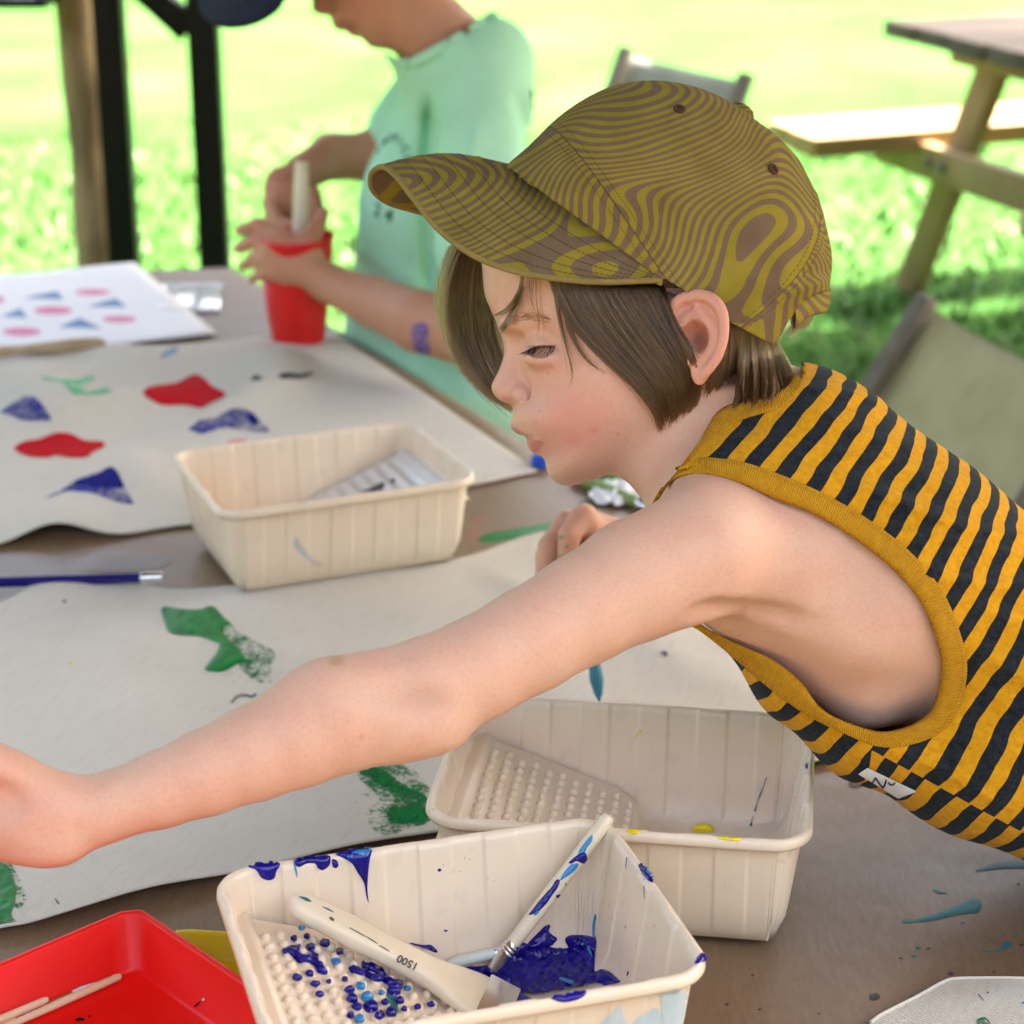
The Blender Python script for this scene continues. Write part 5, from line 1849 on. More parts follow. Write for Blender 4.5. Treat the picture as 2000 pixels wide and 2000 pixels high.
# left hand, bent back, palm to the viewer
h = lambda x, y, d: cc(x, y, d)
FB_.cone(h(180, 1586, 1.203), h(60, 1592, 1.200), .0180, .0205, .010)
FB_.ell(h(70, 1598, 1.198), (.026, .025, .0165), .012, rot=[[.86, .5, 0], [-.5, .86, 0], [0, 0, 1]])
FB_.ell(h(110, 1650, 1.196), (.0150, .0110, .0120), .012)                        # heel of the hand
FB_.cone(h(120, 1572, 1.196), h(-10, 1502, 1.188), .0130, .0132, .012)              # ball of the thumb
FB_.cone(h(20, 1512, 1.190), h(-90, 1462, 1.18), .0115, .0092, .010)
FB_.cone(h(-90, 1440, 1.18), h(-165, 1430, 1.17), .0092, .0078, .006)
FB_.cone(h(-165, 1430, 1.17), h(-225, 1440, 1.165), .0078, .0064, .004)
FB_.ell(h(-10, 1590, 1.203), (.034, .026, .0120), .014)
for i, (y0, y1, l1, l2, l3, rr_) in enumerate(((1520, 1500, 95, 62, 48, .0076), (1560, 1555, 105, 70, 52, .0080), (1600, 1608, 98, 66, 50, .0076), (1638, 1655, 74, 50, 42, .0066))):
    p0 = h(-70, y0, 1.203)
    p1 = h(-70 - l1, y1 + 4, 1.196)
    p2 = h(-70 - l1 - l2 * .8, y1 + 26, 1.182)
    p3 = h(-70 - l1 - l2 * .8 - l3 * .5, y1 + 50, 1.168)
    FB_.cone(p0, p1, rr_ * 1.15, rr_, .006); FB_.cone(p1, p2, rr_, rr_ * .92, .002); FB_.cone(p2, p3, rr_ * .92, rr_ * .74, .002)
FB_.ell(h(5, 1562, 1.176), (.012, .0085, .0070), .008, 'cut', rot=[[.86, .5, 0], [-.5, .86, 0], [0, 0, 1]], pad=.02)
FB_.chain([h(152, 1522, 1.184), h(158, 1560, 1.181), h(150, 1610, 1.181), h(146, 1650, 1.184)], [.0006, .0010, .0010, .0006], .003, op='cut')
FB_.chain([h(128, 1560, 1.180), h(90, 1590, 1.176), h(60, 1632, 1.178)], [.0005, .0009, .0006], .003, op='cut')
# right arm and the hand that holds the brush
FB_.chain([RSH, cc(1335, 1090, 1.63), cc(1320, 1130, 1.70)], [.040, .033, .031], .02)
FB_.chain([cc(1320, 1130, 1.70), cc(1270, 1110, 1.725), cc(1205, 1062, 1.745)], [.031, .029, .0205], .008)
FB_.ell(cc(1158, 1046, 1.745), (.026, .020, .017), .010, rot=[[.88, .47, 0], [-.47, .88, 0], [0, 0, 1]])
for kn, m1, m2, tp, rr_ in (((1141, 1009, 1.722), (1112, 1046, 1.712), (1108, 1096, 1.716), (1128, 1122, 1.728), .0092), ((1106, 1022, 1.738), (1072, 1066, 1.730), (1068, 1116, 1.732), (1098, 1140, 1.738), .0090),
                            ((1100, 1034, 1.756), (1066, 1086, 1.752), (1064, 1134, 1.750), (1094, 1156, 1.750), .0086), ((1108, 1052, 1.770), (1078, 1100, 1.766), (1076, 1140, 1.762), (1100, 1160, 1.760), .0076)):
    a, b, c_, d_ = (cc(*q) for q in (kn, m1, m2, tp))
    FB_.cone(cc(1165, 1050, kn[2] * .5 + .8725), a, .012, rr_ * 1.12, .008)
    FB_.cone(a, b, rr_ * 1.08, rr_, .004); FB_.cone(b, c_, rr_, rr_ * .92, .002); FB_.cone(c_, d_, rr_ * .92, rr_ * .74, .002)
FB_.chain([cc(1180, 1080, 1.722), cc(1150, 1104, 1.712), cc(1128, 1108, 1.712)], [.0115, .0092, .0074], .006)
# hips and legs, standing at the table's side
hip = CMn[:3, :3] @ D_ + CMn[:3, 3]
hipw = Vector(hip)
for s_ in (-1, 1):
    o_ = Vector((.35, .94, 0)).normalized() * (.075 * s_)
    q0 = hipw + o_ + Vector((.02, 0, -.03))
    q1 = Vector((q0.x + .05, q0.y + .02, .40))
    q2 = Vector((q0.x + .10, q0.y + .05, .055))
    q3_ = Vector((q2.x - .13, q2.y - .03, .028))
    FB_.chain([w2c(q0), w2c(q1), w2c(q2)], [.075, .050, .034], .02)
    FB_.cone(w2c(q2 + Vector((.02, 0, -.02))), w2c(q3_), .032, .022, .012)

BV, BF = FB_.mesh()
BV = lap_smooth(BV, BF, 2, .5)
kid = thing('person', 'child in a mustard patterned cap and striped tank top reaching across the table', 'person', (hipw.x, hipw.y, 0))

# skin colours: flush, lips, ears, paint spots, scalp under the hair, painted shade in hollows and creases
vpx = X2P(BV[:, 0], BV[:, 2]); vpy = Y2P(BV[:, 1], BV[:, 2])
hzn = ZC + np.abs(BV[:, 2] - ZC)
hpx = X2P(BV[:, 0], hzn); hpy = Y2P(BV[:, 1], hzn)             # both halves of the head as the near half is seen
base = np.array([.655, .415, .295])
col = np.tile(base, (len(BV), 1))


def tint(mask, c):
    global col
    m_ = np.clip(mask, 0, 1)[:, None]
    col = col * (1 - m_) + np.array(c) * m_


gs = lambda cx, cy, sx_, sy_: np.exp(-((hpx - cx) / sx_) ** 2 - ((hpy - cy) / sy_) ** 2)
head_m = (np.abs(BV[:, 2] - ZC) < .11) & (hpy < 960) & (hpx < 1640)
tint(head_m * gs(1130, 812, 105, 75) * .62, (.63, .235, .17))
tint(head_m * gs(1110, 860, 60, 40) * .40, (.60, .24, .17))
tint(head_m * gs(1085, 760, 60, 40) * .30, (.60, .26, .18))
tint(head_m * gs(1045, 745, 55, 70) * .45, (.62, .33, .245))
tint(head_m * gs(985, 762, 30, 26) * .35, (.60, .28, .20))
tint(head_m * gs(1016, 650, 26, 18) * .25, (.48, .25, .15))  # shade in the hollow between brow and nose, painted into the skin
tint(head_m * gs(1062, 684, 34, 22) * .35, (.52, .24, .17))
tint(head_m * gs(1160, 840, 9, 7) * .5, (.55, .14, .10)); tint(head_m * gs(1125, 858, 14, 12) * .35, (.55, .15, .11))
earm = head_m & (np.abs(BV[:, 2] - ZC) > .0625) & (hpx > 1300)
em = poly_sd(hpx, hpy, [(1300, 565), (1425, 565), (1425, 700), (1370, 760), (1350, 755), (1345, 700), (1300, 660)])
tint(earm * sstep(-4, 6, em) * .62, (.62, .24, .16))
tint(earm * np.exp(-((hpx - 1362) / 17) ** 2 - ((hpy - 666) / 22) ** 2) * .85, (.16, .04, .025))  # shade inside the bowl of the ear, painted in
up_l = [(996, 829), (1000, 833), (1011, 838), (1022, 845.5), (1031, 852), (1034, 855), (1027, 854), (1016, 853), (1002, 846), (995, 838)]
lo_l = [(1024, 853), (1040, 859), (1062, 865), (1058, 874), (1050, 882), (1042, 886), (1030, 878), (1024, 866)]
lm_ = np.maximum(sstep(-3, 2.5, poly_sd(hpx, hpy, up_l)), sstep(-3, 4, poly_sd(hpx, hpy, lo_l)))
tint(head_m * lm_ * .9, (.55, .185, .165))
mlx = np.interp(hpx, [1024, 1030, 1043, 1060, 1068], [853, 855, 859, 864.5, 866])
tint(head_m * np.exp(-((hpy - mlx) / 1.9) ** 2) * sstep(1020, 1026, hpx) * sstep(1069, 1056, hpx) * .5, (.30, .10, .08))  # crease between the lips, its shade put in as a darker tint
tint(head_m * gs(993, 791, 9, 3.6) * .8, (.17, .06, .04))  # nostril shade painted on the underside of the nose
for x, y, r in ((1069, 728, 2.2), (1053, 803, 2.0), (1208, 847, 2.0), (1117, 713, 1.2)):
    tint(head_m * (BV[:, 2] > ZC) * sstep(r + 1.2, r - .6, np.hypot(hpx - x, hpy - y)) * .6, (.30, .14, .08))
ll = np.exp(-((hpy - (677 - (hpx - 1060) * .02)) / 2.6) ** 2) * sstep(1024, 1034, hpx) * sstep(1090, 1082, hpx)
tint(head_m * ll * .8 * (np.abs(BV[:, 2] - ZC) > .03), (.10, .05, .035))
scalp = np.maximum(poly_sd(hpx, hpy, [(1078, 500), (1084, 560), (1112, 620), (1158, 680), (1225, 742), (1268, 790), (1290, 806), (1330, 792), (1338, 760), (1330, 700), (1300, 660), (1298, 590), (1400, 600), (1418, 640), (1412, 700), (1392, 745), (1400, 768), (1480, 756), (1545, 715), (1620, 560), (1600, 300), (1200, 150), (1000, 300), (1020, 480)]) / 14, 0)
tint(head_m * ~(earm & (em > -2)) * np.clip(scalp, 0, 1), (.060, .038, .020))
tint((BV[:, 2] < ZC - .01) * head_m * sstep(1010, 990, hpx) * sstep(560, 520, hpy), (.060, .038, .020))
armm = (BV[:, 2] > -1.30) & (vpx < 1250)
tint(armm * np.exp(-((vpx - 657) / 16) ** 4 - ((vpy - 1288) / 13) ** 4) * .8, (.40, .26, .10))
tint(armm * sstep(3.4, 1.6, np.hypot(vpx - 706, vpy - 1437)) * .7, (.5, .1, .07))
tint(armm * np.exp(-((vpx - 830) / 55) ** 2 - ((vpy - 1362) / 22) ** 2) * .35, (.44, .23, .13))  # shade in the bend of the elbow, put into the colour
tint(armm * np.exp(-((vpx - 450) / 230) ** 2) * .18, (.60, .27, .19))
tint(armm * sstep(240, 40, vpx) * .40, (.62, .29, .20))
rh = BV[:, 2] < -1.66
tint(rh * .5, (.56, .235, .14))
for x, y, a_, b_ in ((1097, 1051, 7, 3), (1095, 1087, 7, 5), (1107, 1068, 4, 3)):
    tint(rh * (np.exp(-((vpx - x) / a_) ** 2 - ((vpy - y) / b_) ** 2) > .35) * .9, (.01, .20, .05))

sk = M('skin', (.6, .36, .24), .48, .32)
ca = sk.attr('Col')
n1 = sk.noise(34, 4, .6)
blot = sk.mix(sk.ramp(n1, [(.35, (0, 0, 0)), (.7, (.34, .34, .34))]), ca.outputs['Color'], (.60, .27, .19))
blot = sk.mix(sk.ramp(sk.noise(420, 2, .6), [(.45, (0, 0, 0)), (.8, (.26, .26, .26))]), blot, (.46, .22, .14))
blot = sk.mix(sk.math('MULTIPLY', sk.ramp(n1, [(.2, (1, 1, 1)), (.45, (0, 0, 0))]), .0), blot, (.6, .4, .3))
sk.color(blot)
sk.b.inputs['Subsurface Weight'].default_value = .20
sk.b.inputs['Subsurface Radius'].default_value = (1, .38, .18)
sk.b.inputs['Subsurface Scale'].default_value = .0048
vo = node(sk.nt, 'ShaderNodeTexVoronoi')
vo.inputs['Scale'].default_value = 1500
sk.lk(sk.co(), vo.inputs['Vector'])
bb_ = sk.bump(vo.outputs['Distance'], .22, .0005)
sk.bump(sk.noise(300, 5, .65), .30, .0008, bb_)
sk.rough(sk.ramp(sk.noise(90, 4), [(.3, (.42, .42, .42)), (.7, (.56, .56, .56))]))
body = mesh_obj('body', BV, BF, sk.m, kid, frame=CM)


def set_col(o, c):
    a = o.data.color_attributes.new('Col', 'FLOAT_COLOR', 'POINT')
    a.data.foreach_set('color', np.concatenate([c, np.ones((len(c), 1))], 1).astype(np.float32).ravel())


set_col(body, col)

# eyes
eg = M('eye_surface', (.8, .78, .75), .12, .5)
tcn = eg.sep(eg.co('Object'))
rad_ = eg.math('SQRT', eg.math('ADD', eg.math('POWER', tcn[0], 2), eg.math('POWER', tcn[1], 2)))
irn = eg.noise(700, 3)
eg.color(eg.ramp(eg.math('ADD', eg.math('MULTIPLY', rad_, 100), eg.math('MULTIPLY', irn, .03)), [(0, (.004, .004, .004)), (.15, (.004, .004, .004)), (.17, (.26, .28, .24)), (.40, (.40, .44, .40)), (.49, (.16, .17, .17)), (.54, (.80, .74, .70)), (.95, (.75, .60, .56))]))
for sgn in (1, -1):
    c = PP(1066, 686, 3.02)
    c[2] = ZC + .0302 * sgn
    mb = MB()
    for i in range(1):
        mb.rev([(-.0119 * math.cos(t_), .0119 * math.sin(t_) + 1e-5) for t_ in np.linspace(math.pi, 0, 24)], (0, 0, 0), (0, 0, 1), 32)
    g_ = Vector((-.34, -.02, .94 * sgn)).normalized()
    q_ = g_.to_track_quat('Z', 'Y').to_matrix().to_4x4()
    mesh_obj('eye', [tuple(p) for p in mb.v], mb.f, eg.m, kid, frame=CM @ Matrix.Translation(c) @ q_)

# ------------------------------------------------------------------ his hair
hm_ = bpy.data.materials.new('brown_hair')
hm_.use_nodes = True
hn = hm_.node_tree
for q_ in list(hn.nodes):
    if q_.type == 'BSDF_PRINCIPLED': hn.nodes.remove(q_)
hb = hn.nodes.new('ShaderNodeBsdfHairPrincipled')
hb.parametrization = 'COLOR'
hi_ = hn.nodes.new('ShaderNodeHairInfo')
hr = hn.nodes.new('ShaderNodeValToRGB')
hr.color_ramp.elements[0].color = (.006, .0032, .0014, 1)
hr.color_ramp.elements[1].color = (.115, .062, .024, 1)
hn.links.new(hi_.outputs['Random'], hr.inputs[0])
hn.links.new(hr.outputs[0], hb.inputs['Color'])
hb.inputs['Roughness'].default_value = .34
hb.inputs['Radial Roughness'].default_value = .45
hn.links.new(hb.outputs[0], hn.nodes['Material Output'].inputs[0])
dk = M('lash_hair', (.022, .014, .010), .5, .3).m
hxs, hys = FB_.ax[0], FB_.ax[1]
HNf = np.where(np.isnan(HN), ZC, HN)


def head_z(x, y):
    """near surface of the head at x, y (viewing frame)"""
    i = np.clip(np.searchsorted(hxs, x) - 1, 0, len(hxs) - 2); j = np.clip(np.searchsorted(hys, y) - 1, 0, len(hys) - 2)
    tx = np.clip((x - hxs[i]) / (hxs[i + 1] - hxs[i]), 0, 1); ty = np.clip((y - hys[j]) / (hys[j + 1] - hys[j]), 0, 1)
    return (HNf[i, j] * (1 - tx) + HNf[i + 1, j] * tx) * (1 - ty) + (HNf[i, j + 1] * (1 - tx) + HNf[i + 1, j + 1] * tx) * ty


def to_world(P):
    return P @ CMn[:3, :3].T + CMn[:3, 3]


def locks(guides, n, K, spread=3.0, wave=2.0, nclump=40, clump=.5, lift=(.001, .009), far=None, seed=1, tipcut=.25, fly=.04, big=.0):
    """strands between guide paths; each guide is a list of (px, py[, extra lift cm]); far: use explicit z (cm from the mid plane) in the third entry"""
    g = np.random.default_rng(seed)
    G = np.array([spline(np.array([(q + (0,))[:3] for q in gd], float), K) for gd in guides])      # (ng, K, 3)
    ng = len(G)

    def path(t):
        f_ = t * (ng - 1)
        i = np.minimum(f_.astype(int), ng - 2)
        a = (f_ - i)[:, None, None]
        return G[i] * (1 - a) + G[i + 1] * a
    tc_ = (np.arange(nclump) + g.random(nclump)) / nclump
    cl_path = path(np.clip(tc_, 0, 1))
    cl_off = np.zeros((nclump, K, 2))
    ph = g.uniform(0, 6.28, (nclump, 2))
    ss = np.linspace(0, 1, K)[None, :]
    cl_off[..., 0] = wave * 1.3 * np.sin(ss * 4.5 + ph[:, :1]) * ss
    cl_off[..., 1] = wave * .7 * np.sin(ss * 5 + ph[:, 1:]) * ss
    cl_path[..., :2] += cl_off + (g.normal(0, spread, (nclump, 1, 2)) * ss[..., None])
    cl_len = g.uniform(.76, 1.08, nclump) * (1 + .07 * np.sin(tc_ * 37 + seed) + .05 * np.sin(tc_ * 91))
    ci = g.integers(0, nclump, n)
    nbig = max(3, nclump // 12)
    bigc = np.clip((np.arange(nbig) + g.uniform(.2, .8, nbig)) / nbig, 0, 1)
    bi_ = np.clip((tc_ * nbig).astype(int), 0, nbig - 1)
    cl_len = cl_len * g.uniform(.84, 1.05, nbig)[bi_]
    big_path = path(bigc)
    t = np.clip(tc_[ci] + g.normal(0, .9 / nclump, n), 0, 1)
    P = path(t)
    w_ = (min(.93, clump * 1.4) * np.linspace(0, 1, K) ** 2.0)[None, :, None]
    P = P * (1 - w_) + cl_path[ci] * w_
    wb_ = (big * np.linspace(0, 1, K) ** 2.6)[None, :, None]
    P = P * (1 - wb_) + big_path[bi_[ci]] * wb_
    P[..., :2] += g.normal(0, spread * .55, (n, 1, 2)) * np.linspace(.3, 1, K)[None, :, None]
    ph2 = g.uniform(0, 6.28, (n, 2, 1))
    am = g.normal(0, wave * .55, (n, 2, 1))
    P[..., 0] += (am[:, 0] * np.sin(ss * g.uniform(3, 8, (n, 1)) + ph2[:, 0])) * ss
    P[..., 1] += (am[:, 1] * np.sin(ss * g.uniform(3, 8, (n, 1)) + ph2[:, 1])) * ss * .6
    fl = g.random(n) < fly
    P[fl, :, :2] += np.cumsum(g.normal(0, 3.0, (fl.sum(), 1, 2)) * np.linspace(0, 1, K)[None, :, None], axis=1) * .35
    # lengths
    ln = np.clip(cl_len[ci] * g.uniform(1 - tipcut, 1.03, n), .3, 1.06)
    out = np.empty((n, K, 3))
    src = np.linspace(0, 1, K)
    for a in range(n):
        q = np.clip(src * ln[a], 0, 1)
        for c in range(3):
            out[a, :, c] = np.interp(q, src, P[a, :, c])
    cl_lift = g.uniform(-.0035, .0040, nclump)
    lf = cl_lift[ci][:, None] * src[None, :] + g.uniform(lift[0], lift[1], n)[:, None] * (1 - .35 * src[None, :]) + g.normal(0, .0006, (n, 1))
    x = hx(out[..., 0]); y = hy(out[..., 1])
    if far is None:
        z = head_z(x * .955, y * .955) + lf + out[..., 2] * .01
        z = head_z(x * -z / D0, y * -z / D0) + lf + out[..., 2] * .01
    else:
        z = ZC + out[..., 2] * .01 + g.normal(0, far, (n, 1)) * .01
    # the pixel guides lie on the mid plane: pull them to the depth of the strand so they keep their place
    sc_ = -z / D0
    out[..., 0], out[..., 1], out[..., 2] = x * sc_, y * sc_, z
    return to_world(out.reshape(-1, 3)).reshape(n, K, 3)


side = [[(1068, 525, .0), (1084, 575, .0), (1112, 628, .0), (1160, 682, .0), (1226, 742, .1), (1262, 782, .2), (1280, 812, .3), (1286, 838, .3)],
        [(1098, 520, .2), (1122, 585, .2), (1160, 645, .2), (1208, 700, .3), (1252, 745, .4), (1280, 785, .4), (1292, 818, .4), (1300, 846, .4)],
        [(1150, 518, -.3), (1180, 585, .4), (1218, 645, .5), (1262, 700, .6), (1296, 745, .6), (1312, 785, .5), (1312, 820, .4), (1310, 846, .4)],
        [(1210, 520, -.6), (1240, 580, .5), (1275, 635, .7), (1310, 690, .9), (1336, 740, .9), (1340, 775, .8), (1330, 806, .6), (1322, 834, .5)],
        [(1262, 530, -.8), (1288, 575, .5), (1308, 625, 1.1), (1334, 675, 1.6), (1356, 725, 1.6), (1357, 765, 1.2), (1342, 800, .8), (1330, 826, .6)],
        [(1288, 540, -1.0), (1302, 580, .4), (1316, 625, 1.2), (1342, 672, 1.8), (1362, 718, 1.8), (1363, 758, 1.3), (1350, 797, .8), (1338, 822, .6)]]
S1 = locks(side, 4600, 18, 6.5, 3.6, 170, .62, (.001, .008), seed=3, tipcut=.48, fly=.13, big=.55)
behind = [[(1408, 598, .1), (1402, 650, .3), (1395, 705, .5), (1380, 755, .7), (1372, 790, .6), (1366, 800, .4)],
          [(1425, 610, .2), (1424, 670, .4), (1420, 720, .6), (1408, 770, .7), (1398, 800, .6), (1382, 818, .4)],
          [(1455, 630, .2), (1458, 690, .4), (1458, 740, .6), (1452, 780, .7), (1440, 803, .7), (1415, 818, .5)],
          [(1485, 640, .2), (1495, 690, .4), (1503, 735, .6), (1505, 768, .6), (1500, 785, .6), (1478, 792, .5)],
          [(1510, 650, .0), (1528, 690, .1), (1545, 725, .2), (1556, 748, .2), (1562, 762, .2), (1552, 768, .2)]]
S2 = locks(behind, 2600, 14, 6.5, 3.6, 90, .6, (.001, .008), seed=5, tipcut=.48, fly=.12, big=.5)
# nape, far half
nape = [[(1500, 640, .5), (1530, 690, .2), (1552, 735, .0), (1560, 765, .0)], [(1500, 640, -2.5), (1530, 690, -3), (1550, 735, -3.4), (1556, 765, -3.4)], [(1480, 640, -5), (1500, 690, -5.5), (1512, 740, -5.6), (1515, 770, -5.4)]]
S3 = locks(nape, 900, 10, 4, 2.5, 16, .4, (0, 0), far=.5, seed=6)
# tuft showing under the strap
tuft = [[(1560, 560, 1.5), (1562, 600, 1.6), (1552, 628, 1.6), (1535, 655, 1.5)], [(1575, 560, .5), (1578, 605, .6), (1566, 636, .6), (1550, 655, .6)], [(1582, 560, -.8), (1588, 600, -.8), (1580, 630, -.8), (1572, 640, -.8)], [(1575, 560, -2.2), (1580, 600, -2.4), (1568, 632, -2.4), (1556, 650, -2.4)]]
S4 = locks(tuft, 620, 9, 4.5, 3, 14, .3, (0, 0), far=.35, seed=8, fly=.12)
# curtain of fringe on the far side of the face
fringe = [[(884, 478, -2.0), (868, 530, -2.2), (866, 590, -2.6), (876, 650, -3.0), (896, 705, -3.3), (930, 755, -3.4), (985, 792, -3.2), (1001, 800, -3.0)],
          [(900, 478, -2.6), (886, 540, -3.0), (884, 600, -3.4), (894, 660, -3.7), (914, 710, -3.9), (945, 756, -3.9), (988, 790, -3.6), (1002, 798, -3.4)],
          [(925, 485, -3.4), (912, 545, -3.9), (910, 600, -4.3), (918, 655, -4.6), (935, 705, -4.6), (960, 750, -4.5), (990, 785, -4.2), (1001, 795, -4.0)],
          [(950, 490, -4.3), (938, 550, -4.8), (938, 605, -5.2), (946, 655, -5.4), (960, 700, -5.3), (978, 740, -5.1), (996, 772, -4.9), (1004, 790, -4.6)],
          [(980, 500, -5.3), (965, 555, -5.8), (968, 610, -6.1), (978, 655, -6.2), (992, 700, -6.1), (1000, 730, -5.9), (1006, 760, -5.6), (1012, 785, -5.2)]]
S5 = locks(fringe, 3200, 18, 6.5, 3.8, 120, .6, (0, 0), far=.35, seed=11, tipcut=.32, fly=.13, big=.3)
stray = [[(876, 480, -1.5), (858, 530, -1.6), (850, 590, -1.8), (858, 660, -2.2), (880, 730, -2.6)], [(905, 480, -2), (876, 560, -2), (872, 640, -2.4), (900, 720, -3), (940, 770, -3)]]
S6 = locks(stray, 70, 14, 7, 7, 30, .2, (0, 0), far=.6, seed=12, fly=.5)
# loose locks across brow and cheek
S7 = [
    locks([[(1018, 535, .5), (1014, 560, .4), (1002, 585, .3), (985, 604, .3), (962, 616, .3)], [(1024, 535, .5), (1020, 565, .4), (1008, 590, .3), (992, 608, .3), (968, 618, .3)]], 150, 12, 1.6, 1.6, 6, .7, (.0015, .004), seed=21),
    locks([[(1012, 575, .4), (1004, 596, .3), (992, 618, .2), (976, 642, .2), (968, 660, .2)], [(1024, 560, .4), (1014, 590, .3), (1002, 615, .2), (990, 635, .2), (978, 655, .2)]], 170, 12, 2.4, 1.8, 6, .6, (.0015, .004), seed=22),
    locks([[(1078, 535, .2), (1084, 590, .2), (1094, 640, .2), (1106, 682, .2), (1116, 712, .2), (1118, 740, .2), (1108, 772, .2)], [(1084, 535, .2), (1090, 590, .2), (1100, 645, .2), (1110, 690, .2), (1117, 720, .2), (1117, 745, .2), (1106, 774, .2)]], 130, 16, 1.5, 1.3, 4, .75, (.001, .0025), seed=23, tipcut=.45),
    locks([[(1096, 545, .2), (1100, 600, .2), (1110, 645, .2), (1128, 680, .2), (1150, 708, .2), (1180, 728, .2)], [(1104, 545, .2), (1108, 600, .2), (1118, 648, .2), (1134, 684, .2), (1155, 712, .2), (1184, 732, .2)]], 140, 14, 1.6, 1.4, 4, .7, (.001, .0025), seed=24),
    locks([[(1030, 545, .3), (1030, 585, .2), (1036, 610, .2), (1030, 640, .2)], [(1060, 545, .2), (1062, 600, .2), (1066, 640, .2), (1058, 680, .2)]], 14, 12, 5, 6, 7, .2, (.001, .003), seed=25, fly=.4),
    locks([[(1250, 770, .2), (1262, 800, .2), (1258, 822, .2), (1246, 846, .2)], [(1330, 790, .3), (1330, 815, .2), (1312, 835, .2), (1290, 850, .2)]], 16, 10, 6, 5, 8, .2, (.001, .003), seed=26, fly=.4)]
RS = lambda A, n: np.array([resample(q, n) for q in A])
hair_obj('hair', np.concatenate([S1, RS(S2, 18)]), hm_, kid, .00024, .00007)
hair_obj('fringe', np.concatenate([S5, RS(S6, 18)]), hm_, kid, .00021, .00005)
hair_obj('nape_hair', np.concatenate([RS(S3, 12), RS(S4, 12)]), hm_, kid, .00016, .00004)
hair_obj('loose_lock', np.concatenate([RS(q, 14) for q in S7]), hm_, kid, .00014, .00004)

# eyebrow and lashes
bl = []
for i in range(170):
    t_ = rng.random()
    x0 = 994 + 76 * t_
    y0 = 627 - 11 * math.sin(min(1, t_ * 1.5) * 1.57) + 7 * t_ * t_ + rng.normal(0, 6.0 * (1 - .45 * t_))
    l_ = rng.uniform(7, 15)
    pts_ = []
    for q in np.linspace(0, 1, 6):
        x_, y_ = x0 + l_ * q * .9, y0 + (-.38 * (1 - t_) + .18 * t_) * l_ * q
        z_ = head_z(np.array([hx(x_) * .967]), np.array([hy(y_) * .967]))[0] + .0006 + .0010 * math.sin(q * 3)
        pts_.append((hx(x_) * -z_ / D0, hy(y_) * -z_ / D0, z_))
    bl.append(pts_)
hair_obj('eyebrow', to_world(np.array(bl).reshape(-1, 3)).reshape(-1, 6, 3), hm_, kid, .00006, .00002)
ls = []
for i in range(46):
    t_ = rng.random() ** 1.35
    x0 = 1030 + 53 * t_
    y0 = np.interp(x0, [1030, 1037, 1047, 1060, 1074, 1085], [686, 681, 678, 676, 676, 677.5]) + rng.normal(0, .5)
    dx, dy = -22 + 17 * t_ + rng.normal(0, 3.5), 10 + 11 * t_ ** .6 + rng.normal(0, 3)
    zz0 = ZC + .0302 + math.sqrt(max(.0143 ** 2 - ((x0 - 1066) * mpp) ** 2 - ((y0 - 686) * mpp) ** 2, 1e-6)) - .0004
    pts_ = []
    for q in np.linspace(0, 1, 7):
        x_ = x0 + dx * (q ** .9); y_ = y0 + dy * (1.15 * q - .25 * q * q)
        z_ = zz0 + .0085 * q * (1 - .3 * q)
        pts_.append((hx(x_) * -z_ / D0, hy(y_) * -z_ / D0, z_))
    ls.append(pts_)
hair_obj('eyelashes', to_world(np.array(ls).reshape(-1, 3)).reshape(-1, 7, 3), dk, kid, .00016, .00004)

# ------------------------------------------------------------------ striped tank top
IN_ = [(1262, 1020), (1274, 990), (1292, 962), (1326, 933), (1378, 928), (1440, 943), (1512, 974), (1590, 1005), (1668, 1052), (1745, 1114), (1797, 1176), (1828, 1249), (1838, 1311), (1823, 1378), (1792, 1409), (1750, 1425), (1709, 1427), (1640, 1404), (1600, 1379), (1564, 1332), (1512, 1290), (1440, 1257), (1388, 1231), (1345, 1200)]
OUT_ = [(1276, 985), (1294, 955), (1318, 925), (1341, 902), (1373, 893), (1450, 902), (1530, 929), (1605, 962), (1690, 1010), (1775, 1075), (1838, 1150), (1872, 1226), (1889, 1297), (1880, 1362), (1849, 1419), (1797, 1450), (1719, 1459), (1636, 1427), (1584, 1402), (1538, 1372), (1484, 1330), (1424, 1278), (1374, 1238), (1335, 1212)]
MID_ = [((a[0] * .45 + b[0] * .55), (a[1] * .45 + b[1] * .55)) for a, b in zip(IN_, OUT_)]
xs = axis((.10, .345, .0022), (.345, .58, .006))
ys = axis((-.36, -.235, .005), (-.235, .125, .0022))
zs = axis((-1.66, -1.40, .0045), (-1.40, -1.20, .0022))
FS = Field(xs, ys, zs)
build_torso(FS, True)
X, Y, Z = xs[:, None, None], ys[None, :, None], zs[None, None, :]
PX = (1000 + F * X / -Z).astype(np.float32); PY = (1000 - F * Y / -Z).astype(np.float32)
wr = np.zeros_like(FS.v)
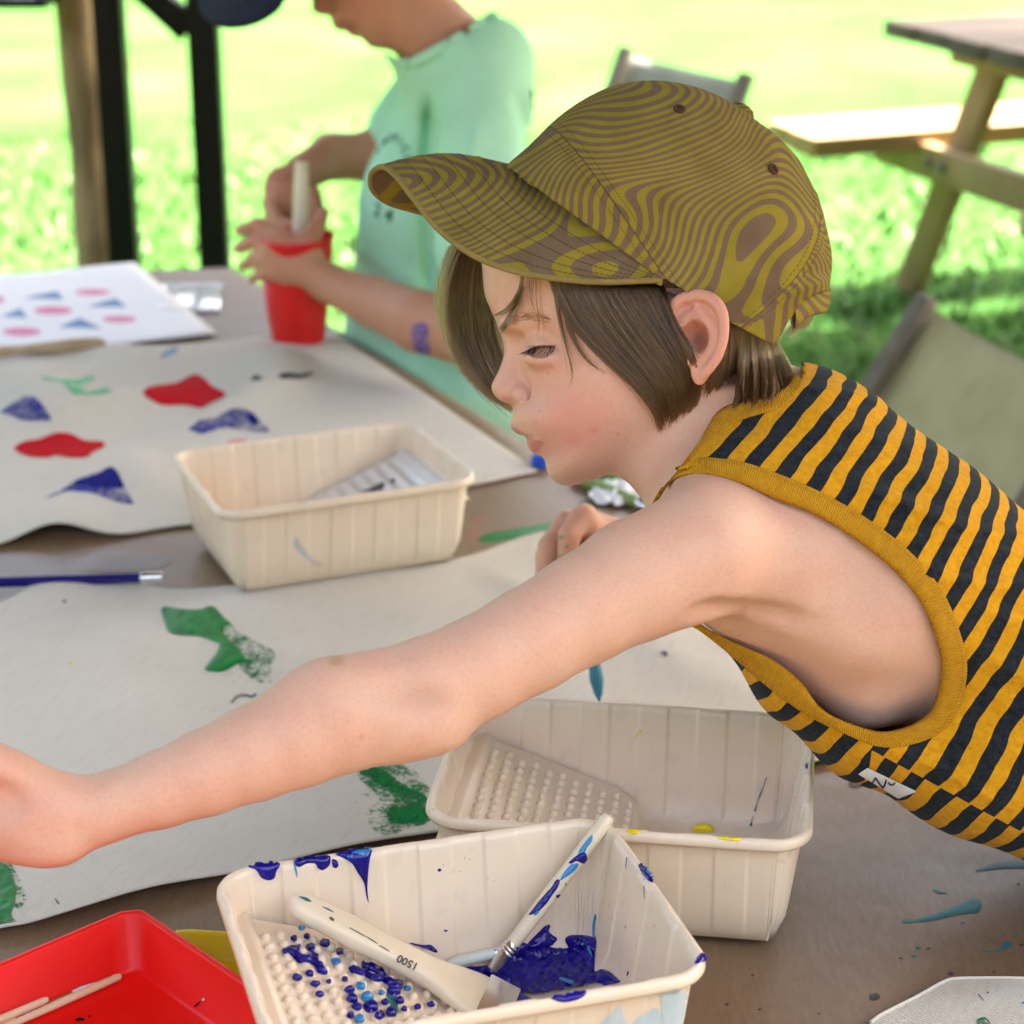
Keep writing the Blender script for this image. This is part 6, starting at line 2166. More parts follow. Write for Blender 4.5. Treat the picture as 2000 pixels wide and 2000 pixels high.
for a, b, w_, hh in (((1500, 905), (1900, 1010), 16, .0016), ((1640, 960), (2040, 1060), 13, .0022), ((1700, 1010), (2050, 1110), 12, .0014), ((1800, 1110), (2060, 1160), 16, .0022), ((1880, 1180), (2080, 1260), 15, .0016), ((1560, 800), (1820, 880), 15, .0014), ((1540, 765), (1720, 775), 9, .0018),
                     ((1900, 1270), (2060, 1340), 18, .0022), ((1870, 1420), (2060, 1500), 18, .0016), ((1450, 850), (1640, 900), 9, .0008), ((1400, 850), (1560, 860), 8, .0008), ((1760, 1480), (1960, 1560), 10, .0014), ((1920, 1340), (2080, 1440), 12, .0014), ((1620, 870), (1880, 960), 20, .0012)):
    dx, dy = b[0] - a[0], b[1] - a[1]
    L = math.hypot(dx, dy); dx /= L; dy /= L
    u_ = (PX - a[0]) * dx + (PY - a[1]) * dy
    v_ = -(PX - a[0]) * dy + (PY - a[1]) * dx + 9 * np.sin(u_ * .018 + a[0])
    wr += 1.5 * hh * np.exp(-(v_ / w_) ** 2) * sstep(-40, 60, u_) * sstep(L + 40, L - 60, u_)
FS.v -= .0052 + wr
SN = FS.near()
SV, SF = FS.mesh()
SV = lap_smooth(SV, SF, 2, .5)
sx_, sy_ = X2P(SV[:, 0], SV[:, 2]), Y2P(SV[:, 1], SV[:, 2])
NECK = [(1100, 1000), (1333, 905), (1352, 878), (1376, 852), (1428, 812), (1470, 792), (1512, 779), (1548, 762), (1566, 728), (1560, 600), (1100, 600)]
armsd = poly_sd(sx_, sy_, resample(MID_ + [(1335, 1180), (1290, 1080), (1262, 1005)], 160))
rem = ((armsd > 0) & (SV[:, 2] > -1.405)) | (poly_sd(sx_, sy_, NECK) > 0)
# front of the shoulder stays open down to the strap
rem |= (sx_ < 1345) & (sy_ > 920) & (sy_ < 1225) & (SV[:, 2] > -1.45)
keep = ~rem[SF].any(1)
SF = SF[keep]
us_ = np.unique(SF)
rm = np.full(len(SV), -1); rm[us_] = np.arange(len(us_))
SV, SF = SV[us_], rm[SF]
st = M('striped_jersey', (.6, .3, .02), .9, .06)
stc = st.sep(st.co('Object'))
# stripes fan about a far point up beyond the shoulders
spx = st.math('SUBTRACT', stc[0], hx(3306)); spy = st.math('SUBTRACT', stc[1], hy(-1243))
th_ = st.math('ARCTAN2', spy, spx)
wob = st.math('MULTIPLY', st.math('SUBTRACT', st.noise(17, 2), .5), .012)
wob2 = st.math('MULTIPLY', st.math('SUBTRACT', st.noise(900, 2), .5), .0005)
zc_ = st.math('MULTIPLY', st.math('ADD', stc[2], D0), .0)
ang_ = st.math('ADD', st.math('ADD', st.math('ADD', th_, wob), wob2), zc_)
KS = (D0 - .085) / D0
sa_, sb_ = (hx(1745) * KS, hy(1488) * KS), (hx(1940) * KS, hy(1595) * KS)
sl_ = st.math('ADD', st.math('MULTIPLY', stc[0], (sb_[1] - sa_[1]) * 50), st.math('ADD', st.math('MULTIPLY', stc[1], -(sb_[0] - sa_[0]) * 50), -50 * (sa_[0] * (sb_[1] - sa_[1]) - sa_[1] * (sb_[0] - sa_[0]))))
below = st.math('MULTIPLY', st.math('GREATER_THAN', sl_, 0), st.math('GREATER_THAN', stc[0], hx(1700) * KS))
ph_ = st.math('ADD', st.math('MULTIPLY', ang_, 2740 / 51.0), st.math('MULTIPLY', below, .42))
fr_ = st.math('FRACT', ph_)
nav = st.math('LESS_THAN', fr_, .5)
fz = st.noise(240, 4, .7)
yel = st.ramp(fz, [(.3, (.46, .205, .005)), (.7, (.64, .32, .014))])
nvy = st.ramp(fz, [(.3, (.007, .010, .012)), (.75, (.026, .032, .038))])
st.color(st.mix(nav, yel, nvy))
stb = st.bump(st.noise(1300, 2, .6), .30, .0005)
st.bump(st.noise(45, 3), .18, .003, stb)
st.b.inputs['Sheen Weight'].default_value = .04
shirt = mesh_obj('tank_top', SV, SF, st.m, kid, frame=CM)
md = shirt.modifiers.new('thick', 'SOLIDIFY'); md.thickness = .0014; md.offset = -1


def shirt_z(px, py, fallback=None):
    """depth of the shirt's near surface under a pixel (walk along the ray)"""
    best = None
    for d in np.arange(1.24, 1.50, .0015):
        c = cc(px, py, d)
        i = np.searchsorted(xs, c[0]) - 1; j = np.searchsorted(ys, c[1]) - 1; k = np.searchsorted(zs, c[2]) - 1
        if not (0 <= i < len(xs) - 1 and 0 <= j < len(ys) - 1 and 0 <= k < len(zs) - 1): continue
        q = 0
        fx = (c[0] - xs[i]) / (xs[i + 1] - xs[i]); fy = (c[1] - ys[j]) / (ys[j + 1] - ys[j]); fz_ = (c[2] - zs[k]) / (zs[k + 1] - zs[k])
        for a in (0, 1):
            for b in (0, 1):
                for e in (0, 1):
                    q += FS.v[i + a, j + b, k + e] * (fx if a else 1 - fx) * (fy if b else 1 - fy) * (fz_ if e else 1 - fz_)
        if q < 0:
            return d
    return fallback


def band(name, inner, outer, n, ribs, lift=.0030, defaults=None, nw=7, sm=9, tuck=.004, skin=False):
    I_, O_ = spline(inner, n), spline(outer, n)
    I_, O_ = (np.stack([np.interp(np.linspace(0, 1, n), np.linspace(0, 1, n), q[:, c]) for c in (0, 1)], 1) for q in (I_, O_))
    D = np.full((n, 2), np.nan)
    for i in range(n):
        for e, P in enumerate((I_, O_)):
            d = shirt_z(*P[i])
            if d is not None: D[i, e] = d
    for i in range(n):
        for e, P in enumerate((I_, O_)):
            if skin and P[i, 0] < 1350 and P[i, 1] < 1000:
                D[i, e] = -on_skin(P[i, 0], P[i, 1])[2] + .0006
    if defaults is not None:
        for i0, i1, di, do in defaults:
            for i in range(int(i0 * n), int(i1 * n)):
                if np.isnan(D[i, 0]) or di < 0: D[i, 0] = abs(di)
                if np.isnan(D[i, 1]) or do < 0: D[i, 1] = abs(do)
    for e in (0, 1):
        ok = ~np.isnan(D[:, e])
        D[:, e] = np.interp(np.arange(n), np.arange(n)[ok], D[ok, e])
        pad_ = np.pad(D[:, e], sm, mode='edge')
        D[:, e] = np.convolve(pad_, np.ones(2 * sm + 1) / (2 * sm + 1), 'valid')
    s_ = np.concatenate([[0], np.cumsum(np.linalg.norm(np.diff((I_ + O_) / 2, axis=0), axis=1))]) * mpp
    v, f, uv = [], [], []
    for i in range(n):
        for j in range(nw + 1):
            a = j / nw
            p = I_[i] * (1 - a) + O_[i] * a
            bulge = .0008 * math.sin(math.pi * min(1, a * 1.15)) ** .5 if a < .87 else .0003
            d = D[i, 0] * (1 - a) + D[i, 1] * a - lift - bulge - (.0035 * sstep(1690, 1620, p[0]) if p[1] > 1190 else 0) + (tuck * (1 - a * 4) ** 2 if a < .25 else 0)
            v.append(cc(p[0], p[1], d)); uv.append((s_[i], a))
    for i in range(n - 1):
        for j in range(nw):
            k = i * (nw + 1) + j
            f.append((k, k + 1, k + nw + 2, k + nw + 1))
    V_, F_ = np.array(v), np.array(f)
    nrm = np.cross(V_[F_[:, 1]] - V_[F_[:, 0]], V_[F_[:, 3]] - V_[F_[:, 0]])
    if (nrm[:, 2] < 0).mean() > .5: F_ = F_[:, ::-1]
    o = mesh_obj(name, V_, F_, rib_m, kid, frame=CM)
    li = F_.ravel()
    o.data.uv_layers.new(name='UVMap').data.foreach_set('uv', np.array(uv)[li].astype(np.float32).ravel())
    md = o.modifiers.new('thick', 'SOLIDIFY'); md.thickness = .0012; md.offset = -1
    return o


rb = M('mustard_rib', (.58, .28, .015), .9, .08)
ruv = node(rb.nt, 'ShaderNodeUVMap')
ru = rb.sep(ruv.outputs[0])
rw = rb.math('SINE', rb.math('MULTIPLY', ru[0], 2 * math.pi / .00155))
edge_ = rb.math('GREATER_THAN', ru[1], .80)
stch = rb.math('MULTIPLY', rb.math('LESS_THAN', rb.math('ABSOLUTE', rb.math('SUBTRACT', ru[1], .84)), .025), rb.math('GREATER_THAN', rb.math('SINE', rb.math('MULTIPLY', ru[0], 2 * math.pi / .0024)), -.3))
rz = rb.noise(200, 4, .7)
rc = rb.ramp(rz, [(.3, (.50, .235, .010)), (.7, (.63, .325, .018))])
rc = rb.mix(rb.math('MULTIPLY', rb.math('LESS_THAN', rw, -.55), .40), rc, (.30, .125, .004))
rc = rb.mix(rb.math('MULTIPLY', stch, .5), rc, (.36, .16, .006))
rb.color(rc)
r1 = rb.bump(rw, .75, .0006)
rb.bump(rz, .3, .0008, r1)
rb.b.inputs['Sheen Weight'].default_value = .03
rib_m = rb.m
band('armhole_band', IN_, OUT_, 240, 0, skin=True, defaults=[(.0, .12, 1.345, 1.35), (.72, 1.001, 1.372, 1.372)])
COL_I = [(1290, 985), (1318, 935), (1333, 905), (1364, 864), (1382, 832), (1399, 806), (1426, 789), (1467, 777), (1509, 768), (1535, 752), (1552, 728)]
COL_O = [(1300, 985), (1326, 930), (1352, 886), (1376, 861), (1398, 842), (1427, 827), (1447, 818), (1473, 810), (1514, 797), (1548, 776), (1568, 742)]
band('collar_band', COL_I, COL_O, 130, 0, lift=.0024, defaults=[(0, .1, -1.40, -1.395), (.1, 1.001, 1.365, 1.36)], tuck=.006)
# the white care label sewn to the side seam
lb_ = [(1695, 1497), (1677, 1509), (1756, 1557), (1792, 1543)]
SB = bvh_of(shirt)
lab = patch('care_label', resample(np.array(lb_ + [lb_[0]]), 60)[:-1], SB, varied('label_white', (.62, .63, .66), (.70, .71, .73), 60, .7, .3), kid, .0002, .0012, 5, 3)
lab.parent = shirt
lab.matrix_basis = root_matrix(shirt).inverted()
LBV = bvh_of(lab)
linkm = varied('label_ink', (.015, .015, .015), (.03, .03, .03), 50, .6)
for P in ([(1710, 1518), (1717, 1529), (1725, 1539)], [(1710, 1518), (1707, 1524), (1704, 1528)], [(1725, 1539), (1729, 1530), (1731, 1522)], [(1734, 1524), (1737, 1518), (1744, 1517), (1749, 1523), (1746, 1531), (1739, 1532), (1735, 1527)]):
    lp_ = patch('label_print', fan(spline(P, 16), [1.5] * 16), LBV, linkm, kid, .0001, .0004, 1.5, 1)
    lp_.parent = shirt
    lp_.matrix_basis = root_matrix(shirt).inverted()
# shorts and trainers below the table top
SH = Field(axis((.30, .80, .008)), axis((-.62, -.05, .008)), axis((-1.85, -1.15, .008)))
for s_ in (-1, 1):
    o_ = Vector((.35, .94, 0)).normalized() * (.075 * s_)
    q0 = hipw + o_ + Vector((.02, 0, -.03)); q1 = Vector((q0.x + .03, q0.y + .01, .50))
    SH.cone(w2c(q0), w2c(q1), .088, .070, .02)
SH.cone(w2c(hipw), w2c(hipw + Vector((.02, 0, -.05))), .092, .095, .02, zs=1.3)
v_, f_ = SH.mesh()
mesh_obj('shorts', lap_smooth(v_, f_, 3), f_, varied('navy_shorts', (.02, .025, .05), (.03, .035, .06), 80, .9, .2), kid, frame=CM)

# ------------------------------------------------------------------ patterned cap
CROWN = [(985, 335), (992, 323), (1030, 290), (1085, 236), (1139, 198), (1193, 173), (1248, 163), (1302, 164), (1357, 175), (1411, 197), (1446, 218), (1476, 241), (1520, 275), (1563, 328), (1596, 393), (1613, 453), (1623, 508), (1618, 562), (1606, 600), (1580, 650), (1530, 720), (1430, 800), (1250, 820), (1000, 660), (925, 500), (945, 385), (972, 345)]
CRM = [(1000, 320, 4.6, 6.6), (1090, 260, 5.6, 7.2), (1280, 200, 6.6, 7.7), (1500, 300, 7.0, 7.7), (1600, 500, 6.8, 7.5), (1300, 450, 7.2, 8.1), (1100, 420, 5.2, 7.9), (1200, 500, 5.6, 8.2), (1450, 600, 6.2, 7.7), (1540, 620, 6.2, 7.0), (1350, 560, 6.6, 8.1)]
xs_c = axis((-.012, .222, .0018)); ys_c = axis((.070, .296, .0018)); zs_c = axis((ZC - .092, ZC, .0026), (ZC, ZC + .092, .0018))
FC = Field(xs_c, ys_c, zs_c)
FC.put(profile_fn(CROWN, CRM), (-.02, .06, ZC - .1), (.23, .3, ZC + .1))
X, Y, Z = xs_c[:, None, None], ys_c[None, :, None], zs_c[None, None, :]
PX = 1000 + X / mpp + 0 * Z; PY = 1000 - Y / mpp + 0 * Z
wr = np.zeros_like(FC.v)
for a, b, w_, hh in (((1600, 560), (1480, 610), 9, .0022), ((1610, 540), (1530, 560), 8, -.0016), ((1596, 420), (1575, 520), 7, .0012), ((1420, 232), (1560, 330), 8, .0010), ((1500, 585), (1400, 560), 14, .0014), ((1240, 496), (1440, 230), 5, .0007), ((1590, 380), (1530, 590), 6, .0010), ((1350, 560), (1480, 640), 12, .0008), ((1120, 300), (1260, 260), 30, .0010)):
    dx, dy = b[0] - a[0], b[1] - a[1]
    L = math.hypot(dx, dy); dx /= L; dy /= L
    u_ = (PX - a[0]) * dx + (PY - a[1]) * dy
    v_ = -(PX - a[0]) * dy + (PY - a[1]) * dx
    wr += hh * np.exp(-(v_ / w_) ** 2) * sstep(-20, 20, u_) * sstep(L + 20, L - 20, u_)
FC.v -= wr.astype(np.float32)
CVt, CFc = FC.mesh()
CVt = lap_smooth(CVt, CFc, 2, .5)
# keep what lies above the sweat-band line; the arch over the strap is left open at the back
EDGE = [(960, 345), (992, 325), (1100, 404), (1286, 541), (1302, 546), (1357, 579), (1411, 622), (1465, 650), (1509, 674), (1525, 654), (1541, 627), (1556, 604), (1572, 584), (1600, 572), (1650, 560), (1650, 100), (960, 100)]
czn = ZC + np.abs(CVt[:, 2] - ZC)
cpx, cpy = X2P(CVt[:, 0], czn), Y2P(CVt[:, 1], czn)
keepv = poly_sd(cpx, cpy, EDGE) > 0
# snap the border vertices onto the line so that it is cut clean
kf = keepv[CFc].any(1)
CFc = CFc[kf]
bad = ~keepv
ed = np.array(EDGE[:15], float)
idx_b = np.unique(CFc[bad[CFc]])
for i in idx_b:
    p = np.array([cpx[i], cpy[i]]); bst = None
    for a, b in zip(ed[:-1], ed[1:]):
        e = b - a; t = np.clip(((p - a) @ e) / (e @ e), 0, 1); q = a + e * t
        if bst is None or np.hypot(*(p - q)) < bst[0]: bst = (np.hypot(*(p - q)), q)
    CVt[i, 0], CVt[i, 1] = hx(bst[1][0]) * -czn[i] / D0, hy(bst[1][1]) * -czn[i] / D0
us_ = np.unique(CFc)
rm = np.full(len(CVt), -1); rm[us_] = np.arange(len(us_))
CVt, CFc = CVt[us_], rm[CFc]

OL, BR = (.275, .215, .028), (.165, .108, .064)


def swirl(name, panels, scale=10.0, freq=25.0, lin_k=150.0):
    """contour-line print: bands of a smooth warped field, shifted from panel to panel so that it breaks at the seams"""
    m = M(name, OL, .92, .06)
    co = m.co('Object')
    c = m.sep(co)
    off = None
    if panels:
        s2 = m.math('GREATER_THAN', m.math('ADD', m.math('MULTIPLY', c[0], -(230 - 502) * mpp / mpp), m.math('ADD', m.math('MULTIPLY', c[1], (1422 - 1237)), -((502 - 230) * hx(1237) + (1422 - 1237) * hy(502)))), 0)
        # seam at the back: a bent line
        bx = m.math('SUBTRACT', c[0], m.math('ADD', hx(1588), m.math('MULTIPLY', m.math('POWER', m.math('SUBTRACT', c[1], hy(420)), 2), -8.5)))
        s3 = m.math('GREATER_THAN', bx, 0)
        mid = m.math('GREATER_THAN', c[2], ZC)
        off = m.math('ADD', m.math('ADD', m.math('MULTIPLY', s2, 3.7), m.math('MULTIPLY', s3, 5.1)), m.math('MULTIPLY', mid, 2.3))
    warp = node(m.nt, 'ShaderNodeTexNoise'); warp.inputs['Scale'].default_value = scale * .8; warp.inputs['Detail'].default_value = 1
    m.lk(co, warp.inputs['Vector'])
    va = node(m.nt, 'ShaderNodeVectorMath', operation='MULTIPLY_ADD')
    m.lk(warp.outputs['Color'], va.inputs[0]); va.inputs[1].default_value = (.055, .055, .055); m.lk(co, va.inputs[2])
    n = node(m.nt, 'ShaderNodeTexNoise', noise_dimensions='4D')
    n.inputs['Scale'].default_value = scale; n.inputs['Detail'].default_value = 0.0; n.inputs['Distortion'].default_value = .25
    mp = node(m.nt, 'ShaderNodeMapping'); mp.inputs['Rotation'].default_value = (0, 0, .5); mp.inputs['Scale'].default_value = (.75, 1.5, .9)
    m.lk(va.outputs[0], mp.inputs[0]); m.lk(mp.outputs[0], n.inputs['Vector'])
    if off is not None: m.lk(off, n.inputs['W'])
    else: n.inputs['W'].default_value = 11.3
    lin = m.math('MULTIPLY', m.math('ADD', m.math('MULTIPLY', c[1], .95), m.math('MULTIPLY', c[0], -.22)), lin_k)
    wv_ = m.math('SINE', m.math('MULTIPLY', m.math('ADD', m.math('MULTIPLY', n.outputs['Fac'], freq), lin), 2 * math.pi))
    fz_ = m.noise(500, 3, .7)
    k_ = m.ramp(m.math('ADD', m.math('MULTIPLY', wv_, .5), m.math('ADD', .5, m.math('MULTIPLY', m.math('SUBTRACT', fz_, .5), .10))), [(.46, (0, 0, 0)), (.54, (1, 1, 1))])
    fade = m.noise(40, 3)
    ol = m.ramp(fade, [(.3, (.205, .160, .018)), (.7, (.265, .208, .030))])
    br = m.ramp(fade, [(.3, (.128, .084, .048)), (.7, (.165, .112, .068))])
    colr = m.mix(k_, br, ol)
    if panels:
        # rows of stitching beside the seams
        d2 = m.math('DIVIDE', m.math('ADD', m.math('MULTIPLY', c[0], 272.0), m.math('ADD', m.math('MULTIPLY', c[1], 185.0), -(272 * hx(1237) + 185 * hy(502)))), math.hypot(272, 185))
        ad = m.math('ABSOLUTE', d2)
        al = m.math('SINE', m.math('MULTIPLY', m.math('SUBTRACT', c[1], m.math('MULTIPLY', c[0], .7)), 2 * math.pi / .0030))
        dash = m.math('GREATER_THAN', al, -.45)
        row_ = m.math('MULTIPLY', m.math('LESS_THAN', m.math('ABSOLUTE', m.math('SUBTRACT', ad, .0052)), .00030), dash)
        seam_ = m.math('LESS_THAN', ad, .00045)
        ab = m.math('ABSOLUTE', bx)
        row2 = m.math('MULTIPLY', m.math('LESS_THAN', m.math('ABSOLUTE', m.math('SUBTRACT', ab, .0045)), .0004), m.math('GREATER_THAN', m.math('SINE', m.math('MULTIPLY', c[1], 2 * math.pi / .003)), -.4))
        seam2 = m.math('LESS_THAN', ab, .0004)
        mz = m.math('ABSOLUTE', m.math('SUBTRACT', c[2], ZC))
        row3 = m.math('MULTIPLY', m.math('LESS_THAN', m.math('ABSOLUTE', m.math('SUBTRACT', mz, .006)), .0005), m.math('GREATER_THAN', m.math('SINE', m.math('MULTIPLY', c[0], 2 * math.pi / .003)), -.4))
        tot = m.math('ADD', m.math('ADD', row_, seam_), m.math('ADD', m.math('ADD', row2, seam2), row3), clamp=True)
        colr = m.mix(m.math('MULTIPLY', tot, .6), colr, (.050, .022, .014))
        b0 = m.bump(m.math('MULTIPLY', tot, -1), .5, .0008)
        b1_ = m.bump(m.noise(1500, 2), .22, .0005, b0)
    else:
        b1_ = m.bump(m.noise(1500, 2), .22, .0005)
    m.color(colr)
    m.bump(m.noise(26, 3), .22, .004, b1_)
    m.b.inputs['Sheen Weight'].default_value = 0
    return m.m


cap_m = swirl('cap_print', True)
bill_m = swirl('bill_print', False, 11, 22, 90.0)
cap = thing('cap', 'mustard and brown contour patterned baseball cap worn by the reaching child', 'cap', (0, 0, 0))
cap.location = at(1290, 560, D0)
crown = mesh_obj('crown', CVt, CFc, cap_m, cap, frame=CM)
md = crown.modifiers.new('thick', 'SOLIDIFY'); md.thickness = .0016; md.offset = -1
P3 = lambda px, py, z: np.array([hx(px) * (-(ZC + z * .01)) / D0, hy(py) * (-(ZC + z * .01)) / D0, ZC + z * .01])
# bill: an arched sheet between its seam on the crown and its free edge, listed from the near side to the far side
edge_p = [(1293, 546, 7.72), (1262, 548, 7.85), (1160, 550, 8.1), (1058, 540, 8.0), (987, 524, 7.6), (922, 497, 6.9), (857, 448, 5.8), (802, 380, 4.4), (776, 346, 3.0), (752, 327, 1.4), (733, 331, -.2), (724, 347, -1.6), (729, 372, -3.0), (759, 396, -4.4), (824, 415, -5.8), (900, 440, -6.8), (1000, 470, -7.3), (1200, 510, -7.5)]
root_p = [(1294, 546, 7.7), (1268, 528, 7.75), (1232, 501, 7.6), (1186, 467, 7.3), (1142, 434, 6.8), (1110, 411, 6.1), (1072, 383, 5.2), (1044, 362, 4.1), (1022, 345, 3.0), (1004, 332, 1.6), (993, 324, .2), (995, 328, -1.4), (1006, 338, -2.8), (1030, 356, -4.2), (1065, 382, -5.4), (1110, 412, -6.3), (1170, 455, -7.0), (1260, 520, -7.6)]
nb_s, nb_t = 150, 34
E_ = spline(np.array([P3(*q) for q in edge_p]), nb_s)
R0 = spline(np.array([P3(*q) for q in root_p]), nb_s)
v = []
for i in range(nb_s):
    for j in range(nb_t + 1):
        t_ = j / nb_t
        p = R0[i] * (1 - t_) + E_[i] * t_
        s_ = i / (nb_s - 1)
        # bow of the bill between seam and edge
        p = p + np.array([0, 1, 0]) * (.010 * math.sin(math.pi * t_) * (1 - abs(2 * s_ - 1.1)) - .002 * math.sin(math.pi * t_)) * (s_ < .62) 
        p = p + np.array([0, 1, 0]) * (.004 * math.sin(math.pi * t_) * (s_ >= .62))
        v.append(p)
f = [(i * (nb_t + 1) + j, (i + 1) * (nb_t + 1) + j, (i + 1) * (nb_t + 1) + j + 1, i * (nb_t + 1) + j + 1) for i in range(nb_s - 1) for j in range(nb_t)]
bill = mesh_obj('bill', np.array(v), f, bill_m, cap, frame=CM)
md = bill.modifiers.new('thick', 'SOLIDIFY'); md.thickness = .0030; md.offset = 0
# piping on the bill's edge and rows of stitching
pip = varied('cap_piping', (.20, .15, .04), (.25, .19, .06), 200, .85, .2)
mbp = MB().tube([tuple(q) for q in E_], .0021, 8)
mesh_obj('bill_piping', [tuple(q) for q in mbp.v], mbp.f, pip, cap, frame=CM)
thread = varied('dark_thread', (.06, .032, .02), (.09, .05, .028), 300, .9, .1)
V_ = np.array(v).reshape(nb_s, nb_t + 1, 3)
mbs = MB()
for t_ in (.24, .40, .56, .72, .86):
    j = t_ * nb_t
    j0 = int(j); a = j - j0
    L_ = V_[:, j0] * (1 - a) + V_[:, j0 + 1] * a
    L_ = resample(L_[4:-6], 330)
    up_ = np.cross(np.gradient(L_, axis=0), (V_[:, -1] - V_[:, 0])[np.linspace(4, nb_s - 7, 330).astype(int)])
    up_ /= np.linalg.norm(up_, axis=1)[:, None]
    up_ *= np.where(up_[:, 1:2] < 0, -1, 1)
    for i in range(0, 327, 3):
        mbs.tube([tuple(L_[i] + up_[i] * .0016), tuple(L_[i + 1] + up_[i + 1] * .0018), tuple(L_[i + 2] + up_[i + 2] * .0016)], .00019, 4, cap=False)
tag(mesh_obj('bill_stitching', [tuple(q) for q in mbs.v], mbs.f, thread, cap, frame=CM), kind='stuff')
# button, eyelets, strap
mbb = MB().rev([(-.003, .0085), (.001, .0088), (.0035, .0070), (.0050, .0035), (.0053, 0)], P3(1449, 219, 0), (.5, .86, 0), 20)
mesh_obj('button', [tuple(q) for q in mbb.v], mbb.f, cap_m, cap, frame=CM)
cbv = bvh_of(crown)
for x, y in ((1327, 214), (1509, 331)):
    hit = cbv.ray_cast(Vector((0, 0, CAMZ)), (at(x, y, 1) - Vector((0, 0, CAMZ))).normalized())
    mb = MB()
    n_ = hit[1]; t0 = n_.orthogonal().normalized(); t1_ = n_.cross(t0)
    mb.tube([hit[0] + n_ * .0006 + (t0 * math.cos(q) + t1_ * math.sin(q)) * .0030 for q in np.linspace(0, 2 * math.pi, 20, endpoint=False)], .0011, 8, closed=True)
    mb.rev([(0.0004, .0022), (.0005, 0)], hit[0], n_, 12)
    mb.build('eyelet', thread, cap)
for sg in (1,):
    sp = [P3(1548, 612, 4.6), P3(1580, 586, 3.4), P3(1606, 578, 1.6), P3(1615, 574, 0), P3(1606, 574, -1.8), P3(1580, 580, -3.6), P3(1548, 600, -4.8)]
    mb = MB().tube([tuple(q) for q in spline(sp, 40)], .0115, 14, flat=1.0, flatdir=(0, 1, 0))
    V_ = np.array([tuple(q) for q in mb.v])
    # flatten into a webbing strap
    cen = np.repeat(spline(sp, 40), 14, 0)
    d_ = V_ - cen
    V_ = cen + d_ * np.array([.22, 1, .22])
    mesh_obj('strap', V_, mb.f, cap_m, cap, frame=CM)

# ------------------------------------------------------------------ the second child, behind, in a mint T-shirt
E2 = 2.66
mp2 = E2 / F
SC2 = .628
RA2 = math.radians(24.6)
ca2, sa2 = math.cos(RA2), math.sin(RA2)
N1, N2 = (960, 757), (610, 20)


def to1(px, py):
    """second child's pixel -> the profile drawn for the first"""
    dx, dy = (px - N2[0]) / SC2, (py - N2[1]) / SC2
    return N1[0] + dx * ca2 - dy * sa2, N1[1] + dx * sa2 + dy * ca2


def to2(px, py):
    dx, dy = (px - N1[0]) * SC2, (py - N1[1]) * SC2
    return N2[0] + dx * ca2 + dy * sa2, N2[1] - dx * sa2 + dy * ca2


def profile2(poly, maps):
    soft = soft_inside(poly)

    def fn(X, Y, Z):
        px = 1000 + X[:, :, 0] / mp2; py = 1000 - Y[:, :, 0] / mp2
        px, py = np.broadcast_arrays(px, py)
        a, b = to1(px, py)
        un = SC2 * mp2
        s_ = soft(a, b) * un
        v = idw(a, b, maps) * .01 * (un / mpp)
        R, Mx = v[..., 0][:, :, None], v[..., 1][:, :, None]
        s_ = s_[:, :, None]
        q = np.maximum((R - s_) / R, 0)
        z = np.abs(Z + E2)
        n_ = np.sqrt(q * q + (z / Mx) ** 2) + 1e-6
        return (n_ - 1) * np.sqrt((q * R) ** 2 + z * z) / n_
    return fn


bx = Field(axis((-.40, .20, .0042), (.20, .40, .012)), axis((-1.15, .02, .014), (.02, .40, .0042), (.40, .92, .0048)), axis((-3.06, -2.38, .0048)))
bx.put(profile2(HEAD, RM), (-.30, .50, -E2 - .13), (.16, .92, -E2 + .13))
bx.put(profile2(NOSE, NRM), (-.30, .50, -E2 - .05), (.0, .75, -E2 + .05), .008)
bx.sym = -E2
p_ = to2(1043, 859); bx.ell((*((cc(*p_, E2))[:2]), -E2 + .019), (.010, .0025, .010), .004, 'cut', pad=.02)
p_ = to2(1030, 682); bx.ell((*((cc(*p_, E2))[:2]), -E2 + .056), (.016, .010, .012), .012, 'cut', pad=.02)
p_ = to2(1066, 686); bx.ell((*((cc(*p_, E2))[:2]), -E2 + .034), .0155, .005)
p_ = to2(1360, 655); bx.ell((*((cc(*p_, E2))[:2]), -E2 + .085), (.018, .026, .008), .006)
bx.sym = None
bx.cone(cc(820, 40, E2), cc(905, 130, E2 + .02), .050, .056, .02)
bx.cone(cc(905, 170, E2 + .09), cc(880, 560, E2 + .13), .070, .080, .03, zs=1.0)
shl, shr = cc(950, 155, 2.625), cc(900, 130, 2.86)
# near arm
el = cc(918, 655, 2.50)
bx.chain([shl, cc(945, 420, 2.56), el], [.040, .038, .036], .02)
bx.chain([el, cc(820, 628, 2.55), cc(730, 590, 2.615), cc(648, 556, 2.655)], [.036, .0375, .031, .0245], .006)
# near hand, wrapped round the cup
wr2 = cc(640, 552, 2.655)
bx.ell(cc(575, 505, 2.652), (.040, .030, .017), .012, rot=[[.80, -.6, 0], [.6, .80, 0], [0, 0, 1]])
bx.cone(wr2, cc(600, 525, 2.655), .0240, .023, .01)
for a, b, c_, r2 in (((548, 458, 2.650), (505, 438, 2.665), (468, 450, 2.690), .0095), ((530, 480, 2.648), (496, 470, 2.664), (464, 486, 2.690), .0095), ((522, 505, 2.648), (498, 505, 2.664), (476, 520, 2.690), .0090), ((528, 530, 2.650), (508, 536, 2.666), (492, 546, 2.690), .0082)):
    q0, q1, q2 = cc(*a), cc(*b), cc(*c_)
    bx.cone(cc(575, 505, 2.652), q0, .013, r2 * 1.15, .008); bx.cone(q0, q1, r2 * 1.1, r2, .004); bx.cone(q1, q2, r2, r2 * .78, .003)
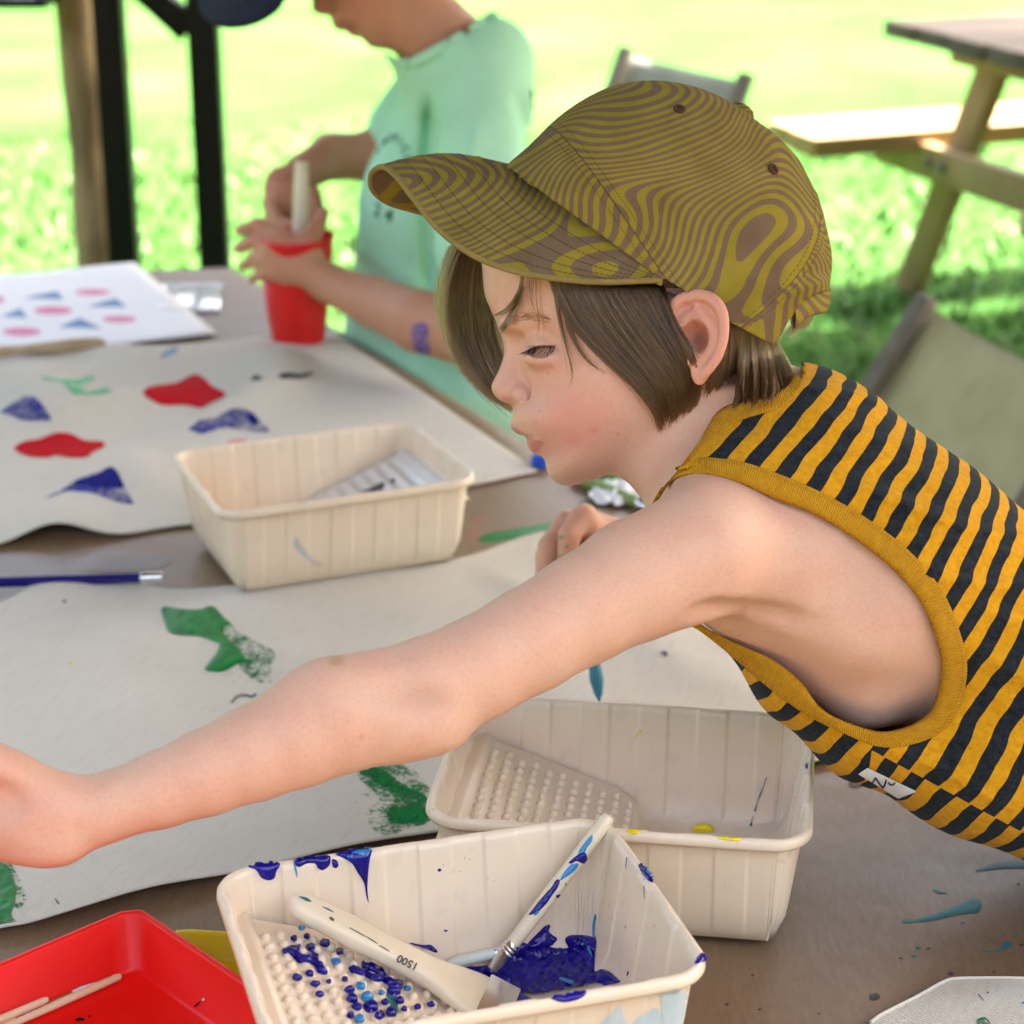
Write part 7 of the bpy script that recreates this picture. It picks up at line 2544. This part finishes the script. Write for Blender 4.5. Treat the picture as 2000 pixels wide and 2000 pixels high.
bx.chain([cc(600, 480, 2.65), cc(618, 445, 2.665), cc(632, 415, 2.685)], [.014, .0105, .0085], .008)
# far arm and hand, fingers pinching the stick
bx.chain([shr, cc(790, 270, 2.86), cc(722, 306, 2.86)], [.044, .038, .033], .02)
bx.chain([cc(722, 306, 2.86), cc(650, 305, 2.84), cc(592, 335, 2.80)], [.033, .030, .024], .008)
bx.ell(cc(560, 375, 2.785), (.028, .036, .018), .012, rot=[[.86, -.5, 0], [.5, .86, 0], [0, 0, 1]])
for a, b, c_, r2 in (((535, 400, 2.775), (545, 432, 2.755), (575, 440, 2.735), .0092), ((528, 392, 2.790), (530, 430, 2.775), (560, 450, 2.755), .0092), ((545, 410, 2.80), (548, 440, 2.79), (572, 455, 2.775), .0085), ((565, 415, 2.81), (572, 440, 2.80), (590, 452, 2.79), .0078)):
    q0, q1, q2 = cc(*a), cc(*b), cc(*c_)
    bx.cone(cc(560, 375, 2.785), q0, .012, r2 * 1.1, .008); bx.cone(q0, q1, r2 * 1.05, r2, .004); bx.cone(q1, q2, r2, r2 * .78, .003)
bx.chain([cc(610, 380, 2.77), cc(620, 415, 2.755), cc(606, 436, 2.74)], [.013, .0100, .0082], .008)
# legs, sitting on a stool at the table's side
hip2 = Vector(CMn[:3, :3] @ cc(900, 780, 2.72) + CMn[:3, 3])
for s_ in (-1, 1):
    o_ = Vector((.47, .88, 0)) * (.07 * s_)
    q0 = hip2 + o_ + Vector((.06, .05, -.10))
    q1 = q0 + Vector((-.20, -.06, -.02))
    q2 = Vector((q1.x - .02, q1.y, .06))
    q3_ = Vector((q2.x - .13, q2.y - .05, .03))
    bx.chain([w2c(q0), w2c(q1), w2c(q2)], [.066, .05, .036], .02)
    bx.cone(w2c(q2 + Vector((0, 0, -.02))), w2c(q3_), .034, .024, .012)
v_, f_ = bx.mesh()
v_ = lap_smooth(v_, f_, 2, .5)
kid2 = thing('person', 'child in a mint green T-shirt holding a red cup, head cut off above', 'person', (hip2.x, hip2.y, 0))
b2 = mesh_obj('body', v_, f_, sk.m, kid2, frame=CM)
c2_ = np.tile(np.array([.50, .245, .135]), (len(v_), 1))
qx, qy = X2P(v_[:, 0], v_[:, 2]), Y2P(v_[:, 1], v_[:, 2])
a1, b1p = to1(1000 + v_[:, 0] / mp2, 1000 - v_[:, 1] / mp2)
hd = (np.abs(v_[:, 2] + E2) < .13) & (b1p < 960)
for m_, c_ in ((hd * np.exp(-((a1 - 1120) / 90) ** 2 - ((b1p - 800) / 70) ** 2) * .5, (.42, .13, .075)), (hd * np.maximum(sstep(-3, 4, poly_sd(a1, b1p, up_l)), sstep(-3, 4, poly_sd(a1, b1p, lo_l))) * .7, (.34, .11, .08)),
               (hd * sstep(20, 60, poly_sd(a1, b1p, [(1080, 500), (1100, 600), (1240, 740), (1300, 790), (1480, 790), (1620, 600), (1620, 150), (1000, 150), (1000, 480)])), (.03, .02, .012)),
               (((qx < 640) & (qy < 470)) * .4, (.42, .14, .085))):
    m_ = np.clip(m_, 0, 1)[:, None]
    c2_ = c2_ * (1 - m_) + np.array(c_) * m_
set_col(b2, c2_)
# T-shirt
fs2 = Field(axis((-.30, .20, .0045)), axis((-.02, .70, .0045)), axis((-3.06, -2.36, .005)))
fs2.cone(cc(905, 150, E2 + .07), cc(878, 400, E2 + .12), r_(112, 2.7), r_(170, 2.7), .03, zs=1.0)
fs2.cone(cc(878, 400, E2 + .12), cc(858, 640, E2 + .17), r_(170, 2.7), r_(176, 2.7), .03, zs=1.0)
fs2.cone(cc(858, 640, E2 + .17), cc(985, 800, E2 + .04), r_(170, 2.7), r_(170, 2.6), .05, zs=1.0)
fs2.cone(cc(835, 60, E2), cc(905, 150, E2 + .02), r_(95, 2.7), r_(120, 2.7), .02)
fs2.cone(cc(955, 122, 2.625), cc(940, 480, 2.565), r_(90, 2.6), r_(98, 2.56), .03)
fs2.cone(cc(900, 120, 2.80), cc(800, 262, 2.86), r_(84, 2.8), r_(84, 2.86), .025)
X, Y, Z = fs2.ax[0][:, None, None], fs2.ax[1][None, :, None], fs2.ax[2][None, None, :]
PX = (1000 + F * X / -Z); PY = (1000 - F * Y / -Z)
for a, b, w_, hh in (((838, 190), (830, 330), 9, -.012), ((830, 330), (838, 560), 12, -.008), ((1010, 190), (1040, 330), 14, -.006), ((735, 560), (800, 690), 14, .006), ((700, 660), (860, 760), 12, .007), ((780, 720), (960, 860), 14, .006), ((690, 480), (820, 560), 16, .004), ((760, 330), (700, 520), 22, .003), ((930, 240), (900, 420), 22, .004), ((880, 60), (960, 120), 16, .003)):
    dx, dy = b[0] - a[0], b[1] - a[1]
    L = math.hypot(dx, dy); dx /= L; dy /= L
    u_ = (PX - a[0]) * dx + (PY - a[1]) * dy
    v2_ = -(PX - a[0]) * dy + (PY - a[1]) * dx
    fs2.v -= (1.5 * hh * np.exp(-(v2_ / w_) ** 2) * sstep(-30, 30, u_) * sstep(L + 30, L - 30, u_)).astype(np.float32)
v_, f_ = fs2.mesh()
v_ = lap_smooth(v_, f_, 3, .5)
qx, qy = X2P(v_[:, 0], v_[:, 2]), Y2P(v_[:, 1], v_[:, 2])
rem = poly_sd(qx, qy, [(520, -200), (735, 96), (768, 112), (784, 117), (800, 120), (840, 102), (900, 70), (960, 32), (1000, 8), (1000, -200)]) > 0
rem |= (v_[:, 2] > -2.64) & (qy > 572) & (qx > 846) & (poly_sd(qx, qy, [(846, 572), (1100, 590), (1100, 700), (846, 640)]) > 0) & (v_[:, 2] > -2.60)
kf = ~rem[f_].any(1)
f_ = f_[kf]; us_ = np.unique(f_); rm = np.full(len(v_), -1); rm[us_] = np.arange(len(us_))
mint = varied('mint_jersey', (.36, .70, .47), (.42, .76, .53), 12, .9, .15, .25, 40, .004)
ts = mesh_obj('t_shirt', v_[us_], rm[f_], mint, kid2, frame=CM)
md = ts.modifiers.new('thick', 'SOLIDIFY'); md.thickness = .002; md.offset = -1
TSB = bvh_of(ts)
mbc = MB()
cl = spline([(776, 108), (790, 120), (806, 119), (840, 102), (900, 70), (960, 32), (996, 10)], 40)
pts_ = []
for x, y in cl:
    h_ = TSB.ray_cast(Vector((0, 0, CAMZ)), (at(x, y + 4, 1) - Vector((0, 0, CAMZ))).normalized())
    if h_[0] is not None: pts_.append(h_[0])
mbc.tube(pts_, .0075, 10).build('collar', mint, kid2)
tink = varied('shirt_ink', (.02, .10, .085), (.04, .14, .11), 60, .8, .2)
for ch, x, y, a_ in zip('AMERICA', (739, 752, 763, 774, 783, 791, 796), (296, 278, 270, 270, 279, 293, 311), (-55, -35, -12, 10, 30, 48, 65)):
    dx, dy = math.cos(math.radians(a_)) * 8, math.sin(math.radians(a_)) * 8
    text_on(ch, 'shirt_print', TSB, (x - dx, y - dy), (x + dx, y + dy), tink, kid2, .0145, lift=.0012)
for ch, x, y in (('2', 738, 411), ('4', 760, 422)):
    text_on(ch, 'shirt_print', TSB, (x - 8, y - 4), (x + 8, y + 4), tink, kid2, .024, lift=.0012)
for P in ([(1034, 176), (1040, 174), (1056, 286), (1050, 288)], [(1049, 178), (1053, 178), (1064, 240), (1061, 250)], [(1036, 176), (1052, 176), (1053, 184), (1037, 184)]):
    try:
        patch('shirt_print', resample(np.array(P + [P[0]], float), 24)[:-1], TSB, tink, kid2, .0002, .001, 5, 3)
    except Exception:
        pass
# the patterned plaster on the forearm
BB2 = bvh_of(b2)
pl = M('speckled_plaster', (.3, .2, .4), .7, .2)
vv_ = node(pl.nt, 'ShaderNodeTexVoronoi'); vv_.inputs['Scale'].default_value = 190
pl.lk(pl.co(), vv_.inputs['Vector'])
pl.color(pl.ramp(vv_.outputs['Distance'], [(.15, (.05, .05, .20)), (.35, (.45, .22, .30)), (.6, (.08, .07, .24))]))
patch('plaster', R_([(806, 638), (820, 630), (836, 636), (836, 660), (842, 688), (828, 692), (812, 684), (806, 660)], 40), BB2, pl.m, kid2, .0008, .0006, 5, 4)
# navy cap
navy_c = varied('navy_twill', (.008, .012, .026), (.014, .018, .035), 60, .85, .2)
cap2 = thing('cap', 'dark navy baseball cap whose bill dips into the top of the frame', 'cap', at(600, -60, E2))
fc2 = Field(axis((-.33, .16, .005)), axis((.58, .93, .005)), axis((-E2 - .13, -E2 + .13, .005)))
fc2.put(profile2(CROWN, CRM), (-.4, .5, -E2 - .13), (.2, .95, -E2 + .13))
v_, f_ = fc2.mesh()
a1, b1p = to1(1000 + v_[:, 0] / mp2, 1000 - v_[:, 1] / mp2)
kf = (poly_sd(a1, b1p, EDGE) > 0)[f_].all(1)
f_ = f_[kf]; us_ = np.unique(f_); rm = np.full(len(v_), -1); rm[us_] = np.arange(len(us_))
o = mesh_obj('crown', v_[us_], rm[f_], navy_c, cap2, frame=CM)
o.modifiers.new('thick', 'SOLIDIFY').thickness = .002
ns, ntt = 60, 14
b_near = [(560, -4, 8.6), (540, 22, 8.4), (500, 46, 7.0), (452, 55, 3.8), (418, 48, .5), (394, 26, -3.0), (390, -8, -5.5), (410, -50, -7.5), (470, -95, -8.6)]
r_near = [(640, -10, 8.8), (625, -16, 8.8), (600, -35, 7.6), (570, -62, 5.0), (555, -82, 1.5), (555, -90, -2.5), (565, -90, -5.2), (590, -80, -7.6), (620, -60, -8.8)]
P3b = lambda px, py, z: cc(px, py, E2 - z * .01)
EE, RR = spline(np.array([P3b(*q) for q in b_near]), ns), spline(np.array([P3b(*q) for q in r_near]), ns)
v = [RR[i] * (1 - j / ntt) + EE[i] * j / ntt + np.array([-.012, .010, 0]) * math.sin(math.pi * j / ntt) for i in range(ns) for j in range(ntt + 1)]
f = [(i * (ntt + 1) + j, (i + 1) * (ntt + 1) + j, (i + 1) * (ntt + 1) + j + 1, i * (ntt + 1) + j + 1) for i in range(ns - 1) for j in range(ntt)]
o = mesh_obj('bill', np.array(v), f, navy_c, cap2, frame=CM)
md = o.modifiers.new('thick', 'SOLIDIFY'); md.thickness = .004; md.offset = 0
# red cup with a brush standing in it
cb_ = tab(583, 664, .0045)
cup = thing('cup', 'tapered red plastic cup held by the child in mint', 'cup', (cb_.x, cb_.y, TZ + .0045))
redc = varied('red_cup_plastic', (.62, .006, .004), (.68, .010, .006), 20, .3, .5)
MB().rev([(0, 0), (0, .0325), (.003, .0340), (.05, .0400), (.10, .0455), (.132, .0485), (.135, .0500), (.137, .0492), (.134, .0478), (.05, .0388), (.006, .0325), (.005, 0)], (cb_.x, cb_.y, TZ + .0045), (0, 0, 1), 40).build('cup_wall', redc, cup)
s0 = Vector((cb_.x, cb_.y, TZ + .02))
s1_ = at(589, 316, 2.70)
sb = thing('paint_brush', 'cream brush standing handle up in the red cup', 'paint brush', s0)
MB().tube([s0.lerp(s1_, q) for q in np.linspace(0, 1, 12)], [.005, .006, .007, .008, .0092, .0098, .0100, .0100, .0098, .0096, .0092, .0080], 14).build('handle', handle_wood, sb)
# stool under the second child
stl = thing('stool', 'plain wooden stool under the child in mint, mostly hidden by the table', 'stool', (hip2.x, hip2.y, 0))
sh_ = max(.25, hip2.z - .075)
MB().box((hip2.x, hip2.y, sh_ - .02), (.32, .32, .036), None, .006).build('seat', tabletop_wood, stl)
for a_ in (-1, 1):
    for b_ in (-1, 1):
        MB().beam((hip2.x + a_ * .15, hip2.y + b_ * .15, 0), (hip2.x + a_ * .12, hip2.y + b_ * .12, sh_ - .038), .034, .034, (0, 1, 0), .003).build('leg', tabletop_wood, stl)

# teal brush in the boy's right hand
bt0, bt1 = at(1128, 1040, 1.742), at(1171, 1372, 1.722)
brush('thin brush with teal loaded bristles in the far hand of the reaching child', bt0, bt1, .0055, handle_wood, .13, .20, tip_m=varied('teal_bristle', (.010, .13, .18), (.02, .18, .24), 200, .4, .5), tip_r=1.25)
